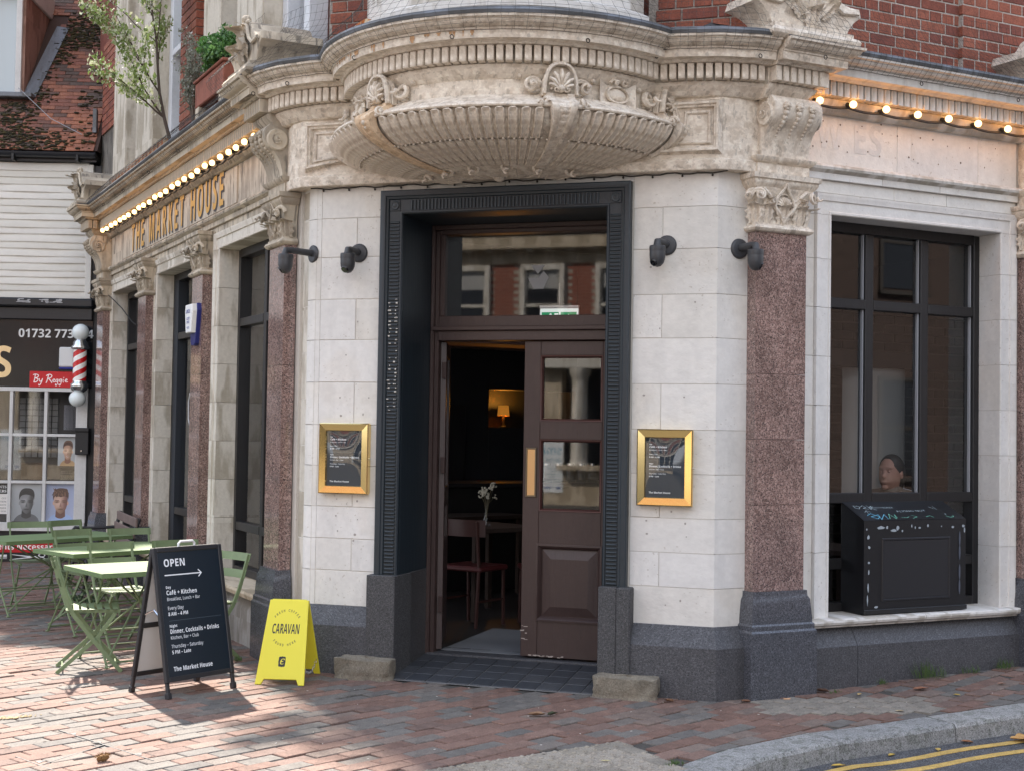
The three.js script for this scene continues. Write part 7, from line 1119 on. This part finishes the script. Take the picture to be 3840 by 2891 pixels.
chair('green folding chair between the two nearest tables, facing the street', -2.83, -3.36, 0.20);
chair('green folding chair with its back in shade, facing away by the furthest table', -2.84, -4.72, 0.38);
chair('green folding chair behind the middle table, next to the house wall', -2.45, -4.72, 0.05);
chair('green folding chair at the furthest table in front of the bench', -2.68, -5.9, 0.5);
chair('green folding chair at the furthest table below the barber posters', -3.12, -5.72, 0.05);
chair('green folding chair half hidden by the A-board beside the window sill', -2.47, -2.46, -0.65 + Math.PI / 2 * 0 - 0.55);
chair('green folding chair behind the A-board at the middle table', -2.36, -3.42, 0.1);
function table(label, x, z, w, d, turn) {
  const t = thing('folding_table', label, 'table', 'green folding tables', [x, 0.002, z], turn), H = 0.63; mesh('table_top', merge([rbox(-w / 2, w / 2, H - 0.007, H, -d / 2, d / 2, 0.003), rbox(-w / 2, w / 2, H - 0.032, H - 0.007, -d / 2, -d / 2 + 0.004), rbox(-w / 2, w / 2, H - 0.032, H - 0.007, d / 2 - 0.004, d / 2), rbox(-w / 2, -w / 2 + 0.004, H - 0.032, H - 0.007, -d / 2 + 0.004, d / 2 - 0.004), rbox(w / 2 - 0.004, w / 2, H - 0.032, H - 0.007, -d / 2 + 0.004, d / 2 - 0.004)]), greenTop, t);
  for (const a of [-1, 1]) { for (const b of [-1, 1]) mesh('leg', tube([[a * (w / 2 - 0.07), H - 0.02, b * (d / 2 - 0.16)], [a * (w / 2 - 0.09), 0.32, b * 0.02 * 1], [a * (w / 2 - 0.09), 0.0, -b * (d / 2 - 0.10)]], 0.008, 6), green, t); }
  for (const b of [-1, 1]) { const z0 = b * (d / 2 - 0.10); mesh('foot_rail', tube([[-w / 2 + 0.09, 0.035, z0], [w / 2 - 0.09, 0.035, z0]], 0.007, 6), green, t); mesh('brace', tube([[-w / 2 + 0.09, 0.05, z0], [w / 2 - 0.25, H - 0.06, -z0 * 0.6]], 0.007, 6), green, t); mesh('brace', tube([[w / 2 - 0.09, 0.05, z0], [-w / 2 + 0.25, H - 0.06, -z0 * 0.6]], 0.007, 6), green, t); mesh('foot_rail', tube([[-w / 2 + 0.09, 0.20, z0 * 0.4], [w / 2 - 0.09, 0.20, z0 * 0.4]], 0.006, 6), green, t); for (const a of [-1, 1]) mesh('foot_pad', cbox(0.035, 0.008, 0.02, 0.002, a * (w / 2 - 0.09), 0.004, z0), green, t); }
}
table('pale green folding table nearest the A-board, its top in bright light', -2.86, -2.69, 0.80, 0.68, 0.20);
table('pale green folding table in the middle of the three', -2.75, -4.19, 1.02, 0.60, 0.36);
table('pale green folding table furthest off, at the edge of the picture', -2.99, -5.50, 1.18, 0.60, 0.36);
{ // park bench against the house
  const b = thing('park_bench', 'brown slatted bench with black iron ends against the house wall', 'bench', null, [-2.33, 0, -6.9], -Math.PI / 2 - 0.06), w = std([0.20, 0.145, 0.125], T.paint, 0.7, T.grainB, 0.003), ir = mat([0.015, 0.016, 0.02], 0.4);
  for (let k = 0; k < 3; k++) mesh('back_slat', cbox(1.25, 0.085, 0.022, 0.005, 0, 0.47 + k * 0.105, -0.19 - k * 0.025), w, b); for (let k = 0; k < 4; k++) mesh('seat_slat', cbox(1.25, 0.022, 0.075, 0.005, 0, 0.38, 0.17 - k * 0.09), w, b);
  for (const s of [-1, 1]) { const x = s * 0.60; mesh('iron_end', merge([tube([[x, 0, -0.24], [x, 0.2, -0.16], [x, 0.38, -0.16], [x, 0.72, -0.27]], 0.02, 8), tube([[x, 0, 0.24], [x, 0.22, 0.19], [x, 0.37, 0.20], [x, 0.37, -0.16]], 0.018, 8), tube([[x, 0.37, 0.20], [x, 0.50, 0.23], [x, 0.56, 0.18], [x, 0.55, 0.0], [x, 0.56, -0.2]], 0.016, 8), tube([...Array(14)].map((_, i) => { const a = i / 13 * 5.5; return [x, 0.2 + Math.sin(a) * 0.08 * (1 - i / 20), 0.02 + Math.cos(a) * 0.08 * (1 - i / 20)]; }), 0.011, 6)]), ir, b); }
}
// ------------------------------------------------------------------ plants, leaves, small things
const leafCard = (l, w, f = 0.3) => { const g = new THREE.BufferGeometry(); const P = [[0, 0, 0], [w / 2, l * 0.42, f * w], [0, l * 0.5, 0], [-w / 2, l * 0.42, f * w], [0, l, -0.1 * l]]; g.setAttribute('position', new THREE.Float32BufferAttribute([0, 1, 2, 0, 2, 3, 1, 4, 2, 2, 4, 3].flatMap(i => P[i]), 3)); g.computeVertexNormals(); g.setAttribute('uv', new THREE.Float32BufferAttribute(new Float32Array(24), 2)); return g; };
const leafMat = c => mat(c, 0.75, { phys: 1, transmission: 0.35, thickness: 0 });
function scatter(n, at, l0, l1, wr) { const out = []; for (let k = 0; k < n; k++) { const p = at(k); const l = rr(l0, l1); const g = leafCard(l, l * wr, rr(0.1, 0.4)); g.applyMatrix4(M4().compose(p, new THREE.Quaternion().setFromEuler(new THREE.Euler(rr(-2.6, 0.6), rr(0, 6.28), rr(-1.2, 1.2))), V3(1, 1, 1))); out.push(g); } return merge(out); }
{ // self-sown tree over the west cornice
  const t = thing('sapling_tree', 'slender self-sown tree with small leaves, some coloured as if sunlit, above the west cornice', 'tree', null, [XL - 0.24, 4.0, -4.92]);
  const segs = [], tips = []; const U = V3(-0.10, 0, -0.36), branch = (p, d, l, r, lv) => { const pts = [p.clone()], rad = [r]; let q = p.clone(), v = d.clone(); const n = 6; for (let i = 1; i <= n; i++) { v.add(V3(rr(-0.10, 0.10), rr(-0.05, 0.09), rr(-0.10, 0.10))).normalize(); q = q.clone().addScaledVector(v, l / n); pts.push(q); rad.push(mix(r, r * 0.35, i / n)); if (lv < 2 && i > (lv ? 1 : 0)) { const k = lv === 0 ? 2 : 1; for (let z = 0; z < k; z++) if (rnd() < 0.85) branch(q, v.clone().multiplyScalar(0.75).add(V3(rr(-1.2, 0.5), rr(-0.15, 0.5), rr(-0.75, 0.4))).normalize(), l * rr(0.35, 0.62), rad[i] * 0.6, lv + 1); } if (lv > 0) tips.push([q.clone(), lv]); } segs.push(tube(pts, rad, 5)); };
  branch(V3(0, 0, 0), V3(-0.22, 1, -0.16).normalize(), 1.45, 0.017, 0);
  mesh('trunk', merge(segs), mat([0.07, 0.05, 0.038], 0.9), t); const cl = k => { const q = pick(tips); return q[0].clone().add(V3(rr(-0.05, 0.05), rr(-0.05, 0.05), rr(-0.05, 0.05))); };
  const crown = group('crown', t); mesh('leaves', scatter(2300, cl, 0.02, 0.062, 0.66), leafMat([0.22, 0.30, 0.09]), crown); mesh('sun_tinted_leaves', scatter(1200, cl, 0.02, 0.055, 0.66), leafMat([0.55, 0.58, 0.40]), crown); mesh('pale_flecks', scatter(260, cl, 0.016, 0.028, 0.9), leafMat([0.75, 0.72, 0.68]), crown);  // sun on the leaves is put into the pale and white colours
}
{ // terracotta trough with a bright green plant
  const p = thing('planter', 'terracotta trough with a bushy bright green plant on the west cornice', 'planter', null, [XL - 0.16, 4.12, -3.62]); mesh('trough', merge([rbox(-0.10, 0.10, 0, 0.2, -0.42, 0.42, 0.008), rbox(-0.115, 0.115, 0.2, 0.225, -0.435, 0.435, 0.006)]), std([0.30, 0.10, 0.062], T.dirty, 0.85, T.stoneB, 0.003), p); mesh('feet', merge([rbox(-0.1, 0.1, -0.09, 0, -0.40, -0.30), rbox(-0.1, 0.1, -0.09, 0, 0.30, 0.40)]), S.left, p);
  const at = () => { const a = rr(0, 6.28), e = Math.acos(rr(-0.25, 1)), r = 0.20 * Math.pow(rr(0.35, 1), 0.5) * (1 + 0.25 * Math.sin(a * 3 + e * 4)); return V3(Math.cos(a) * Math.sin(e) * r * 0.9, 0.30 + Math.cos(e) * r * 1.0, Math.sin(a) * Math.sin(e) * r * 1.55 + 0.10); };
  const f = group('foliage', p); mesh('leaves', scatter(1500, at, 0.022, 0.05, 0.85), leafMat([0.06, 0.17, 0.03]), f); mesh('young_leaves', scatter(700, at, 0.018, 0.04, 0.9), leafMat([0.14, 0.30, 0.06]), f);
  const g = thing('grey_shrub', 'straggly grey-green shrub growing beside the terracotta trough', 'shrub', null, [XL - 0.18, 4.08, -4.42]); const st = [], tips = []; for (let k = 0; k < 16; k++) { const a = rr(0, 6.28), h = rr(0.35, 0.75), q = V3(Math.cos(a) * rr(0.03, 0.14), h, Math.sin(a) * rr(0.05, 0.26)); st.push(tube([[0, 0, 0], [q.x * 0.4, h * 0.5, q.z * 0.4], [q.x, q.y, q.z]], [0.006, 0.004, 0.002], 4)); for (let z = 0; z < 30; z++) { const t2 = rr(0.35, 1.05); tips.push(V3(q.x * t2 * t2 + rr(-0.04, 0.04), h * t2 + rr(-0.03, 0.03), q.z * t2 * t2 + rr(-0.04, 0.04))); } }
  mesh('stems', merge(st), mat([0.12, 0.09, 0.07], 0.9), g); mesh('foliage', scatter(2200, () => pick(tips).clone().add(V3(rr(-0.02, 0.02), rr(-0.02, 0.02), rr(-0.02, 0.02))), 0.018, 0.04, 0.6), leafMat([0.24, 0.25, 0.19]), g); mesh('pale_flecks', scatter(500, () => pick(tips).clone(), 0.012, 0.02, 0.9), leafMat([0.6, 0.58, 0.55]), g);
}
function tuft(label, x, z, n, h, spread, broad = false) { const g = thing('weed_tuft', label, 'weed', 'weeds along the foot of the walls', [x, gy(x), z]); const bl = []; for (let k = 0; k < n; k++) { const a = rr(0, 6.28), r = Math.pow(rnd(), 0.7) * spread, l = rr(0.4, 1) * h, lean = rr(0.1, 0.8); const b = broad ? leafCard(rr(0.03, 0.055), rr(0.018, 0.03)) : leafCard(l, rr(0.003, 0.006), 0.2); b.applyMatrix4(mul(TF(Math.cos(a) * r, broad ? rr(0, h) : 0, Math.sin(a) * r * 0.5), TF(0, 0, 0, lean * Math.sin(a), a, lean * Math.cos(a)))); bl.push(b); } stuff(mesh('blades', merge(bl), leafMat(broad ? [0.06, 0.12, 0.05] : [0.085, 0.15, 0.035]), g)); }
tuft('tall grass tuft growing against the plinth under the big window', 1.62, 0.13, 130, 0.15, 0.13); tuft('small grass tuft by the plinth, between the tall tuft and the pilaster', 1.98, 0.12, 50, 0.07, 0.09); tuft('low grass tuft nearest the far pilaster foot', 2.28, 0.13, 70, 0.10, 0.09); tuft('tiny moss green tuft by the plinth joint', 1.22, 0.13, 40, 0.05, 0.05); tuft('sparse green tuft near the corner pilaster', 0.78, 0.2, 24, 0.03, 0.05);
tuft('grass tuft at the inner end of the kerb stones', -1.14, 1.30, 60, 0.035, 0.06); tuft('leafy weed by the west wall behind the A-board', -2.3, -2.75, 70, 0.14, 0.08, true); tuft('broad leafy weed under the nearest green table', -2.42, -3.75, 160, 0.30, 0.16, true); tuft('low leafy weed under the middle green table', -2.75, -5.2, 80, 0.18, 0.12, true); tuft('grass in the joint beside the western pedestal', -2.27, -2.35, 40, 0.06, 0.05);
function fallen(label, x, z, l, w, col, turn, curl = 0.3, y = 0.003, lobed = false) {
  const n = lobed ? 5 : 1, g = patch((u, v) => { const t = u * 2 - 1, e = Math.pow(Math.sin(Math.PI * clamp(0.03 + v * 0.95)), 0.8) * (lobed ? 0.55 + 0.45 * Math.abs(Math.cos(v * 9)) : 1); return [t * w / 2 * e, 0.004 + curl * l * (0.22 * t * t * e + 0.25 * Math.pow(v - 0.45, 2) + 0.02 * Math.sin(v * 14 + t * 5)), (v - 0.5) * l]; }, 8, 12, 1.2);
  const m = mesh('fallen_leaf', g, std(col, T.worn, 0.8, T.stoneB, 0.002), null); m.position.set(x, y + gy(x), z); m.rotation.y = turn; tag(m, label, 'leaf', 'fallen leaves');
}
fallen('large curled tan leaf lying across the double yellow lines', 1.16, 1.36, 0.20, 0.15, [0.56, 0.33, 0.12], 1.1, 0.5, -0.092, true);
fallen('brown leaf curled up against the kerb face', 0.84, 1.22, 0.07, 0.04, [0.34, 0.16, 0.08], 0.6, 0.6, -0.10); fallen('yellow leaf on the road near the kerb joint', 0.28, 1.24, 0.06, 0.03, [0.62, 0.45, 0.10], 1.9, 0.4, -0.10); fallen('pale yellow leaf on the road between kerb and lines', -0.14, 1.31, 0.08, 0.035, [0.60, 0.42, 0.09], 1.3, 0.4, -0.10); fallen('small yellow leaf by the first yellow line', 0.58, 1.27, 0.06, 0.03, [0.58, 0.42, 0.12], 2.4, 0.4, -0.10);
fallen('curled brown and green leaf on the bricks before the door', -1.22, 0.03, 0.10, 0.05, [0.30, 0.19, 0.12], 1.2, 0.7, 0.003); fallen('dark green leaf half of the curled leaf before the door', -1.13, 0.05, 0.08, 0.03, [0.06, 0.08, 0.04], 1.9, 0.8, 0.003);
fallen('brown leaf on the bricks below the grass tuft', 1.30, 0.38, 0.12, 0.05, [0.30, 0.14, 0.085], 1.5, 0.4); fallen('small ochre leaf on the bricks near the buff patch', 0.86, 0.32, 0.06, 0.025, [0.50, 0.36, 0.16], 2.2, 0.4); fallen('yellow leaf on the bricks left of the brown one', 1.36, 0.62, 0.045, 0.03, [0.62, 0.45, 0.10], 0.4, 0.5); fallen('faded leaf on bricks close to the kerb', 0.74, 0.80, 0.05, 0.025, [0.50, 0.42, 0.28], 1.0, 0.4); fallen('reddish leaf beside the far pedestal', 1.86, 0.50, 0.07, 0.03, [0.34, 0.2, 0.15], 1.5, 0.4); fallen('pale leaf scrap on the blister paving', -1.42, 1.12, 0.05, 0.02, [0.58, 0.52, 0.3], 1.1, 0.3); fallen('dry leaf caught behind the eastern guard stone', -0.30, -0.02, 0.07, 0.04, [0.22, 0.12, 0.07], 0.3, 0.8); fallen('dry leaf at the corner pilaster foot', 0.12, 0.17, 0.06, 0.04, [0.25, 0.13, 0.08], 0.8, 0.8); fallen('dark dry leaf in the plinth corner by the pilaster', 0.72, 0.14, 0.09, 0.05, [0.12, 0.07, 0.05], 0.5, 0.8);
{ // furry brown seed husk on the sunny bricks
  const parts = []; for (let k = 0; k < 240; k++) { const t = rr(-1, 1), a = rr(0, 6.28), r = 0.016 * Math.sqrt(Math.max(0.1, 1 - t * t)); parts.push(leafCard(rr(0.008, 0.018), 0.0035, 0.1).applyMatrix4(mul(TF(t * 0.036, 0.016 + Math.sin(a) * r, Math.cos(a) * r), TF(0, 0, 0, Math.cos(a) * 1.2, 0, -t * 0.9 - Math.sin(a) * 0.2 + (Math.sin(a) < 0 ? 2.4 : 0))))); }
  const m = mesh('seed_husk', merge([...parts, new THREE.SphereGeometry(0.016, 10, 8).scale(2.2, 0.95, 1).translate(0, 0.016, 0)]), mat([0.22, 0.12, 0.045], 0.95)); m.position.set(-3.62, 0.001, 0.155); m.rotation.y = 0.4; tag(m, 'fuzzy brown seed husk lying on the sunlit bricks', 'seed husk');
  const ck = mesh('biscuit_crumbs', merge([...Array(60)].map(() => new THREE.IcosahedronGeometry(rr(0.003, 0.011), 0).scale(1.3, 0.5, 1).translate(rr(-0.16, 0.16) * rr(0.3, 1), 0.003, rr(-0.035, 0.035)))), mat([0.42, 0.32, 0.18], 0.95)); ck.position.set(-3.88, 0.001, -1.03); ck.userData.kind = 'stuff'; tag(ck, 'dry straw coloured debris on the sunlit bricks', 'debris');
  const cig = mesh('cigarette_end', tube([[-0.022, 0.005, 0], [0.022, 0.005, 0.004]], 0.0045, 8), mat([0.62, 0.36, 0.2], 0.8)); cig.position.set(0.40, 0.004, 0.20); tag(cig, 'orange cigarette end at the foot of the corner pilaster', 'cigarette end');
}
{ // brick-filled inspection cover in the pavement
  const c = thing('inspection_cover', 'brick-filled inspection cover framed in thin metal strips', 'inspection cover', null, [0, 0, 0]); const P = [[-3.93, -0.02], [-3.70, -0.62], [-3.40, 0.235], [-3.66, 0.62]]; const m = mat([0.09, 0.09, 0.088], 0.7);
  const e = (a, b) => mesh('edge_strip', sweep(rectP(-0.003, 0.003, -0.01, 0.002), [a, b]), m, c); e([-3.70, -0.62], [-3.40, 0.235]); e([-3.98, -0.10], [-3.70, 0.70]); e([-3.55, -0.19], [-3.9, 0.12]);
  const tri = (x, z, r) => { const s = new THREE.Shape([[0, 0], [0.06, 0.015], [0.02, 0.05]].map(p => new THREE.Vector2(...p))); const g = mesh('corner_plate', boxUV(new THREE.ExtrudeGeometry(s, { depth: 0.002, bevelEnabled: false }).rotateX(-Math.PI / 2)), m, c); g.position.set(x, 0.0, z); g.rotation.y = r; }; tri(-3.68, -0.52, -1.1); tri(-3.60, -0.27, -1.1); tri(-3.47, 0.06, -1.1); tri(-3.90, 0.08, 0.6);
}
{ // scraps on the pavement
  const bits = []; for (let k = 0; k < 46; k++) { const x = rr(-3.6, 2.2), z = rr(-1.2, 0.85); const d = (z - x) * Q2; if (d < 0.2 && z < 0.2) continue; bits.push(cbox(rr(0.004, 0.014), 0.002, rr(0.003, 0.007), 0.0005).rotateY(rr(0, 3)).translate(x, 0.0035 + gy(x), z)); }
  const b = mesh('paper_scraps', merge(bits), mat([0.62, 0.58, 0.52], 0.9)); b.userData.kind = 'stuff'; tag(b, 'tiny pale paper scraps strewn over the brick pavement', 'litter');
  const gum = []; for (let k = 0; k < 70; k++) { const x = rr(-4.0, 1.8), z = rr(-2.5, 0.9); const d = (z - x) * Q2; if (d < 0.2 && z < 0.25) continue; gum.push(new THREE.CircleGeometry(rr(0.006, 0.014), 9).scale(1, rr(0.7, 1), 1).rotateX(-Math.PI / 2).translate(x, 0.0042 + gy(x), z)); }
  const g = mesh('gum_spots', merge(gum), mat([0.11, 0.10, 0.095], 0.8)); g.userData.kind = 'stuff'; tag(g, 'old dark chewing gum spots trodden into the bricks', 'gum');
}
renderer.render(scene, camera);
